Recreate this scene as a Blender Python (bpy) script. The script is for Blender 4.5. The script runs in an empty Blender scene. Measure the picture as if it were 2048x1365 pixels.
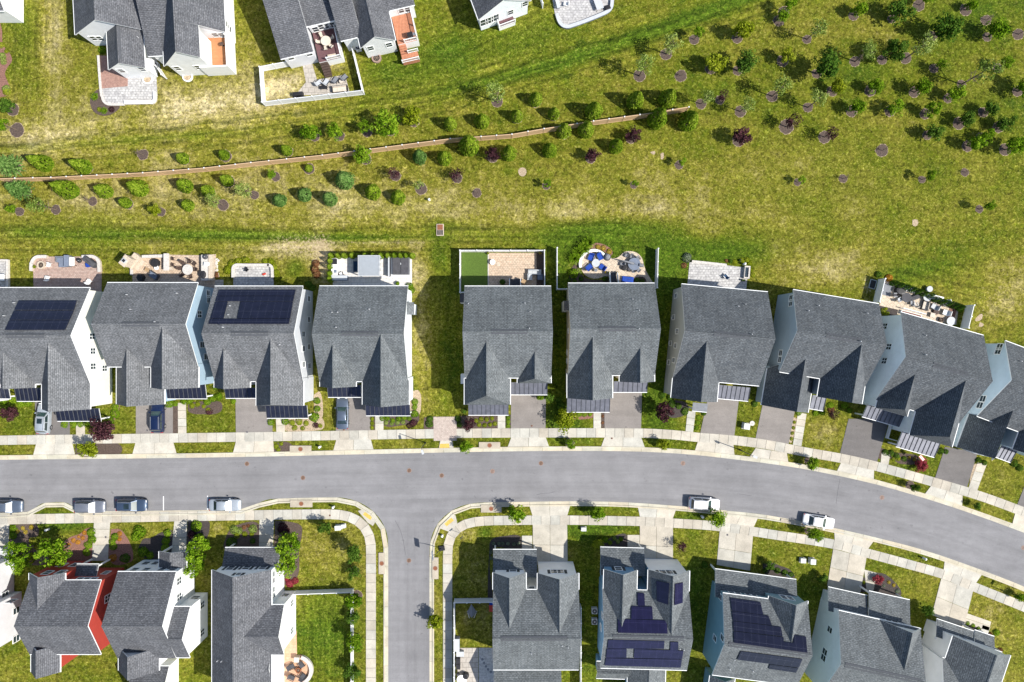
import bpy, bmesh, math, random
from mathutils import Vector, Matrix
random.seed(7)
R = math.radians
sc = bpy.context.scene
COL = sc.collection
CH = 105.0            # flying height of the camera
S = 0.077             # metres per photograph pixel on the ground
CX, CY = 1024.0, 682.5

def W(px, py, h=0.0):
    """a photograph pixel, seen at height h above ground, as world x, y"""
    k = S * (CH - h) / CH
    return ((px - CX) * k, (CY - py) * k)

# ------------------------------------------------------------------ materials
def new_mat(name):
    m = bpy.data.materials.new(name); m.use_nodes = True
    nt = m.node_tree
    b = nt.nodes['Principled BSDF']
    return m, nt, b

def N(nt, typ, **kw):
    n = nt.nodes.new(typ)
    for k, v in kw.items():
        if k in n.inputs.keys() if hasattr(n.inputs, 'keys') else False:
            n.inputs[k].default_value = v
        else:
            setattr(n, k, v)
    return n

def L(nt, a, b): nt.links.new(a, b)

def c4(c): return (c[0], c[1], c[2], 1.0)

def mixc(nt, fac, a, b, mode='MIX'):
    n = nt.nodes.new('ShaderNodeMix'); n.data_type = 'RGBA'; n.blend_type = mode
    for sock, val in ((n.inputs[0], fac), (n.inputs[6], a), (n.inputs[7], b)):
        if isinstance(val, bpy.types.NodeSocket): L(nt, val, sock)
        elif isinstance(val, (int, float)): sock.default_value = val
        else: sock.default_value = c4(val)
    return n.outputs[2]

def ramp(nt, fac, stops):
    n = nt.nodes.new('ShaderNodeValToRGB')
    el = n.color_ramp.elements
    while len(el) > len(stops): el.remove(el[-1])
    while len(el) < len(stops): el.new(0.5)
    for e, (p, c) in zip(el, stops):
        e.position = p
        e.color = c4(c) if not isinstance(c, (int, float)) else (c, c, c, 1)
    L(nt, fac, n.inputs[0])
    return n.outputs[0]

def noise(nt, vec, scale, detail=3, rough=0.55):
    n = nt.nodes.new('ShaderNodeTexNoise')
    n.inputs['Scale'].default_value = scale; n.inputs['Detail'].default_value = detail
    n.inputs['Roughness'].default_value = rough
    L(nt, vec, n.inputs['Vector'])
    return n.outputs['Fac']

def coords(nt, kind='Object'):
    n = nt.nodes.new('ShaderNodeTexCoord')
    return n.outputs[kind]

def mapping(nt, vec, scale=(1, 1, 1), rot=(0, 0, 0)):
    n = nt.nodes.new('ShaderNodeMapping')
    n.inputs['Scale'].default_value = scale; n.inputs['Rotation'].default_value = rot
    L(nt, vec, n.inputs['Vector'])
    return n.outputs[0]

def math_n(nt, op, a, b=None):
    n = nt.nodes.new('ShaderNodeMath'); n.operation = op
    for i, v in enumerate((a, b)):
        if v is None: continue
        if isinstance(v, bpy.types.NodeSocket): L(nt, v, n.inputs[i])
        else: n.inputs[i].default_value = v
    return n.outputs[0]

def bump(nt, b, h, strength=0.3, dist=0.05):
    n = nt.nodes.new('ShaderNodeBump'); n.inputs['Strength'].default_value = strength
    n.inputs['Distance'].default_value = dist
    L(nt, h, n.inputs['Height']); L(nt, n.outputs[0], b.inputs['Normal'])

def plain(name, col, rough=0.7, metal=0.0, var=0.12, scale=2.5, bmp=0.0, spec=0.3):
    m, nt, b = new_mat(name)
    co = coords(nt)
    f = noise(nt, co, scale, 4)
    k = ramp(nt, f, [(0.3, tuple(c * (1 - var) for c in col)), (0.7, tuple(min(1, c * (1 + var)) for c in col))])
    L(nt, k, b.inputs['Base Color'])
    b.inputs['Roughness'].default_value = rough; b.inputs['Metallic'].default_value = metal
    b.inputs['Specular IOR Level'].default_value = spec
    if bmp: bump(nt, b, noise(nt, co, scale * 6, 3), bmp, 0.03)
    return m

def shingle(name, c0, c1, c2):
    m, nt, b = new_mat(name)
    uv = coords(nt, 'UV')
    oi = nt.nodes.new('ShaderNodeObjectInfo')
    br = nt.nodes.new('ShaderNodeTexBrick')
    br.offset = 0.37; br.squash = 1.0
    br.inputs['Scale'].default_value = 1.0
    br.inputs['Brick Width'].default_value = 0.46; br.inputs['Row Height'].default_value = 0.24
    br.inputs['Mortar Size'].default_value = 0.022; br.inputs['Mortar Smooth'].default_value = 0.2
    br.inputs['Color1'].default_value = c4(c0); br.inputs['Color2'].default_value = c4(c2)
    br.inputs['Mortar'].default_value = c4(tuple(x * 0.42 for x in c0))
    L(nt, uv, br.inputs['Vector'])
    n1 = noise(nt, mapping(nt, uv, (3.2, 5.5, 1)), 1.0, 3, 0.7)
    flecks = ramp(nt, n1, [(0.34, 0.66), (0.5, 1.0), (0.66, 1.42)])
    big = ramp(nt, noise(nt, uv, 0.35, 3), [(0.3, 0.86), (0.7, 1.14)])
    streak = ramp(nt, noise(nt, mapping(nt, uv, (1.1, 0.09, 1)), 1.0, 2), [(0.35, 0.9), (0.65, 1.08)])
    c = mixc(nt, 1.0, br.outputs['Color'], flecks, 'MULTIPLY')
    c = mixc(nt, 1.0, c, big, 'MULTIPLY'); c = mixc(nt, 1.0, c, streak, 'MULTIPLY')
    L(nt, c, b.inputs['Base Color'])
    b.inputs['Roughness'].default_value = 0.85; b.inputs['Specular IOR Level'].default_value = 0.25
    bump(nt, b, br.outputs['Fac'], -0.5, 0.02)
    return m

def siding(name, col):
    m, nt, b = new_mat(name)
    uv = coords(nt, 'UV')
    sp = nt.nodes.new('ShaderNodeSeparateXYZ'); L(nt, uv, sp.inputs[0])
    fr = math_n(nt, 'FRACT', math_n(nt, 'MULTIPLY', sp.outputs[1], 6.5))
    line = ramp(nt, fr, [(0.0, 0.8), (0.14, 1.0), (1.0, 1.0)])
    v = ramp(nt, noise(nt, uv, 0.7, 4), [(0.3, 0.93), (0.7, 1.05)])
    c = mixc(nt, 1.0, mixc(nt, 1.0, col, line, 'MULTIPLY'), v, 'MULTIPLY')
    L(nt, c, b.inputs['Base Color'])
    b.inputs['Roughness'].default_value = 0.6
    bump(nt, b, fr, 0.35, 0.02)
    return m

def seam_metal(name, col):
    m, nt, b = new_mat(name)
    co = coords(nt)
    k = ramp(nt, noise(nt, co, 1.5, 4), [(0.3, tuple(c * .8 for c in col)), (0.7, tuple(c * 1.25 for c in col))])
    L(nt, k, b.inputs['Base Color'])
    b.inputs['Metallic'].default_value = 0.85; b.inputs['Roughness'].default_value = 0.50
    return m

def concrete(name, col, panel=None, stain=0.2, spec=0.3):
    m, nt, b = new_mat(name)
    co = coords(nt)
    f = noise(nt, co, 0.55, 5, 0.6)
    c = ramp(nt, f, [(0.28, tuple(x * (1 - stain) for x in col)), (0.72, tuple(min(1, x * (1 + stain * .8)) for x in col))])
    fine = ramp(nt, noise(nt, co, 7, 4, 0.7), [(0.3, 0.86), (0.7, 1.1)])
    c = mixc(nt, 1.0, c, fine, 'MULTIPLY')
    if panel:
        at = nt.nodes.new('ShaderNodeAttribute'); at.attribute_name = 'tint'
        c = mixc(nt, 1.0, c, at.outputs['Color'], 'MULTIPLY')
    L(nt, c, b.inputs['Base Color'])
    b.inputs['Roughness'].default_value = 0.85; b.inputs['Specular IOR Level'].default_value = spec
    bump(nt, b, noise(nt, co, 30, 2), 0.15, 0.01)
    return m

def asphalt(name, col, streak_dir=0.0):
    m, nt, b = new_mat(name)
    co = coords(nt)
    big = ramp(nt, noise(nt, co, 0.12, 5, 0.6), [(0.3, tuple(x * .9 for x in col)), (0.7, tuple(x * 1.1 for x in col))])
    fine = ramp(nt, noise(nt, co, 9, 3, 0.8), [(0.3, 0.84), (0.7, 1.14)])
    st = ramp(nt, noise(nt, mapping(nt, co, (0.05, 1.1, 1), (0, 0, streak_dir)), 1.0, 3), [(0.35, 0.95), (0.65, 1.04)])
    cloud = ramp(nt, noise(nt, co, 0.5, 6, 0.7), [(0.3, 0.90), (0.7, 1.09)])
    st = mixc(nt, 1.0, st, cloud, 'MULTIPLY')
    spots = ramp(nt, noise(nt, co, 1.1, 3, 0.55), [(0.66, 1.0), (0.74, 0.72)])
    c = mixc(nt, 1.0, big, fine, 'MULTIPLY'); c = mixc(nt, 1.0, c, st, 'MULTIPLY'); c = mixc(nt, 1.0, c, spots, 'MULTIPLY')
    L(nt, c, b.inputs['Base Color'])
    b.inputs['Roughness'].default_value = 0.9; b.inputs['Specular IOR Level'].default_value = 0.25
    return m

def pavers(name, c0, c1, c2, bw=0.45, bh=0.3, mortar=0.03, var=1.0, rot=0.0):
    m, nt, b = new_mat(name)
    co = mapping(nt, coords(nt), (1, 1, 1), (0, 0, rot))
    br = nt.nodes.new('ShaderNodeTexBrick')
    br.offset = 0.43
    br.inputs['Scale'].default_value = 1.0
    br.inputs['Brick Width'].default_value = bw; br.inputs['Row Height'].default_value = bh
    br.inputs['Mortar Size'].default_value = mortar; br.inputs['Mortar Smooth'].default_value = 0.3
    br.inputs['Color1'].default_value = c4(c0); br.inputs['Color2'].default_value = c4(c2)
    br.inputs['Mortar'].default_value = c4(tuple(x * 0.45 for x in c1))
    L(nt, co, br.inputs['Vector'])
    k = ramp(nt, noise(nt, co, 2.6, 4, 0.7), [(0.3, tuple(1 - .3 * var for _ in range(3))), (0.7, tuple(1 + .25 * var for _ in range(3)))])
    c = mixc(nt, 1.0, mixc(nt, 0.35, br.outputs['Color'], c1), k, 'MULTIPLY')
    L(nt, c, b.inputs['Base Color'])
    b.inputs['Roughness'].default_value = 0.85
    bump(nt, b, br.outputs['Fac'], -0.4, 0.02)
    return m

def mulchmat(name, col):
    m, nt, b = new_mat(name)
    co = coords(nt)
    f = noise(nt, co, 6, 5, 0.8)
    c = ramp(nt, f, [(0.28, tuple(x * .35 for x in col)), (0.5, col), (0.72, tuple(min(1, x * 1.9) for x in col))])
    L(nt, c, b.inputs['Base Color']); b.inputs['Roughness'].default_value = 0.95
    bump(nt, b, f, 0.8, 0.06)
    return m

def leafmat(name, dark, mid, light, trans=0.3):
    m = bpy.data.materials.new(name); m.use_nodes = True
    nt = m.node_tree; nt.nodes.clear()
    out = nt.nodes.new('ShaderNodeOutputMaterial')
    at = nt.nodes.new('ShaderNodeAttribute'); at.attribute_name = 'lv'
    oi = nt.nodes.new('ShaderNodeObjectInfo')
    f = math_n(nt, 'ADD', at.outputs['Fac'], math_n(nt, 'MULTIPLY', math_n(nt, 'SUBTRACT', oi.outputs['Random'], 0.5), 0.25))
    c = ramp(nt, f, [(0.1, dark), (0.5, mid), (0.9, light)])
    d = nt.nodes.new('ShaderNodeBsdfDiffuse'); t = nt.nodes.new('ShaderNodeBsdfTranslucent')
    L(nt, c, d.inputs[0]); L(nt, c, t.inputs[0])
    mx = nt.nodes.new('ShaderNodeMixShader'); mx.inputs[0].default_value = trans
    L(nt, d.outputs[0], mx.inputs[1]); L(nt, t.outputs[0], mx.inputs[2]); L(nt, mx.outputs[0], out.inputs[0])
    return m

def solarmat(name, col, line):
    m, nt, b = new_mat(name)
    uv = coords(nt, 'UV')
    sp = nt.nodes.new('ShaderNodeSeparateXYZ'); L(nt, uv, sp.inputs[0])
    def grid(sock, period, w):
        fr = math_n(nt, 'FRACT', math_n(nt, 'MULTIPLY', sock, 1 / period))
        return math_n(nt, 'LESS_THAN', fr, w / period)
    g = math_n(nt, 'MAXIMUM', grid(sp.outputs[0], 1.05, 0.012), grid(sp.outputs[1], 1.72, 0.016))
    base = ramp(nt, noise(nt, uv, 0.8, 3), [(0.3, tuple(x * .8 for x in col)), (0.7, tuple(x * 1.25 for x in col))])
    c = mixc(nt, g, base, line)
    L(nt, c, b.inputs['Base Color']); b.inputs['Roughness'].default_value = 0.22
    b.inputs['Specular IOR Level'].default_value = 0.4
    return m

def glassmat(name, col, rough=0.08):
    m, nt, b = new_mat(name)
    k = ramp(nt, noise(nt, coords(nt), 0.8, 3), [(0.3, tuple(c * .6 for c in col)), (0.7, tuple(c * 1.4 for c in col))])
    L(nt, k, b.inputs['Base Color'])
    b.inputs['Roughness'].default_value = rough; b.inputs['Specular IOR Level'].default_value = 0.8
    return m

def paint(name, col, coat=0.6, metal=0.3):
    m, nt, b = new_mat(name)
    k = ramp(nt, noise(nt, coords(nt), 1.7, 4), [(0.3, tuple(c * .92 for c in col)), (0.7, tuple(min(1, c * 1.06) for c in col))])
    L(nt, k, b.inputs['Base Color'])
    b.inputs['Roughness'].default_value = 0.35; b.inputs['Metallic'].default_value = metal
    b.inputs['Coat Weight'].default_value = coat; b.inputs['Coat Roughness'].default_value = 0.05
    return m

MT = {}
MT['shingle'] = shingle('roof_shingle', (.108, .120, .127), (.118, .130, .137), (.150, .163, .168))
MT['shingle_light'] = shingle('grey_roof_shingle', (.120, .126, .133), (.132, .138, .145), (.165, .170, .178))
MT['shingle_slate'] = shingle('slate_roof_shingle', (.082, .092, .102), (.092, .102, .112), (.122, .132, .140))
MT['shingle_char'] = shingle('charcoal_roof_shingle', (.092, .096, .106), (.102, .106, .116), (.135, .138, .148))
MT['shingle_dark'] = shingle('dark_roof_shingle', (.105, .115, .13), (.12, .13, .145), (.155, .165, .18))
MT['trim'] = plain('white_trim', (.78, .79, .78), .5, var=.04)
MT['seam'] = seam_metal('standing_seam_metal', (.042, .048, .078))
MT['seam_pale'] = seam_metal('pale_standing_seam_metal', (.115, .12, .145)); MT['seam_pale'].node_tree.nodes['Principled BSDF'].inputs['Metallic'].default_value = .35
MT['vent'] = plain('vent_and_rib_shade_grey', (.075, .08, .09), .8)
MT['pipe'] = plain('vent_pipe_white', (.55, .56, .58), .5)
MT['conc'] = concrete('pale_concrete', (.47, .44, .375), panel=True)
MT['kerb'] = concrete('kerb_concrete', (.50, .46, .36), panel=True, stain=.2)
MT['slab'] = concrete('inlet_concrete', (.42, .37, .29), panel=True)
MT['asph'] = asphalt('road_asphalt', (.21, .207, .212))
def wear(m):
    # wheel-polished and oil-darkened bands that follow each carriageway
    nt = m.node_tree; b = nt.nodes['Principled BSDF']; src = b.inputs['Base Color'].links[0].from_socket
    at = nt.nodes.new('ShaderNodeAttribute'); at.attribute_name = 'lane'; sp = nt.nodes.new('ShaderNodeSeparateColor'); L(nt, at.outputs['Color'], sp.inputs[0])
    big = noise(nt, coords(nt), .22, 4)
    def band(sock):
        cb = nt.nodes.new('ShaderNodeCombineXYZ'); L(nt, math_n(nt, 'MULTIPLY', sock, 100.0), cb.inputs[0]); L(nt, math_n(nt, 'MULTIPLY', big, 1.2), cb.inputs[1])
        return ramp(nt, noise(nt, cb.outputs[0], .8, 4, .62), [(.33, .86), (.5, 1.0), (.68, 1.10)])
    k = mixc(nt, sp.outputs[2], band(sp.outputs[0]), band(sp.outputs[1]))
    L(nt, mixc(nt, 1.0, src, k, 'MULTIPLY'), b.inputs['Base Color'])
wear(MT['asph'])
MT['drive'] = asphalt('driveway_asphalt', (.225, .205, .19), 1.3)
MT['drive_dark'] = asphalt('fresh_driveway_asphalt', (.15, .14, .135), 1.2)
MT['rust'] = plain('rusty_iron', (.23, .09, .045), .8, var=.35, scale=8)
MT['iron'] = plain('brown_iron', (.185, .115, .08), .8, var=.3, scale=8)
MT['rust_pale'] = plain('worn_iron', (.27, .19, .155), .8, var=.35, scale=8)
MT['yellow'] = plain('tactile_yellow', (.55, .38, .09), .8, var=.15, scale=4)
MT['mulch'] = mulchmat('brown_mulch', (.082, .058, .046))
MT['mulch_red'] = mulchmat('reddish_mulch', (.20, .10, .075))
MT['mulch_dark'] = mulchmat('dark_mulch', (.05, .04, .036))
MT['soil'] = mulchmat('pale_soil', (.36, .28, .19))
MT['bark'] = plain('grey_bark', (.16, .12, .09), .9, var=.3, scale=9)
MT['pav_red'] = pavers('red_pavers', (.40, .25, .20), (.38, .29, .25), (.50, .37, .31), .30, .22)
MT['pav_brick'] = pavers('brick_red_pavers', (.34, .18, .14), (.32, .20, .16), (.42, .25, .2), .25, .12, .015)
MT['pav_tan'] = pavers('tan_pavers', (.50, .36, .25), (.47, .37, .28), (.58, .46, .34), .42, .28)
MT['pav_buff'] = pavers('buff_pavers', (.52, .42, .31), (.5, .42, .33), (.6, .5, .38), .55, .55, .03, .7, R(45))
MT['pav_grey'] = pavers('grey_pavers', (.36, .35, .35), (.42, .41, .40), (.55, .54, .52), .5, .38, .035, 1.2)
MT['pav_white'] = pavers('white_pavers', (.58, .55, .51), (.62, .59, .55), (.68, .66, .62), .9, .6, .03, .5)
MT['pav_orange'] = pavers('orange_pavers', (.52, .29, .17), (.52, .32, .2), (.58, .37, .25), .6, .45, .012, .5)
MT['pav_walk'] = pavers('pinkish_walk_pavers', (.40, .32, .28), (.44, .37, .32), (.52, .44, .38), .3, .2, .02, .6)
MT['flag'] = pavers('grey_flagstones', (.37, .34, .30), (.42, .38, .33), (.48, .44, .39), .95, .75, .05, .6)
MT['stone'] = plain('pale_cap_stone', (.52, .49, .45), .85, var=.2, scale=5)
MT['stone_tan'] = plain('tan_stone', (.50, .42, .33), .85, var=.22, scale=5)
MT['deck_orange'] = pavers('orange_deck_boards', (.42, .18, .075), (.40, .18, .08), (.46, .21, .09), 4.0, .14, .008, .35)
MT['deck_red'] = pavers('reddish_deck_boards', (.42, .16, .085), (.4, .17, .09), (.5, .22, .13), 4.0, .14, .012, .6, R(-77))
MT['deck_plum'] = pavers('plum_deck_boards', (.12, .055, .06), (.12, .06, .065), (.14, .07, .075), 4.0, .14, .008, .3)
MT['turf'] = plain('artificial_turf', (.075, .125, .02), .95, var=.25, scale=6)
def vinylmat(name, col, tr):
    m = plain(name, col, .45, var=.03); nt = m.node_tree; b = nt.nodes['Principled BSDF']; out = nt.nodes['Material Output']
    t = nt.nodes.new('ShaderNodeBsdfTranslucent'); t.inputs[0].default_value = c4(col); mx = nt.nodes.new('ShaderNodeMixShader'); mx.inputs[0].default_value = tr
    L(nt, b.outputs[0], mx.inputs[1]); L(nt, t.outputs[0], mx.inputs[2]); L(nt, mx.outputs[0], out.inputs[0]); return m
MT['vinyl'] = vinylmat('white_vinyl', (.84, .85, .86), .22)
MT['tanfence'] = plain('tan_vinyl', (.56, .385, .23), .6, var=.06)
MT['wood'] = plain('worn_wood', (.34, .23, .13), .8, var=.25, scale=6)
MT['black'] = plain('black_metal', (.022, .022, .025), .5, var=.2)
MT['darkgrey'] = plain('dark_grey_cover', (.07, .07, .078), .8, var=.2)
MT['midgrey'] = plain('mid_grey_fabric', (.19, .20, .22), .85, var=.12)
MT['bluegrey'] = plain('blue_grey_cushion', (.16, .19, .25), .85, var=.12)
MT['palegrey'] = plain('pale_grey', (.46, .48, .50), .6, var=.07)
MT['white'] = plain('white_plastic', (.78, .78, .77), .5, var=.04)
MT['blue'] = plain('royal_blue_fabric', (.012, .055, .33), .75, var=.2)
MT['bluedark'] = plain('navy_fabric', (.03, .07, .14), .8, var=.15)
MT['cream'] = plain('cream_cushion', (.56, .50, .42), .85, var=.1)
MT['brown'] = plain('dark_brown_resin', (.075, .05, .04), .7, var=.2)
MT['red'] = plain('red_plastic', (.5, .05, .03), .5)
MT['utility'] = plain('utility_green_white', (.60, .62, .58), .6, var=.08)
MT['louver'] = plain('grey_louver', (.34, .37, .40), .5, var=.05)
MT['tyre'] = plain('tyre_rubber', (.02, .02, .022), .9)
MT['rim'] = plain('alloy_rim', (.45, .46, .48), .35, metal=.8)
MT['carglass'] = glassmat('car_glass', (.02, .035, .04))
MT['screen'] = glassmat('windscreen_glass', (.03, .06, .06))
MT['lamp'] = glassmat('clear_lamp_lens', (.55, .55, .55), .2)
MT['tail'] = plain('tail_lamp_red', (.35, .02, .02), .3)
MT['pane'] = glassmat('window_pane', (.03, .045, .055))
MT['shutter'] = plain('dark_shutter', (.03, .04, .05), .7)
MT['solar'] = solarmat('solar_navy', (.009, .010, .024), (.085, .09, .13))
MT['solar_reflection_tint'] = solarmat('solar_reflection_tint', (.011, .010, .036), (.05, .046, .12))  # panel colour with a violet reflection put into it
MT['gravel'] = pavers('white_gravel', (.45, .44, .43), (.55, .54, .52), (.65, .64, .62), .12, .1, .02, 1.4)

# ------------------------------------------------------------------ mesh builder
class MB:
    def __init__(s): s.v = []; s.f = []; s.m = []
    def face(s, pts, mi=0):
        i = len(s.v); s.v += [tuple(p) for p in pts]; s.f.append(tuple(range(i, i + len(pts)))); s.m.append(mi)
    def poly(s, verts, faces, mi=0):
        i = len(s.v); s.v += [tuple(p) for p in verts]
        for f in faces: s.f.append(tuple(i + k for k in f)); s.m.append(mi)
    def box(s, x0, x1, y0, y1, z0, z1, mi=0, top=None):
        v = [(x0, y0, z0), (x1, y0, z0), (x1, y1, z0), (x0, y1, z0), (x0, y0, z1), (x1, y0, z1), (x1, y1, z1), (x0, y1, z1)]
        s.poly(v, [(0, 3, 2, 1), (0, 1, 5, 4), (1, 2, 6, 5), (2, 3, 7, 6), (3, 0, 4, 7)], mi)
        s.poly(v, [(4, 5, 6, 7)], mi if top is None else top)
    def obox(s, c, sx, sy, z0, z1, a=0.0, mi=0):
        ca, sa = math.cos(a), math.sin(a); P = []
        for dx, dy in ((-1, -1), (1, -1), (1, 1), (-1, 1)):
            x, y = dx * sx / 2, dy * sy / 2; P.append((c[0] + x * ca - y * sa, c[1] + x * sa + y * ca))
        s.prism(P, z0, z1, mi)
    def prism(s, P, z0, z1, mi=0, top=None):
        n = len(P); v = [(p[0], p[1], z0) for p in P] + [(p[0], p[1], z1) for p in P]
        s.poly(v, [tuple(range(n - 1, -1, -1))] + [(i, (i + 1) % n, n + (i + 1) % n, n + i) for i in range(n)], mi)
        s.poly(v[n:], [tuple(range(n))], mi if top is None else top)
    def cyl(s, x, y, z0, z1, r0, r1=None, n=12, mi=0):
        if r1 is None: r1 = r0
        a = [2 * math.pi * i / n for i in range(n)]
        v = [(x + r0 * math.cos(t), y + r0 * math.sin(t), z0) for t in a] + [(x + r1 * math.cos(t), y + r1 * math.sin(t), z1) for t in a]
        s.poly(v, [tuple(range(n - 1, -1, -1)), tuple(range(n, 2 * n))] + [(i, (i + 1) % n, n + (i + 1) % n, n + i) for i in range(n)], mi)
    def tube(s, p, q, r0, r1=None, n=6, mi=0):
        if r1 is None: r1 = r0
        p = Vector(p); q = Vector(q); d = (q - p)
        if d.length < 1e-6: return
        d.normalize(); u = d.orthogonal().normalized(); w = d.cross(u)
        v = []
        for c, r in ((p, r0), (q, r1)):
            for i in range(n):
                t = 2 * math.pi * i / n; v.append(c + (u * math.cos(t) + w * math.sin(t)) * r)
        s.poly(v, [tuple(range(n - 1, -1, -1)), tuple(range(n, 2 * n))] + [(i, (i + 1) % n, n + (i + 1) % n, n + i) for i in range(n)], mi)
    def ring(s, x, y, z0, z1, ri, ro, a0=0, a1=2 * math.pi, n=32, mi=0):
        full = abs(a1 - a0 - 2 * math.pi) < 1e-6
        k = n if full else n + 1; v = []
        for i in range(k):
            t = a0 + (a1 - a0) * i / n; c, q = math.cos(t), math.sin(t)
            v += [(x + ri * c, y + ri * q, z0), (x + ro * c, y + ro * q, z0), (x + ro * c, y + ro * q, z1), (x + ri * c, y + ri * q, z1)]
        f = []
        for i in range(n):
            a = 4 * i; b = 4 * ((i + 1) % k)
            for j in range(4): f.append((a + j, a + (j + 1) % 4, b + (j + 1) % 4, b + j))
        if not full: f += [(0, 3, 2, 1), (4 * n, 4 * n + 1, 4 * n + 2, 4 * n + 3)]
        s.poly(v, f, mi)
    def mesh(s, name, mats, smooth=False, recalc=True, uv=True):
        me = bpy.data.meshes.new(name)
        me.from_pydata(s.v, [], s.f)
        for m in mats: me.materials.append(m)
        me.polygons.foreach_set('material_index', s.m)
        if recalc:
            bm = bmesh.new(); bm.from_mesh(me)
            bmesh.ops.remove_doubles(bm, verts=bm.verts, dist=1e-5)
            bmesh.ops.recalc_face_normals(bm, faces=bm.faces)
            bm.to_mesh(me); bm.free()
        if uv:
            ul = me.uv_layers.new(name='UVMap')
            for p in me.polygons:
                n = p.normal
                if abs(n.z) > 0.999: t = Vector((1, 0, 0)); b = Vector((0, 1, 0))
                else:
                    t = Vector((0, 0, 1)).cross(n).normalized(); b = n.cross(t)
                for li in p.loop_indices:
                    co = me.vertices[me.loops[li].vertex_index].co
                    ul.data[li].uv = (co.dot(t), co.dot(b))
        if smooth:
            me.polygons.foreach_set('use_smooth', [True] * len(me.polygons))
        me.update()
        return me
    def build(s, name, mats, parent=None, smooth=False, uv=True, recalc=True):
        if not isinstance(mats, (list, tuple)): mats = [mats]
        return link(name, s.mesh(name, mats, smooth, recalc, uv), parent)

def link(name, me, parent=None):
    o = bpy.data.objects.new(name, me); COL.objects.link(o)
    if parent is not None: o.parent = parent
    return o

USED = {}
def tag(o, label, cat, group=None):
    o['label'] = label; o['category'] = cat
    if group: o['group'] = group
    USED.setdefault(label, []).append(o)
    return o

def empty(name, label, cat, x, y, z=0.0, rz=0.0, group=None, sc_=None):
    o = bpy.data.objects.new(name, None); COL.objects.link(o)
    o.empty_display_size = 0.3
    o.location = (x, y, z); o.rotation_euler = (0, 0, rz)
    if sc_: o.scale = sc_
    return tag(o, label, cat, group)

def struct(o): o['kind'] = 'structure'; return o

def tint(me, fn):
    """per-face colour factor stored as an attribute (slab to slab differences of the concrete)"""
    a = me.color_attributes.new('tint', 'FLOAT_COLOR', 'CORNER')
    for p in me.polygons:
        c = fn(p)
        for li in p.loop_indices: a.data[li].color = (c[0], c[1], c[2], 1)

def copy_tree(o, parent=None):
    c = o.copy(); COL.objects.link(c)
    if parent is not None: c.parent = parent
    for ch in list(o.children): copy_tree(ch, c)
    return c

ORD = ['first', 'second', 'third', 'fourth', 'fifth', 'sixth', 'seventh', 'eighth', 'ninth', 'tenth', 'eleventh', 'twelfth',
       'thirteenth', 'fourteenth', 'fifteenth', 'sixteenth', 'seventeenth', 'eighteenth', 'nineteenth', 'twentieth']
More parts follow.
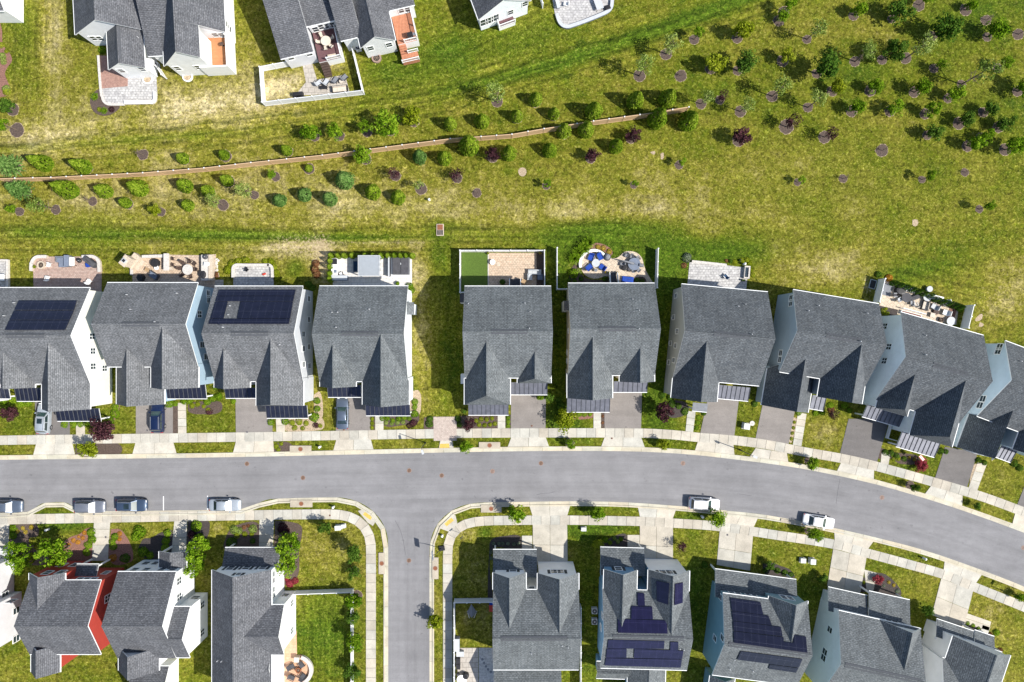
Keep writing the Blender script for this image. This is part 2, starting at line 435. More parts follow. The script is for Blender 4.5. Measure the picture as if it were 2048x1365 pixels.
# ------------------------------------------------------------------ ground
def grassmat():
    m, nt, b = new_mat('lawn_grass')
    at = nt.nodes.new('ShaderNodeAttribute'); at.attribute_name = 'lawn'
    sp = nt.nodes.new('ShaderNodeSeparateColor'); L(nt, at.outputs['Color'], sp.inputs[0])
    dry, lush, bare = sp.outputs[0], sp.outputs[1], sp.outputs[2]
    co = coords(nt)
    n_big = noise(nt, co, 0.16, 5, 0.62)
    n_mid = noise(nt, co, 0.75, 5, 0.65)
    n_fin = noise(nt, co, 2.6, 4, 0.75)
    wv = nt.nodes.new('ShaderNodeVectorMath'); wv.operation = 'ADD'
    L(nt, co, wv.inputs[0])
    nz = nt.nodes.new('ShaderNodeTexNoise'); nz.inputs['Scale'].default_value = 1.4; L(nt, co, nz.inputs['Vector'])
    sc1 = nt.nodes.new('ShaderNodeVectorMath'); sc1.operation = 'SCALE'; sc1.inputs['Scale'].default_value = 0.9
    L(nt, nz.outputs['Color'], sc1.inputs[0]); L(nt, sc1.outputs[0], wv.inputs[1])
    n_flk = noise(nt, wv.outputs[0], 1.7, 4, 0.78)
    n_flk2 = noise(nt, wv.outputs[0], 3.6, 3, 0.8)
    # dryness field
    d = math_n(nt, 'ADD', dry, math_n(nt, 'MULTIPLY', math_n(nt, 'SUBTRACT', n_big, 0.5), 0.95))
    d = math_n(nt, 'ADD', d, math_n(nt, 'MULTIPLY', math_n(nt, 'SUBTRACT', n_mid, 0.5), 0.75))
    d = math_n(nt, 'ADD', d, math_n(nt, 'MULTIPLY', math_n(nt, 'SUBTRACT', n_fin, 0.5), 0.55))
    c = ramp(nt, d, [(0.05, (.040, .074, .004)), (0.30, (.090, .108, .006)), (0.58, (.155, .145, .018)), (0.84, (.275, .235, .085)), (1.0, (.46, .39, .21))])
    lu = math_n(nt, 'ADD', lush, math_n(nt, 'MULTIPLY', math_n(nt, 'SUBTRACT', n_mid, 0.5), 0.5))
    lu = math_n(nt, 'MULTIPLY', lu, math_n(nt, 'GREATER_THAN', lush, 0.02))
    green = ramp(nt, n_fin, [(0.3, (.026, .058, .003)), (0.7, (.078, .128, .008))])
    c = mixc(nt, ramp(nt, lu, [(0.05, 0.0), (0.95, 0.92)]), c, green)
    # blades: dark gaps and pale dry stalks
    stalk = mixc(nt, dry, (.13, .14, .02), (.38, .31, .12))
    c = mixc(nt, ramp(nt, n_flk2, [(0.55, 0.0), (0.70, 0.75)]), c, stalk)
    dark = ramp(nt, n_flk, [(0.34, 0.42), (0.47, 0.94), (0.56, 1.08), (0.67, 1.65)])
    fine = ramp(nt, n_flk2, [(0.32, 0.42), (0.48, 1.0), (0.66, 1.45)])
    c = mixc(nt, 1.0, c, dark, 'MULTIPLY'); c = mixc(nt, 1.0, c, fine, 'MULTIPLY')
    # mowing streaks, running along the drainage strips
    st = ramp(nt, noise(nt, mapping(nt, co, (0.05, 1.7, 1), (0, 0, R(-7))), 1.0, 3), [(0.36, 0.84), (0.64, 1.14)])
    c = mixc(nt, 0.6, c, mixc(nt, 1.0, c, st, 'MULTIPLY'))
    am = nt.nodes.new('ShaderNodeAttribute'); am.attribute_name = 'mow'
    sm = nt.nodes.new('ShaderNodeSeparateColor'); L(nt, am.outputs['Color'], sm.inputs[0])
    cb = nt.nodes.new('ShaderNodeCombineXYZ'); L(nt, math_n(nt, 'ADD', math_n(nt, 'MULTIPLY', sm.outputs[0], 100.0), math_n(nt, 'MULTIPLY', n_mid, 0.35)), cb.inputs[0]); L(nt, math_n(nt, 'MULTIPLY', n_big, 2.0), cb.inputs[1])
    ml = noise(nt, cb.outputs[0], 1.1, 2, 0.6)
    mr = ramp(nt, ml, [(0.34, (.36, .42, .36)), (0.48, (1, 1, 1)), (0.66, (1.9, 1.8, 2.0))])
    c = mixc(nt, sm.outputs[1], c, mixc(nt, 1.0, c, mr, 'MULTIPLY'))
    # bare soil
    ba = math_n(nt, 'ADD', bare, math_n(nt, 'MULTIPLY', math_n(nt, 'SUBTRACT', n_fin, 0.5), 1.9))
    ba = math_n(nt, 'MULTIPLY', ba, math_n(nt, 'GREATER_THAN', bare, 0.02))
    soil = ramp(nt, n_flk2, [(0.3, (.24, .175, .09)), (0.7, (.52, .42, .27))])
    c = mixc(nt, ramp(nt, ba, [(0.36, 0.0), (0.62, 0.9)]), c, soil)
    L(nt, c, b.inputs['Base Color']); b.inputs['Roughness'].default_value = 0.95
    b.inputs['Specular IOR Level'].default_value = 0.1
    bump(nt, b, n_flk, 0.7, 0.12)
    return m
MT['grass'] = grassmat()

# (px, py, rx, ry, tilt, dry, lush, bare)
BLOBS = [
 (250, 330, 520, 260, 0, .16, 0, 0), (1700, 260, 420, 220, 0, -.04, .05, 0), (700, 1150, 900, 120, 0, .05, 0, 0),
 (450, 400, 420, 60, 0, .10, 0, .04), (250, 240, 260, 50, 4, .12, 0, .05), (740, 330, 300, 40, 8, .10, 0, .03), (1000, 430, 260, 30, 0, .18, 0, .08), (1250, 420, 180, 24, 0, .12, 0, .05), (560, 485, 60, 22, 0, .2, 0, .15), (640, 500, 20, 60, 0, .2, 0, .25), (1700, 330, 240, 70, 0, .08, .06, 0),
 (110, 60, 28, 150, 0, .30, 0, .0), (50, 60, 32, 110, 0, -.10, .35, 0), (70, 275, 80, 30, 0, .30, 0, .18), (430, 205, 110, 42, 5, .38, 0, .18),
 (515, 190, 35, 60, 0, .25, 0, .05), (170, 130, 25, 120, 0, .1, .05, 0), (320, 275, 210, 9, 4, -.2, .45, 0), (20, 300, 80, 8, 5, -.1, .4, 0),
 (575, 170, 45, 28, 8, .35, -.2, .30), (660, 130, 35, 14, 8, .35, 0, .15),
 (800, 140, 75, 45, 8, -.15, .50, 0), (940, 110, 150, 40, 12, -.15, .40, 0), (1060, 60, 60, 45, 0, -.05, .35, .05), (1240, 85, 230, 15, 18, -.3, .62, 0),
 (1420, 20, 160, 16, 20, -.3, .60, 0), (1000, 155, 160, 12, 12, -.2, .4, 0), (640, 225, 220, 9, 6, .05, .2, 0), (900, 70, 40, 60, 0, -.1, .3, 0),
 (1190, 120, 60, 40, 15, .05, 0, 0), (1650, 70, 200, 40, 0, .12, .0, 0), (1950, 25, 120, 55, 20, -.2, .55, 0), (1700, 150, 110, 25, 10, -.1, .35, 0),
 (1430, 190, 60, 30, 10, -.1, .3, 0), (1980, 200, 90, 60, 0, -.05, .25, 0), (1760, 240, 60, 15, 0, .1, 0, .05), (1560, 340, 130, 70, 0, .10, 0, 0),
 (1300, 390, 200, 60, 0, .22, 0, .08), (1800, 400, 260, 70, 5, .0, .1, 0), (1750, 480, 200, 50, 10, .12, 0, .03), (800, 400, 200, 40, 0, .16, 0, .06),
 (300, 395, 250, 40, 0, .08, .06, 0), (150, 440, 170, 22, 0, -.05, .15, .05), (420, 470, 240, 10, 0, -.35, .85, 0), (660, 478, 160, 8, 0, -.3, .8, 0),
 (60, 465, 60, 12, 0, -.2, .6, 0), (200, 480, 70, 40, 0, -.1, .25, 0), (300, 482, 60, 8, 0, .1, .1, .22),
 (590, 500, 60, 30, 0, .4, 0, .35), (590, 535, 18, 18, 0, -.4, .7, -.4), (650, 530, 18, 40, 0, .35, 0, .35), (750, 487, 110, 7, 0, .45, 0, .35),
 (835, 560, 18, 70, 0, .35, 0, .22), (850, 700, 24, 110, 0, .28, 0, .12), (470, 505, 30, 22, 0, .2, .1, .2),
 (880, 500, 22, 55, 0, -.15, .42, 0), (900, 450, 60, 14, 0, -.1, .25, 0), (960, 470, 90, 14, 0, -.05, .3, .0),
 (1200, 462, 105, 20, 2, -.45, 1.0, 0), (1200, 500, 95, 22, 0, -.3, .8, 0), (1125, 530, 30, 60, 0, -.1, .35, 0), (1300, 540, 20, 60, 0, -.2, .6, 0),
 (1440, 505, 110, 26, 4, -.4, .95, 0), (1350, 560, 30, 50, 0, -.3, .7, 0), (1340, 490, 40, 40, 0, -.1, .4, 0), (1640, 545, 95, 40, 5, .38, -.1, .12), (1820, 545, 100, 24, 12, -.3, .62, 0),
 (1735, 580, 10, 30, 0, .3, 0, .4), (1550, 500, 25, 20, 0, .25, 0, .15), (1990, 610, 70, 40, 15, .28, 0, .25), (1500, 440, 150, 30, 5, .12, 0, .0), (2020, 530, 60, 40, 0, .2, 0, .12),
 (900, 720, 40, 150, 0, -.15, .15, 0), (1120, 720, 20, 150, 0, -.3, .3, 0), (1320, 720, 20, 150, 0, -.3, .3, 0),
 (40, 850, 40, 30, 0, -.1, .35, 0), (240, 840, 40, 30, 0, -.1, .35, 0), (420, 845, 60, 24, 0, -.1, .35, 0), (650, 835, 30, 40, 0, .15, 0, .05), (880, 815, 60, 26, 0, .12, .05, .08),
 (1130, 845, 40, 30, 0, -.3, .6, 0), (1310, 830, 40, 40, 0, -.3, .6, 0), (1345, 850, 30, 12, 0, .05, .2, 0), (1480, 830, 30, 40, 0, -.1, .35, 0), (1645, 860, 45, 30, 5, .28, 0, .05), (1640, 885, 50, 10, 10, 0, .3, 0),
 (1820, 930, 50, 20, 15, -.15, .45, 0), (1990, 965, 60, 35, 20, .12, .2, 0), (130, 1045, 60, 16, 0, -.45, .95, 0), (250, 1055, 50, 20, 0, .1, .05, 0), (435, 1060, 15, 20, 0, .2, 0, 0), (435, 1150, 15, 80, 0, .1, 0, 0),
 (655, 1110, 60, 60, 0, .28, -.05, .08), (650, 1260, 60, 90, 0, -.3, .72, 0), (690, 1180, 25, 130, 0, .05, .2, 0), (950, 1065, 60, 12, 0, .25, 0, .2), (970, 1065, 14, 10, 0, -.6, .9, -.4), (940, 1160, 40, 90, 0, .1, 0, .1), (960, 1250, 40, 50, 0, .15, 0, .1),
 (1150, 1060, 20, 20, 0, -.3, .6, 0), (1180, 1055, 80, 12, 0, -.4, .8, 0), (1180, 1150, 20, 180, 0, -.2, .25, 0), (1390, 1085, 50, 40, 0, .05, .15, 0), (1590, 1110, 80, 40, 8, .05, .15, 0), (1800, 1150, 80, 40, 15, .10, .12, 0), (1970, 1220, 60, 40, 20, .2, .0, .12), (2020, 1300, 50, 70, 0, .15, .05, .05),
 (1390, 1200, 20, 150, 0, -.15, .3, 0), (1600, 1180, 30, 60, 0, -.1, .2, 0), (1230, 1345, 60, 20, 0, -.3, .6, 0), (1200, 1017, 60, 8, 0, -.2, .5, 0), (1400, 1035, 90, 8, 0, -.1, .4, 0), (1810, 1112, 80, 12, 15, -.1, .35, 0),
 (600, 1007, 90, 8, 0, -.1, .25, 0), (870, 1200, 12, 160, 0, .1, .05, .12), (760, 1200, 12, 200, 0, -.05, .15, 0), (560, 892, 60, 8, 0, 0, .2, 0), (800, 893, 60, 8, 0, .05, .2, 0), (1160, 885, 60, 8, 0, -.1, .4, 0), (1370, 892, 60, 8, 0, 0, .2, 0),
]
import numpy as np
def lawn_values(X, Y):
    px = X / S + CX; py = CY - Y / S
    dry = np.full_like(px, .38); lush = np.full_like(px, .0); bare = np.zeros_like(px)
    for (x, y, rx, ry, a, dd, dl, db) in BLOBS:
        ca, sa = math.cos(R(a)), math.sin(R(a))
        dx = px - x; dy = -(py - y)
        u = (dx * ca + dy * sa) / rx; v = (-dx * sa + dy * ca) / ry
        g = np.exp(-(u * u + v * v) * 0.9) 
        dry += dd * g; lush += dl * g; bare += db * g
    return np.clip(dry, 0.02, 1), np.clip(lush, 0, 1), np.clip(bare, 0, 1)

GUIDES = [   # mown passes: guide line, half width in metres, strength
 ([(-100, 308), (60, 300), (160, 286), (320, 272), (500, 252), (700, 226), (900, 190), (1050, 140), (1200, 98), (1350, 55), (1500, 2), (1600, -40)], 3.2, 1.0),
 ([(-60, 470), (300, 468), (600, 474), (870, 468), (1080, 470)], 2.6, .95), ([(1080, 462), (1200, 460), (1320, 466)], 2.6, .8),
 ([(60, -80), (62, 60), (58, 230)], 5.5, .55), ([(640, 160), (800, 120), (1000, 40), (1080, -20)], 6.0, .5), ([(1380, 505), (1480, 508), (1560, 520)], 2.2, .4),
 ([(885, 560), (884, 700), (884, 830)], 3.0, .5), ([(655, 1185), (655, 1300), (655, 1420)], 4.0, .7), ([(1760, 545), (1850, 565), (1960, 590), (2050, 620)], 3.0, .6), ([(240, 395), (600, 425), (850, 430)], 2.5, .45), ([(1640, 860), (1700, 875)], 2.0, .4)]
def mow_values(X, Y):
    best = np.zeros_like(X); wt = np.zeros_like(X)
    for pts, hw, k in GUIDES:
        P = np.array(WP(pts)); dmin = np.full_like(X, 1e9); sg = np.zeros_like(X)
        for a, b in zip(P[:-1], P[1:]):
            d = b - a; l2 = d @ d; t = np.clip(((X - a[0]) * d[0] + (Y - a[1]) * d[1]) / l2, 0, 1)
            dx = X - a[0] - t * d[0]; dy = Y - a[1] - t * d[1]; q = np.hypot(dx, dy); s_ = np.sign(d[0] * dy - d[1] * dx)
            m = q < dmin; dmin = np.where(m, q, dmin); sg = np.where(m, s_ * q, sg)
        end = np.minimum(np.hypot(X - P[0][0], Y - P[0][1]), np.hypot(X - P[-1][0], Y - P[-1][1]))
        w = k * np.exp(-(dmin / hw) ** 2) * np.clip(end / 4, 0, 1)
        m = w > wt; wt = np.where(m, w, wt); best = np.where(m, sg, best)
    return best, wt

def ground():
    xs = np.concatenate([[-3000, -900, -300, -150], np.arange(-110, 110.01, .7), [150, 300, 900, 3000]])
    ys = np.concatenate([[-3000, -900, -300, -130], np.arange(-80, 80.01, .7), [130, 300, 900, 3000]])
    X, Y = np.meshgrid(xs, ys); nx, ny = len(xs), len(ys)
    v = np.stack([X.ravel(), Y.ravel(), np.zeros(X.size)], 1)
    i = (np.arange(ny - 1)[:, None] * nx + np.arange(nx - 1)[None, :]).ravel()
    f = np.stack([i, i + 1, i + nx + 1, i + nx], 1)
    me = bpy.data.meshes.new('ground'); me.from_pydata(v.tolist(), [], f.tolist())
    me.materials.append(MT['grass'])
    d, l, b = lawn_values(X.ravel(), Y.ravel())
    a = me.color_attributes.new('lawn', 'FLOAT_COLOR', 'POINT')
    a.data.foreach_set('color', np.stack([d, l, b, np.ones_like(d)], 1).ravel())
    q, w_ = mow_values(X.ravel(), Y.ravel())
    a2 = me.color_attributes.new('mow', 'FLOAT_COLOR', 'POINT')
    a2.data.foreach_set('color', np.stack([q / 100.0, w_, w_ * 0, np.ones_like(q)], 1).ravel())
    return struct(link('ground', me))
# (the ground itself is laid below, once the curve helpers exist)
# ------------------------------------------------------------------ curves
def spline(pts, step=0.4):
    """Catmull-Rom through world points, resampled evenly"""
    P = [Vector((p[0], p[1])) for p in pts]
    P = [2 * P[0] - P[1]] + P + [2 * P[-1] - P[-2]]
    out = []
    for i in range(1, len(P) - 2):
        p0, p1, p2, p3 = P[i - 1], P[i], P[i + 1], P[i + 2]
        # centripetal-ish: clamp tangents to the shorter chord
        d = (p2 - p1).length; n = max(2, int(d / step))
        t1 = (p2 - p0); t2 = (p3 - p1)
        m1 = t1.normalized() * d if t1.length else t1; m2 = t2.normalized() * d if t2.length else t2
        for k in range(n):
            t = k / n; a = 2 * t**3 - 3 * t**2 + 1; b = t**3 - 2 * t**2 + t; c = -2 * t**3 + 3 * t**2; e = t**3 - t**2
            out.append(p1 * a + m1 * b + p2 * c + m2 * e)
    out.append(P[-2])
    return out

def offset(pl, d):
    o = []
    for i, p in enumerate(pl):
        a = pl[max(0, i - 1)]; b = pl[min(len(pl) - 1, i + 1)]
        t = (b - a).normalized(); o.append(p + Vector((-t.y, t.x)) * d)
    return o

def resample(pl, step):
    out = [pl[0]]; acc = 0.0
    for a, b in zip(pl, pl[1:]):
        d = (b - a).length; pos = 0.0
        while acc + (d - pos) >= step:
            pos += step - acc; acc = 0.0
            out.append(a + (b - a) * (pos / d))
        acc += d - pos
    return out

def panels(mb, pl, wl, wr, z0, z1, step, gap=0.045, mi=0):
    """a paved strip along a polyline, cut into panels with open joints"""
    cuts = resample(pl, step); Lf = offset(cuts, wl); Rt = offset(cuts, -wr)
    for i in range(len(cuts) - 1):
        g = gap / 2 / step
        a0, a1 = Lf[i].lerp(Lf[i + 1], g), Lf[i].lerp(Lf[i + 1], 1 - g)
        b0, b1 = Rt[i].lerp(Rt[i + 1], g), Rt[i].lerp(Rt[i + 1], 1 - g)
        mb.prism([b0, b1, a1, a0], z0, z1, mi)

def ribbon(mb, pl, wl, wr, z0, z1, mi=0):
    A = offset(pl, wl); B = offset(pl, -wr); n = len(pl); v = []
    for a, b in zip(A, B): v += [(b.x, b.y, z0), (a.x, a.y, z0), (a.x, a.y, z1), (b.x, b.y, z1)]
    f = []
    for i in range(n - 1):
        a = 4 * i; b = a + 4
        for j in range(4): f.append((a + j, a + (j + 1) % 4, b + (j + 1) % 4, b + j))
    f += [(0, 3, 2, 1), (4 * n - 4, 4 * n - 3, 4 * n - 2, 4 * n - 1)]
    mb.poly(v, f, mi)

def WP(pts, h=0): return [W(x, y, h) for x, y in pts]
ground()
rngt = random.Random(3)
def slabtint(lo=.86, hi=1.08, blue=.0):
    cache = {}
    def fn(p):
        key = (round(p.center.x * 1.0), round(p.center.y * 1.0))
        if key not in cache:
            k = rngt.uniform(lo, hi); w = rngt.uniform(-.04, .04); cache[key] = (k * (1 + w), k, k * (1 - w))
        return cache[key]
    return fn

# asphalt edges (towards the kerb)
TOP = [(-420, 926), (-150, 922), (0, 920), (256, 917.5), (512, 913.8), (768, 908), (1024, 903), (1180, 902.3), (1280, 903.6), (1370, 908.5), (1425, 914), (1536, 927.5), (1611, 939), (1731, 964), (1811, 985.5), (1912, 1017), (2048, 1066), (2200, 1128), (2420, 1228)]
BL_ = [(-420, 1030), (-40, 1027.5), (20, 1027), (50, 1025.5), (66, 1019), (84, 1007.5), (100, 1005.5), (128, 1005), (141, 1010), (152, 1020), (170, 1023), (300, 1022), (470, 1019.5), (494, 1017.5), (512, 1009), (534, 1000), (560, 997.5), (612, 996), (672, 995.3), (694, 997.5), (718, 1005), (738, 1016.5), (754, 1031), (766, 1048), (773.5, 1067), (776, 1088), (776.5, 1110), (776.5, 1230), (776.5, 1365), (776.5, 1640)]
BR_ = [(859, 1640), (859, 1365), (859, 1230), (859, 1112), (860, 1090), (864.5, 1070), (874, 1050), (889, 1033), (908, 1019), (930, 1010.5), (953, 1006.3), (985, 1005), (1024, 1004.5), (1149, 1003), (1250, 1005), (1362, 1013), (1435, 1020), (1536, 1031), (1666, 1056), (1754, 1076), (1849, 1101), (1937, 1131), (2012, 1159), (2070, 1183), (2200, 1242), (2420, 1352)]
top_s, bl_s, br_s = (spline(WP(p)) for p in (TOP, BL_, BR_))

def road():
    mb = MB()
    P = list(reversed(top_s)) + bl_s + br_s
    mb.face([(p.x, p.y, 0.006) for p in P])
    me = mb.mesh('road', [MT['asph']], recalc=False, uv=False)
    if me.polygons[0].normal.z < 0: me.flip_normals()
    bm = bmesh.new(); bm.from_mesh(me); bmesh.ops.triangulate(bm, faces=bm.faces)
    for ax, lo_, hi_, st in ((0, -84, 84, 2.0), (1, -54, -14, 2.0)):
        q = lo_
        while q < hi_:
            co = Vector((q, 0, 0)) if ax == 0 else Vector((0, q, 0)); no = Vector((1, 0, 0)) if ax == 0 else Vector((0, 1, 0))
            bmesh.ops.bisect_plane(bm, geom=bm.verts[:] + bm.edges[:] + bm.faces[:], plane_co=co, plane_no=no); q += st
    bm.to_mesh(me); bm.free()
    n = len(me.vertices); xyz = np.empty(n * 3); me.vertices.foreach_get('co', xyz); X = xyz[0::3]; Y = xyz[1::3]
    T_ = np.array([(p.x, p.y) for p in resample(top_s, 2.0)]); d = np.full(n, 1e9)
    for a_, b_ in zip(T_[:-1], T_[1:]):
        e = b_ - a_; t = np.clip(((X - a_[0]) * e[0] + (Y - a_[1]) * e[1]) / (e @ e), 0, 1)
        d = np.minimum(d, np.hypot(X - a_[0] - t * e[0], Y - a_[1] - t * e[1]))
    side = X - W(817.5, 0)[0]; wt = np.clip((W(0, 1010)[1] - Y) / 4.5, 0, 1) * (np.abs(side) < 9)
    at = me.color_attributes.new('lane', 'FLOAT_COLOR', 'POINT')
    at.data.foreach_set('color', np.stack([d / 100, side / 100, wt, np.ones(n)], 1).ravel())
    struct(link('road', me))
road()

def kerb(pl, side, name='kerb'):
    mb = MB(); s = side
    def seg(d0, d1, z1, step, gap):
        cuts = resample(pl, step)
        if s > 0: panels(mb, pl, d1, -d0, 0, z1, step, gap)
        else: panels(mb, pl, -d0, d1, 0, z1, step, gap)
    seg(0.0, 0.47, .022, 3.05, .03)
    seg(0.475, 0.70, .13, 3.05, .02)
    me = mb.mesh(name, [MT['kerb']]); tint(me, slabtint(.93, 1.06)); struct(link(name, me))
kerb(top_s, 1); kerb(bl_s, -1); kerb(br_s, -1)

def sidewalk(pts, w=1.42, step=1.46):
    pl = spline(WP(pts)); mb = MB()
    ribbon(mb, pl, w / 2 - .02, w / 2 - .02, 0, .035, 1)
    panels(mb, pl, w / 2, w / 2, 0.0, .07, step)
    me = mb.mesh('sidewalk', [MT['conc'], MT['drive_dark']]); tint(me, slabtint(.85, 1.08)); struct(link('sidewalk', me))
SW_TOP = [(-420, 890), (0, 881), (256, 877.5), (512, 874), (800, 869), (900, 867.2), (1024, 866.3), (1280, 866.6), (1345, 869.8), (1395, 875), (1470, 881), (1536, 890), (1611, 904.5), (1686, 917.7), (1751, 932.5), (1867, 964.5), (1962, 993), (2048, 1024.5), (2200, 1083), (2420, 1180)]
SW_BL = [(-420, 1046), (0, 1039.5), (250, 1035), (512, 1030.5), (620, 1029), (676, 1029.5), (702, 1035), (722, 1047), (735, 1064), (741, 1083), (742, 1105), (742, 1240), (742, 1365), (742, 1640)]
SW_BR = [(895.5, 1640), (895.5, 1365), (895.5, 1240), (895.5, 1105), (897.5, 1086), (904, 1069.5), (917, 1056), (936, 1047), (964, 1042.5), (1024, 1041), (1134, 1040.5), (1280, 1043), (1347, 1046.5), (1437, 1053), (1536, 1068), (1669, 1089), (1736, 1107), (1810, 1127), (1887, 1149), (1949, 1174.5), (2048, 1214.5), (2200, 1280), (2420, 1390)]
sidewalk(SW_TOP); sidewalk(SW_BL, 1.5); sidewalk(SW_BR, 1.42)

def quad_slab(name, q, nx, ny, z, mat, gap=.04, tl=(.94, 1.06), kind=True):
    """paved quad (px corners, TL TR BR BL) cut into nx by ny panels"""
    Q = [Vector(W(*p)) for p in q]; mb = MB()
    def P(u, v): return Q[0].lerp(Q[1], u).lerp(Q[3].lerp(Q[2], u), v)
    wx = (Q[1] - Q[0]).length; wy = (Q[3] - Q[0]).length
    gu, gv = (gap / 2 / wx if nx > 1 else 0), (gap / 2 / wy if ny > 1 else 0)
    for i in range(nx):
        for j in range(ny):
            u0, u1, v0, v1 = i / nx + gu, (i + 1) / nx - gu, j / ny + gv, (j + 1) / ny - gv
            mb.prism([P(u0, v0), P(u1, v0), P(u1, v1), P(u0, v1)], 0, z)
    me = mb.mesh(name, [mat]); tint(me, slabtint(*tl)); return struct(link(name, me))

def poly_slab(name, pts, z, mat, z0=0.0, curve=False):
    mb = MB(); P = WP(pts)
    if curve:
        P = [(p.x, p.y) for p in spline(P + [P[0]], .3)][:-1]
    mb.prism(P, z0, z, 0)
    me = mb.mesh(name, [mat] if not isinstance(mat, list) else mat)
    if mat in (MT['conc'], MT['kerb'], MT['slab']): tint(me, lambda p: (1, 1, 1))
    return struct(link(name, me))

# asphalt driveways of the upper row
for q, m in [([(70, 800), (139, 800), (140, 873), (72, 874)], 'drive_dark'), ([(272, 805), (346, 805), (346, 870), (272, 870)], 'drive'),
             ([(471, 790), (545, 790), (545, 867), (472, 868)], 'drive'), ([(672, 775), (736, 775), (741, 864), (672, 865)], 'drive'),
             ([(1022, 780), (1092, 780), (1091, 858), (1022, 858)], 'drive'), ([(1209, 778), (1284, 778), (1282, 858), (1209, 857.5)], 'drive'),
             ([(1417, 790), (1478, 796), (1468.5, 872), (1400.5, 866)], 'drive'), ([(1527, 800), (1590, 818), (1577, 889), (1510.5, 880)], 'drive'),
             ([(1697, 838), (1779, 838), (1753.5, 925), (1680, 906.5)], 'drive_dark'), ([(1890, 894), (1955, 905), (1933.5, 976), (1870, 956)], 'drive_dark'),
             ([(2052, 965), (2120, 985), (2100, 1036), (2034, 1010)], 'drive_dark')]:
    q = list(q); poly_slab('driveway', q, .045, MT[m])
poly_slab('driveway', [(736, 775), (742, 795), (741, 864), (735, 864)], .042, MT['drive'])
# concrete aprons between the sidewalk and the kerb
for q in [[(72.5, 887.5), (145, 886.5), (151, 912), (66, 913)], [(271.5, 884.5), (346.5, 883.5), (354, 909), (264.5, 910)], [(472.5, 881), (546.5, 880), (548.5, 905.5), (466, 906.5)],
          [(673.5, 877), (741, 876), (748, 901.5), (666, 902.8)], [(1022.5, 874.5), (1091.5, 874.5), (1099, 895.2), (1014.5, 896)], [(1209, 875), (1282.5, 875), (1290, 895.8), (1201.5, 895)],
          [(1395.5, 883), (1467, 890), (1469, 911), (1389, 902.5)], [(1511, 896.5), (1573.5, 906), (1577, 926.5), (1498.5, 915)], [(1681.5, 926), (1748, 941), (1747.5, 961.5), (1672, 945)],
          [(1862, 971.5), (1925, 991.5), (1924, 1013), (1848.5, 989)], [(2030, 1026), (2095, 1055), (2088, 1077), (2024, 1048)]]:
    quad_slab('driveway', q, 2, 1, .062, MT['conc'], tl=(1.0, 1.1))
# concrete driveways of the lower row: apron + main
for q in [[(1058, 1010.5), (1141, 1010), (1134.5, 1032), (1065, 1032)], [(1275, 1012), (1353, 1017), (1345.5, 1037.5), (1279.5, 1033.5)], [(1447, 1026), (1517, 1034), (1506.5, 1056), (1437.5, 1045)],
          [(1668, 1060), (1750, 1078.5), (1735.5, 1099), (1669, 1081)], [(1889, 1121), (1964, 1149), (1951.5, 1166.5), (1886.5, 1141)]]:
    quad_slab('driveway', q, 2, 1, .062, MT['conc'], tl=(1.0, 1.08))
for q, ny in [([(1065.3, 1049.5), (1134.5, 1049.5), (1135.5, 1132), (1066, 1130)], 2), ([(1279.5, 1051.5), (1346, 1055), (1346, 1133), (1279.5, 1130)], 2), ([(1439, 1062), (1506, 1071.5), (1500, 1142), (1433, 1130)], 2),
          ([(1666, 1098), (1733, 1115), (1720, 1190), (1654, 1172)], 2), ([(1882, 1157), (1946, 1181.5), (1927, 1258), (1863, 1230)], 2)]:
    quad_slab('driveway', q, 2, ny, .064, MT['conc'], tl=(.88, .98))
# walkways to the doors
for q, ny in [([(152, 846), (170, 846), (170, 873), (153, 873)], 1), ([(356, 806), (372, 806), (373, 869), (356.5, 869)], 4), ([(552, 838), (569, 838), (570, 865.5), (553, 866)], 2), ([(750.5, 832), (767, 832), (767, 861.5), (750.5, 862)], 2),
              ([(995.5, 828), (1010.5, 828), (1010.5, 858), (995.5, 858)], 2), ([(1187, 824), (1202, 824), (1202, 857), (1187, 857)], 2), ([(1375, 822), (1391, 824), (1386, 865), (1371, 863)], 3), ([(1596, 825), (1613, 828), (1602.5, 893), (1585.5, 890)], 5),
              ([(1763, 905), (1780, 909), (1776.5, 930), (1761, 926)], 1), ([(1955, 925), (1973, 929), (1953.5, 982.5), (1936.5, 977)], 3), ([(-2, 1046), (19, 1046), (17, 1112), (-3, 1112)], 5), ([(188.5, 1043), (220.5, 1043), (216, 1122), (184, 1122)], 5),
              ([(349, 1042), (374.5, 1042), (372, 1108), (343, 1108)], 4), ([(519.5, 1038), (548, 1038), (546, 1102), (518, 1102)], 4), ([(1044, 1071.5), (1064.5, 1071.5), (1064.5, 1098), (1044, 1098)], 2), ([(1255, 1070), (1279, 1070), (1279, 1098), (1255, 1098)], 2),
              ([(1728, 1139), (1753, 1146), (1746, 1185), (1733, 1182)], 2), ([(1932, 1226), (1982, 1243.5), (1977, 1262), (1927, 1246)], 2), ([(1965, 1250), (1980, 1255), (1974, 1272), (1960, 1267)], 1)]:
    quad_slab('walkway', q, 1, ny, .055, MT['conc'], tl=(.95, 1.08))
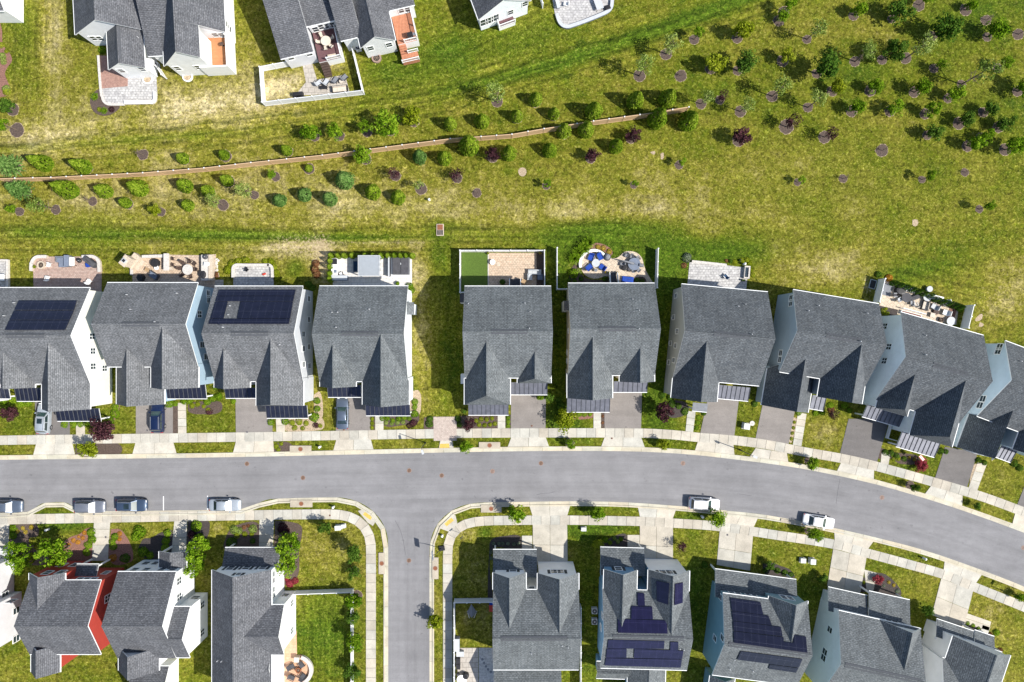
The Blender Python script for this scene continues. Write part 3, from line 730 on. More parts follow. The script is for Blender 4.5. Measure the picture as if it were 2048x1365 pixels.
# the paver crossing with its kerb ramp and yellow tactile pad
poly_slab('crossing_pavers', [(867, 834), (913, 834), (913.5, 881.5), (867.5, 882)], .085, MT['pav_walk'])
poly_slab('kerb_ramp', [(881, 881), (904, 881), (908, 899.5), (877, 900)], .066, MT['conc'])
poly_slab('tactile_pad', [(880, 888), (898, 887.5), (899.5, 896), (879, 896.5)], .070, MT['yellow'])
poly_slab('kerb_ramp', [(716, 1022), (727, 1019), (752, 1042), (746, 1052), (736, 1046)], .074, MT['conc'])
poly_slab('tactile_pad', [(730, 1023.5), (745, 1034.5), (741, 1040.5), (726, 1029.5)], .078, MT['yellow'])
poly_slab('kerb_ramp', [(880, 1057), (903, 1028), (911, 1031), (915, 1049), (899, 1064)], .074, MT['conc'])
poly_slab('tactile_pad', [(888, 1047.5), (903, 1035.5), (908, 1041), (893.5, 1053)], .078, MT['yellow'])
# parking bay lines, kerb repair, cracks
def line(name, a, b, w, mat, z=.011):
    A, B = Vector(W(*a)), Vector(W(*b)); t = (B - A).normalized(); n = Vector((-t.y, t.x)) * w / 2
    mb = MB(); mb.prism([A - n, B - n, B + n, A + n], 0.0, z); struct(mb.build(name, mat))
for a, b in [((327, 993), (327, 1021)), ((415, 992), (415, 1020))]: line('parking_line', a, b, .13, MT['white'])
def crack(pts):
    mb = MB(); ribbon(mb, spline(WP(pts), .3), .02, .02, .0, .010); struct(mb.build('road_crack', MT['darkgrey']))
crack([(1073, 990), (1088, 987), (1098, 986.5), (1110, 984)]); crack([(1474, 988), (1490, 990), (1502, 992)])
crack([(1680, 958), (1676, 980), (1672, 1008)]); crack([(790, 1041), (800, 1060), (806, 1080), (811, 1110)])
# mulch beds, soil patches
def bed(pts, mat='mulch', z=.03, name='mulch_bed'): return poly_slab(name, pts, z, MT[mat], curve=True)
bed([(0, 45), (4, 60), (6, 90), (20, 108), (24, 122), (15, 135), (10, 148), (18, 170), (21, 180), (14, 192), (-10, 190), (-10, 45)], 'mulch_red')
bed([(197, 178), (184, 190), (180, 205), (188, 224), (205, 232), (225, 228), (240, 212), (225, 205), (208, 205)], 'mulch')
bed([(112, 856), (138, 855), (170, 850), (215, 856), (240, 815), (236, 806), (225, 812), (222, 840), (160, 846)], 'mulch_red', .028)
bed([(152, 888), (190, 886), (232, 886), (244, 896), (240, 908), (200, 911), (154, 911)], 'mulch')
bed([(376, 806), (440, 804), (441, 824), (405, 829), (378, 824)], 'mulch', .028); bed([(346, 809), (355, 807), (355, 868), (346, 868)], 'mulch', .028)
bed([(562, 838), (640, 834), (648, 855), (628, 862), (572, 862)], 'soil', .02); bed([(628, 790), (640, 784), (646, 830), (640, 840), (630, 836)], 'soil', .024)
bed([(738, 834), (749, 832), (749, 860), (738, 860)], 'mulch', .028); bed([(769, 832), (835, 830), (836, 845), (810, 850), (769, 852)], 'mulch', .028); bed([(820, 785), (838, 782), (842, 815), (836, 832), (822, 830)], 'soil', .024)
bed([(912, 833), (995, 832), (995, 857), (914, 857)], 'mulch', .028); bed([(848, 836), (866, 834), (866, 862), (850, 862)], 'mulch', .028)
bed([(1012, 832), (1021, 830), (1021, 856), (1012, 856)], 'mulch', .028); bed([(1136, 828), (1186, 827), (1186, 836), (1140, 838)], 'mulch_red', .028); bed([(1203, 824), (1208, 822), (1208, 856), (1203, 856)], 'mulch', .028)
bed([(1340, 800), (1372, 806), (1376, 824), (1352, 836), (1335, 830)], 'mulch_dark', .028); bed([(1585, 835), (1594, 838), (1583, 886), (1577, 882)], 'soil', .028)
bed([(1938, 975), (1946, 930), (1956, 930), (1940, 976)], 'soil', .03); bed([(1758, 895), (1790, 905), (1835, 912), (1838, 926), (1800, 928), (1783, 918), (1764, 918), (1755, 916)], 'mulch', .027)
bed([(30, 1050), (72, 1050), (76, 1072), (58, 1078), (66, 1096), (98, 1120), (60, 1130), (30, 1110), (18, 1090)], 'mulch', .028)
bed([(124, 1086), (142, 1074), (160, 1068), (172, 1058), (188, 1058), (186, 1120), (120, 1120)], 'mulch_red', .03)
bed([(222, 1059), (240, 1059), (254, 1075), (258, 1082), (266, 1105), (262, 1124), (222, 1124)], 'mulch_red', .03)
bed([(316, 1068), (332, 1062), (345, 1062), (343, 1110), (280, 1112), (285, 1080), (304, 1076)], 'mulch_dark', .028)
bed([(376, 1042), (416, 1042), (419, 1060), (412, 1080), (400, 1100), (376, 1100)], 'mulch_dark', .028)
bed([(464, 1052), (517, 1048), (517, 1098), (450, 1098), (452, 1075)], 'mulch', .028)
bed([(550, 1042), (580, 1044), (602, 1052), (604, 1068), (598, 1100), (596, 1150), (570, 1170), (550, 1120)], 'mulch', .026)
bed([(979, 1088), (985, 1078), (1005, 1073), (1042, 1074), (1042, 1100), (986, 1100), (985, 1200), (976, 1200)], 'mulch_dark', .028)
bed([(1205, 1085), (1235, 1070), (1253, 1070), (1254, 1096), (1202, 1096)], 'mulch_dark', .028)
bed([(1525, 1128), (1545, 1126), (1560, 1132), (1580, 1140), (1588, 1156), (1530, 1148)], 'mulch_dark', .028)
bed([(1752, 1145), (1772, 1150), (1798, 1175), (1802, 1190), (1790, 1196), (1748, 1182)], 'mulch_dark', .028); bed([(1724, 1155), (1732, 1158), (1730, 1184), (1720, 1182)], 'mulch_dark', .028)
bed([(1925, 1240), (1962, 1252), (1958, 1262), (1926, 1252)], 'mulch_dark', .028)
bed([(546, 890), (570, 884), (585, 892), (580, 904), (548, 905)], 'mulch', .026)
# ------------------------------------------------------------------ houses
WINCACHE = {}
def window_mesh(w, h, kind):
    k = (round(w, 2), round(h, 2), kind)
    if k in WINCACHE: return WINCACHE[k]
    f = MB(); t = .11; d = .06
    f.box(-w / 2 - t, -w / 2, -d, .02, -h / 2 - t, h / 2 + t); f.box(w / 2, w / 2 + t, -d, .02, -h / 2 - t, h / 2 + t)
    f.box(-w / 2, w / 2, -d, .02, h / 2, h / 2 + t); f.box(-w / 2, w / 2, -d - .03, .02, -h / 2 - t, -h / 2)
    f.box(-w / 2, w / 2, -d + .015, .0, -.035, .035)
    if kind == 'double': f.box(-.05, .05, -d + .01, .0, -h / 2, -.036); f.box(-.05, .05, -d + .01, .0, .036, h / 2)
    p = MB(); p.box(-w / 2 + .002, w / 2 - .002, -.022, -.012, -h / 2 + .002, h / 2 - .002)
    WINCACHE[k] = (f.mesh('window', [MT['trim']]), p.mesh('pane', [MT['pane']]))
    return WINCACHE[k]

SHUT = {}
class House:
    def __init__(s, label, cat, px, py, ang, wall, base='house', roof='shingle', group=None):
        x, y = W(px, py); s.a = R(ang); s.x = x; s.y = y
        s.root = empty(base, label, cat, x, y, 0, s.a, group)
        s.wm = wall; s.roof = MT['shingle_light' if py > 400 and py < 900 and px < 560 else 'shingle_slate' if py > 400 and py < 900 and px > 1330 else 'shingle' if py > 400 and (py < 900 or px > 600) else 'shingle_char']; s.planes = {}; s.metal = MT['seam'] if px < 900 else MT['seam_pale']
    def loc(s, px, py, h):
        X, Y = W(px, py, h); X -= s.x; Y -= s.y; c, q = math.cos(s.a), math.sin(s.a)
        return (X * c + Y * q, -X * q + Y * c)
    def rect(s, pts, h):
        L_ = [s.loc(x, y, h) for x, y in pts]
        us = [p[0] for p in L_]; vs = [p[1] for p in L_]
        return (min(us), max(us), min(vs), max(vs))
    def ray(s, px, py):
        """camera ray in the house frame: (u, v) at ground and at unit height slope"""
        u0, v0 = s.loc(px, py, 0); u1, v1 = s.loc(px, py, 1.0)
        return u0, v0, u1 - u0, v1 - v0
    def gab(s, name, r, axis, he, hr, ov=.32, oe=.32, hip=(0, 0), t=.2, walls=True, zb=0.0, wm=None, rs=None, he2=None, gut=(1, 1), vent=None, roofmat=None, cut=None):
        u0, u1, v0, v1 = r
        if axis == 'u': s0, s1, l0, l1 = v0, v1, u0, u1
        else: s0, s1, l0, l1 = u0, u1, v0, v1
        P = (lambda a, l, z: (l, a, z)) if axis == 'u' else (lambda a, l, z: (a, l, z))
        sm = (s0 + s1) / 2 if rs is None else rs
        h0, h1 = hip; eL, eR = he, (he if he2 is None else he2)
        mb = MB(); RM = 0; TM = 1
        k0, k1 = l0, l1          # inner ends of the eaves: a cross gable stops at the valley
        if cut and cut[0] == 0: k0 = cut[1]
        if cut and cut[0] == 1: k1 = cut[1]
        inner = cut[0] if cut else -1
        def tri(dz):
            return P(s0, k0, eL - dz), P(s0, k1, eL - dz), P(s1, k0, eR - dz), P(s1, k1, eR - dz), P(sm, l0 + h0, hr - dz), P(sm, l1 - h1, hr - dz)
        A0, A1, B0, B1, R0, R1 = tri(0); a0, a1, b0, b1, r0, r1 = tri(t)
        mb.poly([A0, A1, R1, R0], [(0, 1, 2, 3)], RM); mb.poly([B0, R0, R1, B1], [(0, 1, 2, 3)], RM)
        mb.poly([a0, r0, r1, a1], [(0, 1, 2, 3)], TM); mb.poly([b0, b1, r1, r0], [(0, 1, 2, 3)], TM)
        mb.poly([A0, a0, a1, A1], [(0, 1, 2, 3)], TM); mb.poly([B0, B1, b1, b0], [(0, 1, 2, 3)], TM)
        for (A, B, Rr, a, b, q, hp) in ((A0, B0, R0, a0, b0, r0, h0), (A1, B1, R1, a1, b1, r1, h1)):
            if hp > 0:
                mb.poly([A, B, Rr], [(0, 1, 2)], RM); mb.poly([a, b, q], [(0, 1, 2)], TM); mb.poly([A, B, b, a], [(0, 1, 2, 3)], TM)
            else:
                mb.poly([A, Rr, q, a], [(0, 1, 2, 3)], TM); mb.poly([Rr, B, b, q], [(0, 1, 2, 3)], TM)
        mb.build(name, [roofmat or s.roof, MT['trim']], s.root)
        # rake trim board lying along the gable edges and gutters along the eaves
        for k, (se, ee, sg) in enumerate(((s0, eL, -1), (s1, eR, 1))):
            if not gut[k]: continue
            g = MB(); q0, q1 = sorted((se + sg * .003, se + sg * .095)); z0, z1 = ee - t * .8, ee - .015
            if axis == 'u': g.box(k0 + .02, k1 - .02, q0, q1, z0, z1)
            else: g.box(q0, q1, k0 + .02, k1 - .02, z0, z1)
            g.build('gutter', MT['trim'], s.root)
        # cap shingles along the ridge
        c = MB(); rk = (hr - eL) / max(.01, abs(sm - s0))
        dr = .14
        if l1 - h1 - l0 - h0 > .6:
            cap = [P(sm - dr, l0 + h0 + .01, hr - dr * rk + .035), P(sm, l0 + h0 + .01, hr + .045), P(sm + dr, l0 + h0 + .01, hr - dr * rk + .035)]
            cap2 = [P(sm - dr, l1 - h1 - .01, hr - dr * rk + .035), P(sm, l1 - h1 - .01, hr + .045), P(sm + dr, l1 - h1 - .01, hr - dr * rk + .035)]
            c.poly(cap + cap2, [(0, 1, 4, 3), (1, 2, 5, 4)], 0); c.build('ridge_cap', roofmat or s.roof, s.root, recalc=False)
        if vent:
            f0, f1 = vent; q0 = l0 + (l1 - l0) * f0; q1 = l0 + (l1 - l0) * f1; g = MB()
            for sg in (-1, 1):
                w0, w1 = .10, .34; zz = lambda w: hr - w * rk + .085
                pts = [P(sm + sg * w0, q0, zz(w0)), P(sm + sg * w1, q0, zz(w1)), P(sm + sg * w1, q1, zz(w1)), P(sm + sg * w0, q1, zz(w0))]
                low = [(p[0], p[1], p[2] - .08) for p in pts]
                g.poly(pts + low, [(0, 1, 2, 3), (4, 7, 6, 5), (0, 4, 5, 1), (1, 5, 6, 2), (2, 6, 7, 3), (3, 7, 4, 0)], 0)
            g.build('ridge_vent', MT['vent'], s.root)
        if walls:
            w = MB(); kl = (hr - eL) / (sm - s0); kr = (hr - eR) / (s1 - sm)
            q0, q1 = s0 + ov, s1 - ov; e0 = k0 - .4 if inner == 0 else l0 + oe; e1 = k1 + .4 if inner == 1 else l1 - oe
            z0 = eL + kl * ov - t - .03; z1 = eR + kr * ov - t - .03; zr = hr - t - .05
            for sg, zz in ((q0, z0), (q1, z1)): w.face([P(sg, e0, zb), P(sg, e1, zb), P(sg, e1, zz), P(sg, e0, zz)])
            for ii, (l, hp) in enumerate(((e0, h0), (e1, h1))):
                if ii == inner: continue
                if hp: w.face([P(q0, l, zb), P(q1, l, zb), P(q1, l, min(z0, z1)), P(q0, l, min(z0, z1))])
                else: w.face([P(q0, l, zb), P(q1, l, zb), P(q1, l, z1), P(sm, l, zr), P(q0, l, z0)])
            w.build('wall', wm or s.wm, s.root, recalc=False)
        d = dict(axis=axis, s0=s0, s1=s1, sm=sm, l0=l0, l1=l1, he=eL, he2=eR, hr=hr, q0=s0 + ov, q1=s1 - ov, e0=l0 + oe, e1=l1 - oe)
        s.planes[len(s.planes)] = d
        return d
    def last(s): return list(s.planes.values())[-1]
    def plane_hit(s, pl, side, px, py, lift=0.0):
        """where the camera ray meets the roof slope 'lo' (towards s0) or 'hi'"""
        u0, v0, du, dv = s.ray(px, py)
        if side == 'lo': k = (pl['hr'] - pl['he']) / (pl['sm'] - pl['s0']); f = lambda a: pl['he'] + k * (a - pl['s0']) + lift
        else: k = (pl['hr'] - pl['he2']) / (pl['s1'] - pl['sm']); f = lambda a: pl['he2'] + k * (pl['s1'] - a) + lift
        z = 7.0
        for _ in range(30):
            a = (v0 + dv * z) if pl['axis'] == 'u' else (u0 + du * z); z = f(a)
        return Vector((u0 + du * z, v0 + dv * z, z))
    def solar(s, pl, side, quads, mat='solar', name='solar_array'):
        for q in quads:
            top = [s.plane_hit(pl, side, x, y, .17) for x, y in q]; bot = [p - Vector((0, 0, .09)) for p in top]
            n = len(q); mb = MB()
            mb.poly(top, [tuple(range(n))], 0); mb.poly(bot, [tuple(range(n - 1, -1, -1))], 1)
            mb.poly(top + bot, [(i, (i + 1) % n, n + (i + 1) % n, n + i) for i in range(n)], 1)
            mb.build(name, [MT[mat], MT['black']], s.root)
    def pipes(s, pl, side, pts, r=.055, h=.42):
        for x, y in pts:
            p = s.plane_hit(pl, side, x, y); mb = MB(); mb.cyl(p.x, p.y, p.z - .1, p.z + h, r, n=8); mb.build('vent_pipe', MT['pipe'], s.root)
    def shed(s, q, zl, zh, mat=None, posts=True, rib=True, name='porch_roof', low='S', t=.12, pm='trim'):
        """lean-to roof; q = px corners of its outline (seen at its mid height)"""
        zm = (zl + zh) / 2
        u0, u1, v0, v1 = s.rect(q, zm); mat = mat or s.metal
        z = lambda v: zl + (zh - zl) * ((v - v0) / (v1 - v0) if low == 'S' else (v1 - v) / (v1 - v0))
        mb = MB()
        c = [(u0, v0), (u1, v0), (u1, v1), (u0, v1)]
        top = [(u, v, z(v)) for u, v in c]; bot = [(u, v, z(v) - t) for u, v in c]
        mb.poly(top, [(0, 1, 2, 3)], 0); mb.poly(top + bot, [(4, 7, 6, 5), (0, 4, 5, 1), (1, 5, 6, 2), (2, 6, 7, 3), (3, 7, 4, 0)], 1)
        if rib:
            n = max(2, round((u1 - u0) / .68))
            for i in range(n + 1):
                u = u0 + .03 + (u1 - u0 - .06) * i / n
                a = [(u - .025, v0, z(v0)), (u + .025, v0, z(v0)), (u + .025, v1, z(v1)), (u - .025, v1, z(v1))]
                up = [(x, y, w + .075) for x, y, w in a]
                mb.poly(a + up, [(4, 5, 6, 7), (0, 1, 5, 4), (1, 2, 6, 5), (2, 3, 7, 6), (3, 0, 4, 7)], 2)  # dark rib colour paints in the shadow line along each seam
        mb.build(name, [mat, MT['trim'], MT['vent']], s.root)
        ve = v0 if low == 'S' else v1; sg = -1 if low == 'S' else 1
        g = MB(); y0, y1 = sorted((ve + sg * .003, ve + sg * .09)); g.box(u0, u1, y0, y1, zl - t, zl - .01); g.build('gutter', MT['trim'], s.root)
        if posts:
            vp = ve - sg * .3
            for u in (u0 + .25, u1 - .25):
                p = MB(); p.box(u - .1, u + .1, vp - .1, vp + .1, 0, z(vp) - t - .004); p.build('post', MT[pm], s.root)
        return (u0, u1, v0, v1)
    def box(s, name, q, h, z0, z1, mat, top=None):
        u0, u1, v0, v1 = s.rect(q, h); mb = MB(); mb.box(u0, u1, v0, v1, z0, z1, 0, 1 if top else 0)
        return mb.build(name, [mat, top] if top else [mat], s.root)
    def win(s, pl, face, pts, w=.8, h=1.35, kind='single', shut=False):
        """windows where the pixel's ray meets a wall: face W/E/S/N of block pl"""
        ax = pl['axis']
        if ax == 'u': val = {'S': pl['q0'], 'N': pl['q1'], 'W': pl['e0'], 'E': pl['e1']}[face]
        else: val = {'W': pl['q0'], 'E': pl['q1'], 'S': pl['e0'], 'N': pl['e1']}[face]
        ang = {'S': 0, 'N': 180, 'W': -90, 'E': 90}[face]
        for x, y in pts:
            u0, v0, du, dv = s.ray(x, y)
            if face in 'WE': z = (val - u0) / du; p = (val, v0 + dv * z, z)
            else: z = (val - v0) / dv; p = (u0 + du * z, val, z)
            zz = max(h / 2 + .5, z)
            f, g = window_mesh(w, h, kind)
            o = link('window', f, s.root); o.location = (p[0], p[1], zz); o.rotation_euler = (0, 0, R(ang))
            link('pane', g, o)
            if shut:
                k = (round(w, 2), round(h, 2))
                if k not in SHUT:
                    SHUT[k] = []
                    for sg in (-1, 1):
                        b = MB(); c = sg * (w / 2 + .33); b.box(c - .2, c + .2, -.04, .02, -h / 2 - .08, h / 2 + .08); SHUT[k].append(b.mesh('shutter', [MT['shutter']]))
                for me in SHUT[k]: link('shutter', me, o)

SID = {k: siding('siding_' + k, c) for k, c in dict(cream=(.80, .78, .69), blue=(.34, .46, .56), grey=(.54, .56, .58), white=(.84, .85, .85), palewhite=(.78, .82, .85), beige=(.62, .57, .46),
       greygreen=(.36, .38, .38), slate=(.33, .41, .48), iceblue=(.80, .85, .87), skyblue=(.52, .63, .71), teal=(.20, .32, .36), red=(.40, .052, .036), midblue=(.13, .27, .42), lightgrey=(.66, .67, .69), stonegrey=(.72, .73, .73)).items()}

def T(label, anchor, ang, wall, main, he, hr, **k): 
    h = House(label, 'house', anchor[0], anchor[1], ang, SID[wall], **k)
    r = h.rect(main, he); pl = h.gab('main_roof', r, 'u', he, hr, vent=(.32, .72))
    return h, pl
def PP(x0, x1, y0, y1): return [(x0, y0), (x1, y0), (x1, y1), (x0, y1)]

def back(h, pl, px, py, hh):
    """v where the main roof's front slope reaches height hh (the inner end of a cross gable)"""
    if pl['axis'] == 'u':
        k = (pl['hr'] - pl['he']) / (pl['sm'] - pl['s0']); return pl['s0'] + (hh - pl['he']) / k

def fgable(h, pl, xl, xr, yf, he, hr, hip=0.0, name='gable_roof', pts=None, extra=.35):
    """south-facing cross gable of the upper row, running into the main roof's front slope"""
    r = h.rect(pts or [(xl, yf), (xr, yf)], he)
    v1 = min(back(h, pl, 0, 0, hr) + extra, pl['sm'])
    v0 = r[2]; c = back(h, pl, 0, 0, he) if he >= pl['he'] else pl['q0'] - .02
    d = h.gab(name, (r[0], r[1], v0, v1), 'v', he, hr, ov=.29, hip=(hip, 0), gut=(1, 1), cut=(1, c))
    wd = r[1] - r[0]
    if he > 5:
        for du in ((-wd * .2, wd * .2) if wd > 5.5 else (0,)):
            f, g = window_mesh(.9, 1.4, 'double'); o = link('window', f, h.root); o.location = (d['sm'] + du, d['e0'], 4.5); link('pane', g, o)
    else:
        gd = MB(); gd.box(d['sm'] - 2.3, d['sm'] + 2.3, d['e0'] - .03, d['e0'] + .02, .02, 2.25); 
        for k in range(1, 4): gd.box(d['sm'] - 2.25, d['sm'] + 2.25, d['e0'] - .045, d['e0'] - .031, .56 * k - .02, .56 * k + .02)
        gd.build('garage_door', MT['trim'], h.root)
    return d
def ngable(h, pl, xl, xr, yf, he, hr, name='gable_roof', pts=None, extra=.35):
    r = h.rect(pts or [(xl, yf), (xr, yf)], he)
    k = (pl['hr'] - pl['he2']) / (pl['s1'] - pl['sm']); v0 = max(pl['s1'] - (hr - pl['he2']) / k - extra, pl['sm'])
    c = pl['s1'] - (he - pl['he2']) / k
    return h.gab(name, (r[0], r[1], v0, r[3]), 'v', he, hr, ov=.29, cut=(0, c))

G1 = 'houses along the upper side of the street'
# --- upper row, left to right
h, m = T('grey house mostly outside the left edge, only its porch corner showing', (-110, 670), 0, 'white', PP(-205, -30, 575, 766), 6, 9.9, group=G1)
fgable(h, m, -130, -38, 812, 6, 9.7); fgable(h, m, -205, -140, 774, 6, 9)
h.shed(PP(-60, 19, 777, 798), 2.6, 3.0, MT['seam'])

h, m = T('white-sided house with three long rows of dark solar panels', (92, 672), 0, 'cream', PP(-2, 180, 576, 768), 6, 10.4, group=G1)
fgable(h, m, 83.5, 180, 819, 6, 9.8); fgable(h, m, 1, 70, 776, 6, 8.9)
h.shed(PP(31, 83, 776, 803), 2.6, 3.1); h.shed(PP(112, 200, 817, 843), 2.6, 3.2)
h.win(m, 'E', [(185.5, 702.5), (186, 733), (184, 673)], .8, 1.2, 'double'); h.win(m, 'E', [(209, 737)], .8, 1.2, 'double')
h.solar(m, 'hi', [[(37.6, 601.5), (153.4, 601.5), (148, 620.3), (28.5, 620.3)], [(28, 621.5), (147.6, 621.5), (139.5, 640), (19, 640)], [(18.5, 641), (139, 641), (130, 660.4), (9.5, 660.4)]])
h.pipes(m, 'hi', [(30, 606), (10, 632)])

h, m = T('blue-sided house with a wide garage wing at its front left', (305, 650), 0, 'blue', PP(214, 396, 566, 734), 6, 9.8, group=G1)
fgable(h, m, 302, 397, 776, 6, 9.6); fgable(h, m, 233, 329, 809, 4.0, 7.7)
h.shed(PP(330, 412, 769, 798), 2.6, 3.2)
h.win(m, 'E', [(416, 588), (417, 599)], 1.0, 1.0); h.win(m, 'E', [(399, 629)], .9, 1.2, 'double'); h.win(m, 'E', [(404, 690), (412, 714), (416, 753)], .8, 1.3)
h.pipes(m, 'hi', [(262, 619), (355, 587), (255, 590), (311, 644)])

h, m = T('grey house whose dark solar array has a rectangular hole', (517, 668), 0, 'grey', PP(429, 606, 573, 763), 6, 10.2, group=G1)
fgable(h, m, 512.5, 607, 812, 6, 9.8, .5); fgable(h, m, 428.5, 500, 776, 6, 9.0)
h.shed(PP(450, 512, 776, 797), 2.6, 3.1); h.shed(PP(532, 615, 811, 837), 2.6, 3.2)
h.win(m, 'E', [(617.7, 598), (617.7, 639.6), (606.7, 668.5), (607, 698), (617.7, 694), (607, 729), (618.5, 732)], .75, 1.3)
h.solar(m, 'hi', [[(438, 580), (591, 580), (588.5, 592), (434.5, 592)], [(434, 592.8), (588.3, 592.8), (586, 603), (431, 603)], [(430.8, 603.8), (455.5, 603.8), (447, 637), (420.6, 637)], [(481, 603.8), (585.8, 603.8), (580, 637), (474, 637)], [(420.3, 637.8), (579.8, 637.8), (577.3, 648.3), (417, 648.3)]])
h.pipes(m, 'lo', [(447, 655), (560, 690)]); h.pipes(m, 'hi', [(461, 612), (458, 630)])

h, m = T('white house with a wall bump, left of the dark side lawn', (727, 667), 0, 'palewhite', PP(638.5, 816, 572.7, 763), 6, 9.8, group=G1)
fgable(h, m, 725, 818, 810, 6, 9.8); fgable(h, m, 640, 712, 774, 6, 9.0)
h.shed(PP(655, 722, 770, 795), 2.6, 3.1); h.shed(PP(731, 820, 803, 832), 2.6, 3.2)
b = m['e1']; r = h.rect(PP(820, 829, 607, 628), 4.5)
mb = MB(); mb.box(b - .1, b + .75, r[2], r[3], 0, 4.4); mb.build('fireplace_bump', h.wm, h.root)
mb = MB(); mb.poly([(b + .01, r[2] - .15, 5.1), (b + .01, r[3] + .15, 5.1), (b + .95, r[3] + .15, 4.42), (b + .95, r[2] - .15, 4.42), (b + .01, r[2] - .15, 4.98), (b + .01, r[3] + .15, 4.98), (b + .95, r[3] + .15, 4.3), (b + .95, r[2] - .15, 4.3)], [(0, 1, 2, 3), (4, 7, 6, 5), (0, 4, 5, 1), (1, 5, 6, 2), (2, 6, 7, 3), (3, 7, 4, 0)]); mb.build('bump_roof', h.roof, h.root)
h.win(m, 'E', [(815, 667), (815, 696), (820, 692), (816.5, 728), (820.5, 730)], .7, 1.3)
h.pipes(m, 'hi', [(665, 625), (676, 625), (739, 619), (673, 655)])

h, m = T('house seen from straight above, right of the dark side lawn', (1014, 664), 0, 'beige', PP(929, 1102.5, 573, 756), 6.7, 10.7, group=G1)
fgable(h, m, 929, 1020.5, 810, 6.4, 9.9, 1.6); fgable(h, m, 1035, 1102, 767, 6.5, 9.0, .8)
h.shed(PP(936.5, 1017, 800, 831), 2.6, 3.3); h.shed(PP(1021, 1095, 765, 790), 2.7, 3.2)
u = m['e0']; r = h.rect(PP(921, 928, 749, 768), 3.0); mb = MB(); mb.box(u - 1.15, u + .05, r[2], r[3], .4, 3.0); mb.build('bay', MT['trim'], h.root)
r = h.rect(PP(920, 928, 588, 606), 3.0); mb = MB(); mb.box(u - 1.25, u + .05, r[2], r[3], 0, 3.2, 0, 1); mb.build('fireplace_bump', [MT['trim'], MT['darkgrey']], h.root)
h.pipes(m, 'hi', [(937, 608), (1050, 607), (1060, 624), (1059, 657)])

h, m = T('beige house behind the guitar-shaped patio with blue chairs', (1226, 659), 0, 'beige', PP(1136, 1309.6, 567, 751), 6.5, 10.6, group=G1)
fgable(h, m, 1134.5, 1225, 797, 6.4, 9.9); fgable(h, m, 1239, 1309, 764, 6.4, 9.0)
h.shed(PP(1134, 1220, 795, 825), 2.6, 3.3); h.shed(PP(1227, 1295, 763, 785), 2.7, 3.2)
u = m['e0']; r = h.rect(PP(1125, 1134, 602, 622), 4.5); mb = MB(); mb.box(u - .75, u + .05, r[2], r[3], 0, 4.4, 0, 1); mb.build('fireplace_bump', [MT['trim'], MT['shingle_dark']], h.root)
h.win(m, 'W', [(1137, 662), (1134, 705), (1133.5, 722)], .7, 1.3)
h.pipes(m, 'hi', [(1265, 599), (1278, 621), (1278, 658)])

h, m = T('house with a grey left wall full of small windows', (1450, 668), -5.3, 'greygreen', [(1363, 568.5), (1536, 585), (1346, 752), (1517, 772)], 6.3, 10.8, group=G1)
fgable(h, m, 0, 0, 0, 6.3, 10.0, pts=[(1342, 796), (1434, 803)]); h.shed([(1438, 770), (1500, 776), (1497, 803), (1434, 797)], 2.7, 3.2)
h.shed([(1386, 806), (1415, 808), (1414, 824), (1385, 822)], 2.9, 3.0, MT['midgrey'], rib=False)
h.win(m, 'W', [(1351.7, 592), (1347, 635), (1354, 663), (1341, 687), (1351, 691.5), (1337.6, 725), (1347.6, 721)], .65, 1.3)
h.pipes(m, 'hi', [(1476, 613), (1490, 609), (1503, 669)])

h, m = T('slate-blue sided house with a dark garage roof at its left front', (1668, 676), -9.4, 'slate', [(1587, 580), (1758, 609), (1559, 744), (1731, 770)], 6.3, 10.2, group=G1)
fgable(h, m, 0, 0, 0, 6.3, 9.9, pts=[(1634.5, 794), (1724, 808)]); fgable(h, m, 0, 0, 0, 3.5, 7.8, pts=[(1523, 808), (1616, 826)])
h.shed([(1624, 790), (1652, 796), (1646, 822), (1623, 818)], 2.8, 3.2)
h.win(m, 'W', [(1582, 597), (1582, 606.5), (1561.5, 707), (1560, 719)], .85, 1.1)
h.pipes(m, 'hi', [(1616, 622), (1636, 612), (1733, 627), (1720, 683)])

h, m = T('ice-white sided house with two ribbed metal porch roofs', (1868, 733), -15.8, 'iceblue', [(1801, 626.6), (1965.6, 671), (1754, 800), (1918, 847)], 6.2, 10.6, group=G1)
fgable(h, m, 0, 0, 0, 6.2, 9.3, .7, pts=[(1751, 816), (1815, 832)]); fgable(h, m, 0, 0, 0, 6.2, 10.0, 1.2, pts=[(1819, 870), (1904, 895)])
h.shed([(1737, 811), (1811, 832), (1801.5, 855), (1726, 834)], 2.7, 3.2); h.shed([(1804, 862), (1878, 891), (1869, 914), (1794, 894)], 2.7, 3.2)
h.win(m, 'W', [(1770, 653), (1778, 694), (1769, 722)], .8, 1.2, 'double')
h.pipes(m, 'hi', [(1850, 671), (1850, 710)])
r = h.rect([(1775, 860), (1798, 868)], 0); mb = MB(); 
for u0, u1, v0, v1 in ((r[0] - .2, r[0] - .1, r[2] - 1.2, r[3] + 1.6), (r[1] + .1, r[1] + .2, r[2] - 1.2, r[3] + 1.6), (r[0] - .1, r[1] + .1, r[2] - 1.2, r[2] - 1.1)): mb.box(u0, u1, v0, v1, .3, 1.1)
mb.build('porch_railing', MT['trim'], h.root)

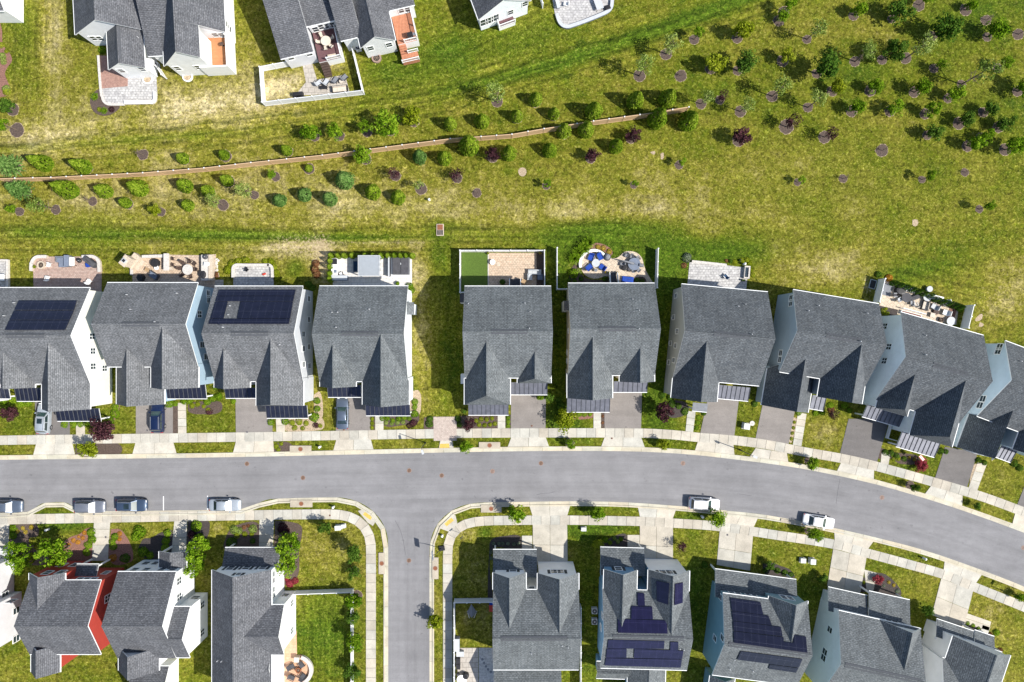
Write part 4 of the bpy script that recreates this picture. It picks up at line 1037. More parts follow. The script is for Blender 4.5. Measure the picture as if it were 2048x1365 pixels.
h, m = T('pale blue sided house cut by the right edge with a dark garage roof', (2070, 790), -20.5, 'skyblue', [(2010.7, 682), (2171, 744), (1960.6, 834), (2121, 895)], 6.2, 10.3, group=G1)
fgable(h, m, 0, 0, 0, 3.5, 7.8, pts=[(1914, 894), (1984, 921)]); fgable(h, m, 0, 0, 0, 6.2, 9.9, pts=[(2025, 899), (2112, 930)])
h.shed([(2001, 892), (2032, 902), (2022, 924), (1999, 917)], 2.8, 3.2)
h.win(m, 'W', [(1999.5, 694), (1996.5, 703), (1966, 798), (1960, 811)], .85, 1.1)
h.pipes(m, 'hi', [(2040, 723)])

# --- lower row, left to right (fronts face up the picture)
G2 = 'houses along the lower side of the street'
h = House('light grey house at the lower left edge beside the red house', 'house', -110, 1230, 0, SID['lightgrey'], group=G2)
m = h.gab('main_roof', h.rect(PP(-205, -33, 1140, 1320), 6.5), 'u', 6.5, 10.0)
h.gab('wing_roof', h.rect(PP(-120, -17, 1212, 1312), 6.5), 'u', 6.5, 8.8); wg = h.last()
h.shed(PP(-80, -2, 1098, 1142), 3.0, 3.4, h.roof, rib=False, low='N')
h.win(wg, 'E', [(33, 1221), (33, 1277)], .9, 1.3); h.win(wg, 'N', [(23, 1203)], .9, 1.3); h.win(m, 'E', [(10, 1190)], .8, 1.3)
r = h.rect(PP(-60, 24, 1101, 1150), 1.0); mb = MB(); mb.box(r[0], r[1], r[2], r[3], 0, .5); mb.build('porch_floor', MT['palegrey'], h.root)
mb = MB(); mb.box(r[1] - .12, r[1], r[2] + .2, r[3], .52, 1.4); mb.box(r[0], r[1] - .13, r[3] - .12, r[3], .52, 1.4); mb.build('porch_railing', MT['trim'], h.root)

h = House('brick-red sided house in the lower left', 'house', 115, 1235, 0, SID['red'], group=G2)
m = h.gab('main_roof', h.rect(PP(59, 202, 1161, 1309), 6.5), 'u', 6.5, 9.6); g = ngable(h, m, 58, 130, 1146.5, 6.5, 8.5)
h.shed(PP(149.5, 194, 1131, 1163), 3.3, 4.2, h.roof, rib=False, low='N')
h.win(g, 'N', [(95, 1146), (122, 1145), (124.5, 1130.5), (149, 1130.5)], .95, 1.4); h.win(m, 'N', [(158, 1159), (172, 1159), (186, 1159)], .8, 1.2); h.win(m, 'N', [(212, 1146)], .8, 1.2)
h.win(m, 'E', [(215, 1197)], .95, 1.3, 'double')
h.gab('rear_gable_roof', h.rect(PP(62, 120, 1290, 1345), 6.2), 'v', 6.2, 8.2)

h = House('white house with a side wing, right of the red house', 'house', 280, 1235, 0, SID['white'], group=G2)
m = h.gab('main_roof', h.rect(PP(235, 352, 1144, 1317), 6.5), 'u', 6.5, 10.4, gut=(0, 1))
h.gab('wing_roof', h.rect(PP(318, 380, 1214, 1315.5), 6.45), 'u', 6.45, 8.9); wg = h.last()
h.gab('rear_gable_roof', h.rect(PP(237, 318, 1296, 1342), 6.4), 'v', 6.4, 9.3); h.gab('rear_lower_roof', h.rect(PP(266, 338, 1333, 1420), 3.6), 'u', 3.6, 5.6)
h.gab('porch_roof', h.rect(PP(318, 373, 1103, 1136), 3.6), 'v', 3.6, 4.5, walls=False)
r = h.rect(PP(318, 373, 1103, 1136), 3.5)
for uu in (r[0] + .25, r[1] - .25): mb = MB(); mb.box(uu - .12, uu + .12, r[3] - .45, r[3] - .21, 0, 3.35); mb.build('post', MT['trim'], h.root)
h.win(m, 'N', [(292, 1127), (311, 1127), (269, 1140), (292, 1140), (324, 1139.5), (347, 1139)], .9, 1.4)
h.win(m, 'E', [(358, 1162), (358, 1194)], .9, 1.3, 'double'); h.win(wg, 'E', [(404, 1210), (404, 1265.5)], .9, 1.3, 'double'); h.win(wg, 'N', [(391, 1196)], 1.1, 1.2)

h = House('tall white gabled house with a curved orange patio', 'house', 484, 1250, 0, SID['white'], group=G2)
h.gab('main_roof', h.rect(PP(424, 543, 1140, 1420), 6.5), 'v', 6.5, 9.7); g = h.last()
h.gab('wing_roof', h.rect(PP(470, 568, 1210, 1310), 6.45), 'u', 6.45, 8.8); wg = h.last()
h.shed(PP(447, 558, 1098, 1132), 3.1, 4.2, h.roof, rib=False, low='N')
h.gab('rear_lower_roof', h.rect(PP(470, 541, 1312, 1357), 6.3), 'u', 6.3, 7.0)
h.win(g, 'N', [(461, 1137), (493, 1136), (526, 1135.5)], .95, 1.5, shut=True); h.win(g, 'N', [(477, 1149)], .6, .9, shut=True)
h.win(g, 'E', [(546, 1149), (546, 1162), (546, 1180), (546, 1192)], .7, 1.3); h.win(wg, 'E', [(584, 1206), (584, 1261)], .8, 1.3, 'double'); h.win(wg, 'N', [(571, 1191)], .9, 1.2)
h.pipes(g, 'lo', [(436, 1321), (444, 1322)])

h = House('grey-roofed house without solar panels, right of the side street junction', 'house', 1072, 1260, 0, SID['white'], group=G2)
m = h.gab('main_roof', h.rect(PP(986, 1157.5, 1180, 1340), 6.2), 'u', 6.2, 9.2, vent=(.1, .85)); ga = ngable(h, m, 986, 1052, 1145.5, 6.2, 8.6); gb = ngable(h, m, 1075, 1157.5, 1146.5, 6.2, 8.9)
h.shed(PP(986, 1074, 1103, 1152), 3.0, 4.6, h.roof, rib=False, low='N')
h.win(gb, 'N', [(1108, 1144), (1121, 1144)], .85, 1.4, shut=True); h.win(ga, 'N', [(1026, 1141)], .9, 1.3, shut=True); h.win(m, 'N', [(1063, 1177)], .8, 1.0)
h.gab('rear_lower_roof', h.rect(PP(988, 1122, 1330, 1400), 3.3), 'u', 3.3, 4.6); h.pipes(m, 'lo', [(1063, 1306), (1136, 1294), (1124, 1291)])

h = House('blue-sided house with violet-reflecting solar panels on both slopes of its roof', 'house', 1292, 1255, -1.5, SID['midblue'], group=G2)
m = h.gab('main_roof', h.rect([(1205, 1179), (1378, 1186), (1202, 1334), (1374, 1341)], 6.2), 'u', 6.2, 9.0, vent=(.1, .9)); ga = ngable(h, m, 0, 0, 0, 6.2, 8.5, pts=[(1208, 1139), (1274.5, 1141)])
gb = ngable(h, m, 0, 0, 0, 6.2, 8.8, pts=[(1296.5, 1139.5), (1379, 1146)]); 
w = MB(); gv = gb['e1'] + .012
w.face([(gb['q0'] + .02, gv, .2), (gb['q1'] - .02, gv, .2), (gb['q1'] - .02, gv, 6.1), (gb['sm'], gv, 8.35), (gb['q0'] + .02, gv, 6.1)]); w.build('gable_cladding', SID['white'], h.root, recalc=False)
h.shed([(1202, 1098), (1289.5, 1102), (1289, 1150), (1202, 1147)], 3.0, 4.5, h.roof, rib=False, low='N')
h.win(ga, 'N', [(1237, 1138)], .9, 1.4, shut=True); h.win(gb, 'N', [(1326, 1145), (1339, 1145)], .85, 1.4, shut=True); h.win(m, 'W', [(1205, 1232), (1202, 1255)], .7, 1.2)
h.solar(gb, 'lo', [[(1312, 1162), (1339, 1167), (1336, 1210), (1314, 1203)]], 'solar_reflection_tint'); h.solar(gb, 'hi', [[(1350.5, 1168.5), (1366, 1165.5), (1365.5, 1206), (1349, 1211)]], 'solar_reflection_tint')
h.solar(m, 'hi', [[(1275, 1186), (1288.5, 1187.5), (1290, 1212), (1275.5, 1212)], [(1263, 1213), (1304.5, 1214), (1306, 1239), (1262.5, 1239)], [(1236, 1238.5), (1333.5, 1241.5), (1335.5, 1268), (1236, 1266)]], 'solar_reflection_tint')
h.solar(m, 'lo', [[(1217, 1280), (1329, 1283), (1328, 1298), (1214.5, 1297.5)], [(1341, 1284.5), (1357, 1285), (1356.5, 1301.5), (1340.5, 1301)], [(1214, 1298.5), (1253.5, 1298.5), (1253, 1316), (1212, 1316)], [(1269, 1298.5), (1367, 1302), (1364.5, 1318.5), (1268, 1316.5)], [(1212, 1317), (1364, 1319.5), (1361.5, 1336), (1209.5, 1331.5)]], 'solar_reflection_tint')
h.gab('rear_lower_roof', h.rect(PP(1193, 1255, 1325, 1357), 3.3), 'u', 3.3, 4.3); h.gab('rear_wing_roof', h.rect(PP(1256, 1329, 1325, 1420), 3.6), 'v', 3.6, 5.4)
h.pipes(m, 'lo', [(1367, 1299), (1359, 1297)])

h = House('teal-sided house with near-black solar panels around its front gable', 'house', 1527, 1255, -7.5, SID['teal'], group=G2)
m = h.gab('main_roof', h.rect([(1447, 1187), (1616, 1209), (1424, 1350)], 6.2), 'u', 6.2, 9.5, vent=(.05, .95)); g = ngable(h, m, 0, 0, 0, 6.2, 8.9, pts=[(1538, 1192), (1616, 1203)])
h.shed([(1433.6, 1142), (1597, 1164.6), (1590, 1212), (1430, 1190)], 3.0, 4.6, h.roof, rib=False, low='N')
h.win(m, 'N', [(1463, 1185), (1475, 1187), (1497, 1190), (1508, 1192)], .85, 1.2); h.win(g, 'N', [(1568, 1195), (1580, 1197)], .85, 1.4)
h.win(m, 'W', [(1441, 1194), (1430, 1277), (1445, 1276)], .75, 1.3)
h.solar(m, 'hi', [[(1461, 1196), (1521, 1205), (1527, 1230), (1464, 1222)], [(1464, 1222.8), (1537, 1232), (1544, 1251), (1466.5, 1242)], [(1466.5, 1242.8), (1562, 1254.5), (1565.5, 1273), (1467.5, 1262)], [(1467.5, 1263), (1567.5, 1275), (1567.5, 1284), (1587, 1286.5), (1587, 1270), (1612, 1274), (1615, 1306), (1468.5, 1286)]])
h.solar(m, 'lo', [[(1482, 1303), (1605, 1319), (1598, 1336), (1474, 1320)], [(1540, 1329.5), (1597, 1337), (1592, 1346), (1537, 1338)]])
h.pipes(m, 'lo', [(1459, 1337), (1468, 1319), (1505, 1341)]); h.gab('rear_lower_roof', h.rect([(1420, 1352), (1470, 1358), (1415, 1420)], 3.5), 'v', 3.5, 5.0)

h = House('pale-walled house with two low front roofs, right of the teal house', 'house', 1745, 1290, -12.5, SID['stonegrey'], group=G2)
m = h.gab('main_roof', h.rect([(1679, 1222), (1841, 1259), (1640, 1390)], 6.2), 'u', 6.2, 9.7, vent=(.05, .95)); g = ngable(h, m, 0, 0, 0, 6.2, 9.2, pts=[(1759, 1241), (1842, 1258)])
h.shed([(1661, 1178), (1740, 1196), (1731, 1236), (1655, 1218)], 3.0, 4.4, h.roof, rib=False, low='N', posts=False); h.shed([(1743, 1186), (1823, 1204), (1815, 1250), (1735, 1232)], 3.1, 4.5, h.roof, rib=False, low='N')
r = h.rect([(1664, 1186), (1738, 1203), (1731, 1236), (1655, 1218)], 3); mb = MB(); mb.box(r[0] + .3, r[1] - .3, r[2], r[3] - .5, 0, 2.85); mb.build('garage', h.wm, h.root)
h.win(m, 'W', [(1660, 1260), (1650, 1304), (1647, 1316)], .8, 1.3); h.win(g, 'N', [(1775, 1240), (1788, 1243), (1803, 1247)], .85, 1.4)

h = House('white-walled house at the lower right with a single large front gable', 'house', 1945, 1330, -18.6, SID['stonegrey'], group=G2)
m = h.gab('main_roof', h.rect([(1906, 1272), (2021, 1312), (1850, 1450)], 6.2), 'v', 6.2, 9.3)
h.gab('side_roof', h.rect([(1885, 1316), (1960, 1345), (1850, 1440)], 6.2), 'u', 6.2, 9.0)
h.shed([(1878, 1241), (1953, 1267), (1942, 1296), (1868, 1270)], 3.0, 4.0, h.roof, rib=False, low='N', posts=False); h.shed([(1955, 1264), (1994, 1278), (1984, 1308), (1945, 1294)], 3.0, 4.2, h.roof, rib=False, low='N')
r = h.rect([(1880, 1248), (1951, 1273), (1868, 1272)], 3); mb = MB(); mb.box(r[0] + .3, r[1] - .3, r[2] - .4, r[3] - .5, 0, 2.8); mb.build('garage', h.wm, h.root)
h.win(m, 'W', [(1868, 1336)], .8, 1.2, 'double'); h.win(m, 'N', [(1925, 1276), (1990, 1298)], .9, 1.3)

# --- houses at the top, seen from behind
G3 = 'houses at the top of the picture seen from their gardens'
h = House('white house at the top left with a brown and grey paved terrace', 'house', 300, 40, 3, SID['white'], group=G3)
h.gab('west_roof', h.rect([(150, 70), (297, 62), (150, -170)], 4.6), 'v', 4.6, 8.7, vent=(.55, .98)); wgab = h.last()
h.gab('garden_roof', h.rect([(217, 140), (290, 134), (220, 50)], 4.3), 'v', 4.3, 6.4, vent=(.1, .95)); gg = h.last()
r = h.rect([(296, 111), (332, 111), (300, -90)], 4.4); h.gab('middle_roof', (r[0], r[1] + 2, r[2], r[3] + 10), 'u', 4.4, 9.0, walls=True)
e = h.loc(352, 120, 9.2); l = h.loc(328, 133, 4.6); q = h.loc(401, 129, 7.0); q2 = h.loc(451, 64, 4.6)
h.gab('east_roof', (l[0], q[0], l[1], q2[1] + .05), 'v', 4.6, 9.2, rs=e[0], he2=7.0, gut=(1, 0)); eg = h.last()
h.gab('east_main_roof', (l[0], q2[0], q2[1], q2[1] + 16), 'v', 4.6, 9.2, rs=e[0], gut=(0, 1)); em = h.last()
h.win(wgab, 'S', [(187, 77), (199, 77)], .8, 1.3); h.win(gg, 'S', [(243, 142), (284, 139)], .8, 1.3); h.win(eg, 'S', [(355, 137), (396, 135)], .8, 1.3); h.win(em, 'S', [(430, 70), (443, 70)], .8, 1.2); h.win(em, 'E', [(454, 50), (459, 58)], .8, 1.2)
r = h.rect([(404, 71), (456, 71), (460, 137), (404, 137)], 2.2); mb = MB(); mb.box(r[0], r[1], r[2], r[3], 0, 2.2, 0, 1); mb.build('deck', [MT['trim'], MT['deck_orange']], h.root)
mb = MB(); mb.box(r[1] - .1, r[1] + .1, r[2] - .1, r[3] + .4, 0, 3.3); mb.box(r[0], r[1] - .11, r[2] - .1, r[2] + .1, 0, 3.25); mb.build('deck_railing', MT['trim'], h.root)
h.pipes(gg, 'hi', [(277, 76)]); 

h = House('pale grey house with a plum-coloured deck inside a white fenced yard', 'house', 625, 60, 13, SID['lightgrey'], group=G3)
lb = h.loc(560, 115, 4.4); rb = h.loc(626, 101, 4.4); r2 = h.loc(617, 53, 4.4); r3 = h.loc(687, 41, 4.4)
h.gab('main_roof', (lb[0], rb[0], rb[1] - .2, rb[1] + 26), 'u', 4.4, 8.6); mA = h.last()
h.gab('rear_roof', (rb[0] - .4, r3[0], r2[1], r2[1] + 20), 'u', 4.4, 7.6, oe=.35); mB = h.last()
h.win(mA, 'S', [(581, 116), (618, 108)], .85, 1.3); h.win(mB, 'S', [(631, 59), (643, 54), (654, 52), (664, 50)], .85, 1.4)
r = h.rect([(629, 66), (671, 56), (680, 116), (638, 124)], 1.8); mb = MB(); mb.box(r[0], r[1], r[2], r[3], 0, 1.8, 0, 1); mb.build('deck', [MT['trim'], MT['deck_plum']], h.root)
mb = MB()
def rail(mb, x0, y0, x1, y1, z0, zr):
    L_ = math.hypot(x1 - x0, y1 - y0); a = math.atan2(y1 - y0, x1 - x0); n = max(2, int(L_ / .14))
    mb.obox(((x0 + x1) / 2, (y0 + y1) / 2), L_, .09, zr - .07, zr, a); mb.obox(((x0 + x1) / 2, (y0 + y1) / 2), L_, .07, z0, z0 + .06, a)
    for i in range(n + 1): t = i / n; mb.obox((x0 + (x1 - x0) * t, y0 + (y1 - y0) * t), .035, .035, z0 + .061, zr - .071, a)
    k = max(1, int(L_ / 1.8))
    for i in range(k + 1): t = i / k; mb.obox((x0 + (x1 - x0) * t, y0 + (y1 - y0) * t), .13, .13, z0 - .1, zr + .06, a)
rail(mb, r[1] - .07, r[2] + .1, r[1] - .07, r[3], 1.9, 2.75); rail(mb, r[0] + 1.3, r[2] + .08, r[1] - .1, r[2] + .08, 1.9, 2.75); mb.build('deck_railing', MT['trim'], h.root)
mb = MB()
for i in range(6): mb.box(r[0] + .05, r[0] + 1.2, r[2] - .28 * (i + 1), r[2] - .28 * i - .005, 0, 1.6 - .28 * i)
mb.build('deck_stairs', MT['brown'], h.root)

h = House('grey gabled house with a reddish timber deck and white stairs at its right', 'house', 755, 60, 13, SID['stonegrey'], group=G3)
a = h.loc(721, 97, 4.4); b = h.loc(791, 80.5, 4.4)
h.gab('garden_roof', (a[0], b[0], min(a[1], b[1]), a[1] + 14), 'v', 4.4, 6.9); g = h.last()
l = h.loc(697, 79, 4.4); h.gab('left_roof', (l[0] - 1.2, a[0] + .6, l[1], l[1] + 14), 'u', 4.4, 7.4); ll = h.last()
l2 = h.loc(800, 17, 4.4); l3 = h.loc(830, 12, 4.4); h.gab('right_roof', (b[0] - .8, l3[0], l2[1], l2[1] + 14), 'u', 4.4, 7.4); rr = h.last()
h.win(g, 'S', [(741, 97), (778, 90)], .85, 1.3); h.win(rr, 'S', [(803, 21), (814, 19)], .85, 1.4)
r = h.rect([(785, 34), (822, 26), (836, 80), (796, 90)], 2.0); mb = MB(); mb.box(r[0], r[1], r[2], r[3], 0, 2.0, 0, 1); mb.build('deck', [MT['trim'], MT['deck_red']], h.root)
mb = MB(); rail(mb, r[1] - .07, r[2] + .1, r[1] - .07, r[3], 2.1, 3.0); rail(mb, r[0] + 1.1, r[2] + .08, r[1] - .1, r[2] + .08, 2.1, 3.0); mb.build('deck_railing', MT['trim'], h.root)
mb = MB()
for i in range(4): mb.box(r[0] + .05, r[0] + 1.1, r[2] - .28 * (i + 1), r[2] - .28 * i - .005, 0, 1.8 - .18 * i)
mb.build('deck_stairs', MT['deck_red'], h.root)
mb = MB(); mb.box(r[0] + .05, r[0] + 2.6, r[2] - 2.4, r[2] - 1.2, 0, 1.05); mb.build('stair_landing', MT['deck_red'], h.root)
mb = MB(); rail(mb, r[0] + .05, r[2] - 2.4, r[0] + 2.6, r[2] - 2.4, 1.1, 1.95); rail(mb, r[0] + 1.2, r[2] - 1.15, r[0] + 2.7, r[2] - 1.15, 1.1, 1.95); mb.build('stair_railing', MT['trim'], h.root)

h = House('white house with a screened porch at the top centre', 'house', 1005, 0, 20, SID['palewhite'], group=G3)
a = h.loc(957, 40, 4.4); b = h.loc(1062, 3, 4.4)
h.gab('porch_roof', (a[0], b[0], a[1], a[1] + 16), 'v', 4.4, 7.6); g = h.last()
h.win(g, 'S', [(968, 45), (979, 41), (990, 36)], 1.1, 1.9); h.win(g, 'S', [(1021, 25), (1050, 8)], .8, 1.3)
r = h.rect([(993, 42), (1022, 30), (1030, 44), (1000, 57)], .8); mb = MB(); mb.box(r[0], r[1], r[2], r[3], 0, .9, 0, 1); mb.build('stair_landing', [MT['trim'], MT['deck_plum']], h.root)
mb = MB(); rail(mb, r[0], r[2] + .05, r[1], r[2] + .05, .95, 1.8); rail(mb, r[0] + .05, r[2] + .1, r[0] + .05, r[3], .95, 1.8); mb.build('stair_railing', MT['trim'], h.root)

h = House('white building corner at the very top left edge', 'house', -40, -20, 0, SID['white'], group=G3)
h.gab('main_roof', h.rect(PP(-140, 8, -120, 22), 4.5), 'u', 4.5, 8)
# ------------------------------------------------------------------ trees and plants
MT['lf_arb'] = leafmat('evergreen_leaves', (.055, .11, .006), (.15, .235, .014), (.32, .40, .045), .24)
MT['lf_spruce'] = leafmat('blue_green_needles', (.045, .105, .02), (.095, .19, .042), (.20, .31, .085), .2)
MT['lf_dark'] = leafmat('dark_green_leaves', (.022, .06, .008), (.06, .125, .014), (.13, .22, .03), .25)
MT['lf_bright'] = leafmat('bright_green_leaves', (.045, .11, .005), (.135, .25, .010), (.28, .40, .03), .3)
MT['lf_lime'] = leafmat('yellow_green_leaves', (.09, .13, .005), (.20, .25, .010), (.36, .40, .04), .3)
MT['lf_pale'] = leafmat('pale_sage_leaves', (.085, .15, .02), (.20, .28, .05), (.40, .47, .14), .3)
MT['lf_plum'] = leafmat('purple_leaves', (.018, .009, .012), (.045, .018, .024), (.12, .05, .055), .2)
MT['lf_red'] = leafmat('crimson_leaves', (.10, .012, .018), (.24, .03, .045), (.42, .08, .10), .25)
MT['lf_rust'] = leafmat('rusty_brown_leaves', (.08, .03, .012), (.17, .075, .035), (.30, .15, .075), .2)
MT['lf_gold'] = leafmat('golden_leaves', (.20, .14, .01), (.40, .30, .03), (.6, .48, .09), .25)
MT['lf_orange'] = leafmat('orange_leaves', (.25, .10, .012), (.45, .2, .025), (.6, .33, .06), .25)
MT['lf_grey'] = leafmat('grey_green_leaves', (.07, .10, .06), (.15, .19, .12), (.27, .31, .21), .2)

def leaves(name, quads, mat):
    v = []; f = []; lv = []
    for (c, n, up, sl, sw, val) in quads:
        n = n.normalized(); t = up - n * up.dot(n)
        t = t.normalized() if t.length > 1e-4 else n.orthogonal().normalized()
        b = n.cross(t); i = len(v)
        v += [tuple(c - t * sl), tuple(c + b * sw * .9 - t * sl * .1 + n * sw * .25), tuple(c + t * sl), tuple(c - b * sw * .9 - t * sl * .1 + n * sw * .25)]
        f.append((i, i + 1, i + 2, i + 3)); lv.append(val)
    me = bpy.data.meshes.new(name); me.from_pydata(v, [], f); me.materials.append(mat)
    a = me.attributes.new('lv', 'FLOAT', 'FACE'); a.data.foreach_set('value', lv); me.update()
    return me

def rv(r): 
    while True:
        p = Vector((r.uniform(-1, 1), r.uniform(-1, 1), r.uniform(-1, 1)))
        if .05 < p.length < 1: return p.normalized()

def branches(name, r, ht, rad, n, spread, base=0.05, sub=2):
    mb = MB(); mb.tube((0, 0, 0), (0, 0, ht * .55), rad, rad * .7, 7); mb.tube((0, 0, ht * .55), (r.uniform(-.04, .04), r.uniform(-.04, .04), ht), rad * .7, rad * .25, 6)
    for i in range(n):
        z = ht * r.uniform(.35, .95); a = r.uniform(0, 6.28); L_ = spread * r.uniform(.6, 1.0) * (1.25 - z / ht * .6)
        q = Vector((math.cos(a) * L_, math.sin(a) * L_, z + L_ * r.uniform(.35, .9)))
        mb.tube((0, 0, z), q, rad * .35, rad * .12, 4)
        for k in range(sub):
            t = r.uniform(.4, .85); m_ = Vector((0, 0, z)).lerp(q, t); mb.tube(m_, m_ + rv(r) * L_ * .45 + Vector((0, 0, .1)), rad * .16, rad * .07, 3)
    return mb.mesh(name, [MT['bark']])

def crown(kind, seed):
    r = random.Random(seed); Q = []
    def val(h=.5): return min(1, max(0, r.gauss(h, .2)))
    if kind in ('arb', 'cone'):
        H = 2.35 if kind == 'arb' else 4.6
        lumps = [(r.uniform(0, 6.28), r.uniform(.1, .8), r.uniform(.06, .18)) for _ in range(14)]
        for i in range(1300):
            u = r.random() ** 1.25; a = r.uniform(0, 6.28)
            prof = (math.sin(min(1, u * 2.6 + .38) * math.pi / 2) * (1 - u ** 1.6)) ** .8 if u < 1 else 0
            rr = prof * (1 + sum(w * math.exp(-((math.remainder(a - la, 6.283)) / .35) ** 2 - ((u - lu) / .12) ** 2) for la, lu, w in lumps) - .05)
            rr *= r.uniform(.82, 1.04) if r.random() > .2 else r.uniform(.5, .9)
            c = Vector((math.cos(a) * rr, math.sin(a) * rr, .05 + u * H))
            n = Vector((math.cos(a), math.sin(a), .55)) + rv(r) * .55
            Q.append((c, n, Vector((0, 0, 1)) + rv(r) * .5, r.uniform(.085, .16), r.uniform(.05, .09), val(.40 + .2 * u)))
    elif kind == 'spruce':
        H = 2.1
        for t in range(13):
            u = t / 13; nb = int(13 - 8 * u)
            for k in range(nb):
                a = 6.283 * (k + r.random() * .6) / nb + t; L_ = (1 - u) ** .8 * r.uniform(.8, 1.05)
                for j in range(int(4 + 9 * L_)):
                    f = (j + r.random()) / (4 + 9 * L_); rr = L_ * f
                    c = Vector((math.cos(a) * rr, math.sin(a) * rr, .15 + u * H + .12 * rr)) + rv(r) * .05
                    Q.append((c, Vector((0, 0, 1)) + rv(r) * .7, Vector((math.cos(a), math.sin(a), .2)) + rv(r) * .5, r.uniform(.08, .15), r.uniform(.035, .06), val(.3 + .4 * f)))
    elif kind in ('round', 'plum', 'sparse', 'open'):
        nl, n = {'round': (26, 1700), 'plum': (22, 1400), 'sparse': (20, 620), 'open': (24, 1300)}[kind]
        zc = 0.0; lobes = []
        for i in range(nl):
            d = rv(r); k = r.uniform(.35, .82); lobes.append((Vector((d.x * k, d.y * k, d.z * k * .95)), r.uniform(.22, .42), r.uniform(-.16, .16)))
        for i in range(n):
            c0, lr, lv_ = r.choice(lobes); d = rv(r); c = c0 + d * lr * r.uniform(.6, 1.0)
            s = {'sparse': (.055, .10), 'open': (.065, .12)}.get(kind, (.06, .11)); sl = r.uniform(*s)
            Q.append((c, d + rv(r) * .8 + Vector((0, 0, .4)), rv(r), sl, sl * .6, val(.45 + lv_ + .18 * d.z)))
    elif kind == 'tuft':      # ornamental grass / perennial with arching blades
        for i in range(170):
            a = r.uniform(0, 6.283); L_ = r.uniform(.5, 1.05); t0 = Vector((math.cos(a), math.sin(a), 0))
            p0 = t0 * .1; p1 = t0 * L_ * .5 + Vector((0, 0, .75 * L_)); p2 = t0 * L_ + Vector((0, 0, .62 * L_))
            for p, q in ((p0, p1), (p1, p2)):
                d = q - p; Q.append(((p + q) / 2, d.cross(t0.cross(Vector((0, 0, 1)))) + rv(r) * .3, d, d.length * .55, .035, val(.5)))
    elif kind == 'shrub':
        bum = [(rv(r), r.uniform(.05, .2)) for _ in range(12)]
        for i in range(420):
            d = rv(r); d.z = abs(d.z); k = .85 + sum(w * max(0, d.dot(b)) ** 6 for b, w in bum); k *= r.uniform(.8, 1.0)
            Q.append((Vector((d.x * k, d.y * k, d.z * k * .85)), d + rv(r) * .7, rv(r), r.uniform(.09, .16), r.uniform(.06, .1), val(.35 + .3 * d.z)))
    return Q

KIND = {   # material, crown form, crown-centre height in units of radius, trunk
 'arb': ('lf_arb', 'arb', 0.0, None), 'arbdark': ('lf_dark', 'cone', 0.0, None), 'arblime': ('lf_arb', 'cone', 0.0, None), 'spruce': ('lf_spruce', 'spruce', 0.0, .5), 'bluegreen': ('lf_spruce', 'arb', 0.0, None),
 'maple': ('lf_bright', 'round', 1.7, 1.0), 'dark': ('lf_dark', 'round', 1.75, 1.0), 'lime': ('lf_lime', 'open', 1.45, 1.0), 'green': ('lf_bright', 'open', 1.4, 1.0), 'darkopen': ('lf_dark', 'open', 1.25, 1.0),
 'airy': ('lf_pale', 'sparse', 2.5, 1.0), 'plum': ('lf_plum', 'plum', 1.55, 1.0), 'crimson': ('lf_red', 'open', 1.2, 1.0),
 'bare': (None, None, 1.8, 1.0), 'young': ('lf_bright', 'open', 2.6, 1.0), 'plumthin': ('lf_plum', 'sparse', 1.8, 1.0), 'lilac': ('lf_bright', 'shrub', 0, None),
 'bush': ('lf_bright', 'shrub', 0, None), 'bushdark': ('lf_dark', 'shrub', 0, None), 'bushlime': ('lf_lime', 'shrub', 0, None), 'bushpale': ('lf_pale', 'shrub', 0, None), 'bushplum': ('lf_plum', 'shrub', 0, None), 'bushrust': ('lf_rust', 'shrub', 0, None),
 'bushgold': ('lf_gold', 'shrub', 0, None), 'bushorange': ('lf_orange', 'shrub', 0, None), 'bushgrey': ('lf_grey', 'shrub', 0, None), 'bushred': ('lf_red', 'shrub', 0, None), 'grass': ('lf_bright', 'tuft', 0, None), 'grassgold': ('lf_gold', 'tuft', 0, None), 'grassrust': ('lf_rust', 'tuft', 0, None)}
VAR = {}
def variant(kind, i):
    k = (kind, i)
    if k in VAR: return VAR[k]
    mat, form, hc, tr = KIND[kind]
    sd = sum(ord(ch) for ch in kind) * 31 + i * 7
    cm = tm = None
    if form:
        Q = crown(form, sd)
        if hc: Q = [(c + Vector((0, 0, hc)), n, u, a, b, v) for c, n, u, a, b, v in Q]
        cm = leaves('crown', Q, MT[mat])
    if tr:
        r = random.Random(sd + 3)
        if kind == 'spruce': mb = MB(); mb.tube((0, 0, 0), (0, 0, 2.0), .07, .02, 6); tm = mb.mesh('trunk', [MT['bark']])
        elif kind == 'bare': tm = branches('trunk', r, 2.0, .07, 16, .8, sub=4)
        elif kind in ('airy', 'plumthin'): tm = branches('trunk', r, hc + .2, .065, 14, .75, sub=3)
        else: tm = branches('trunk', r, hc, .075, 8, .6)
    VAR[k] = (cm, tm)
    return VAR[k]

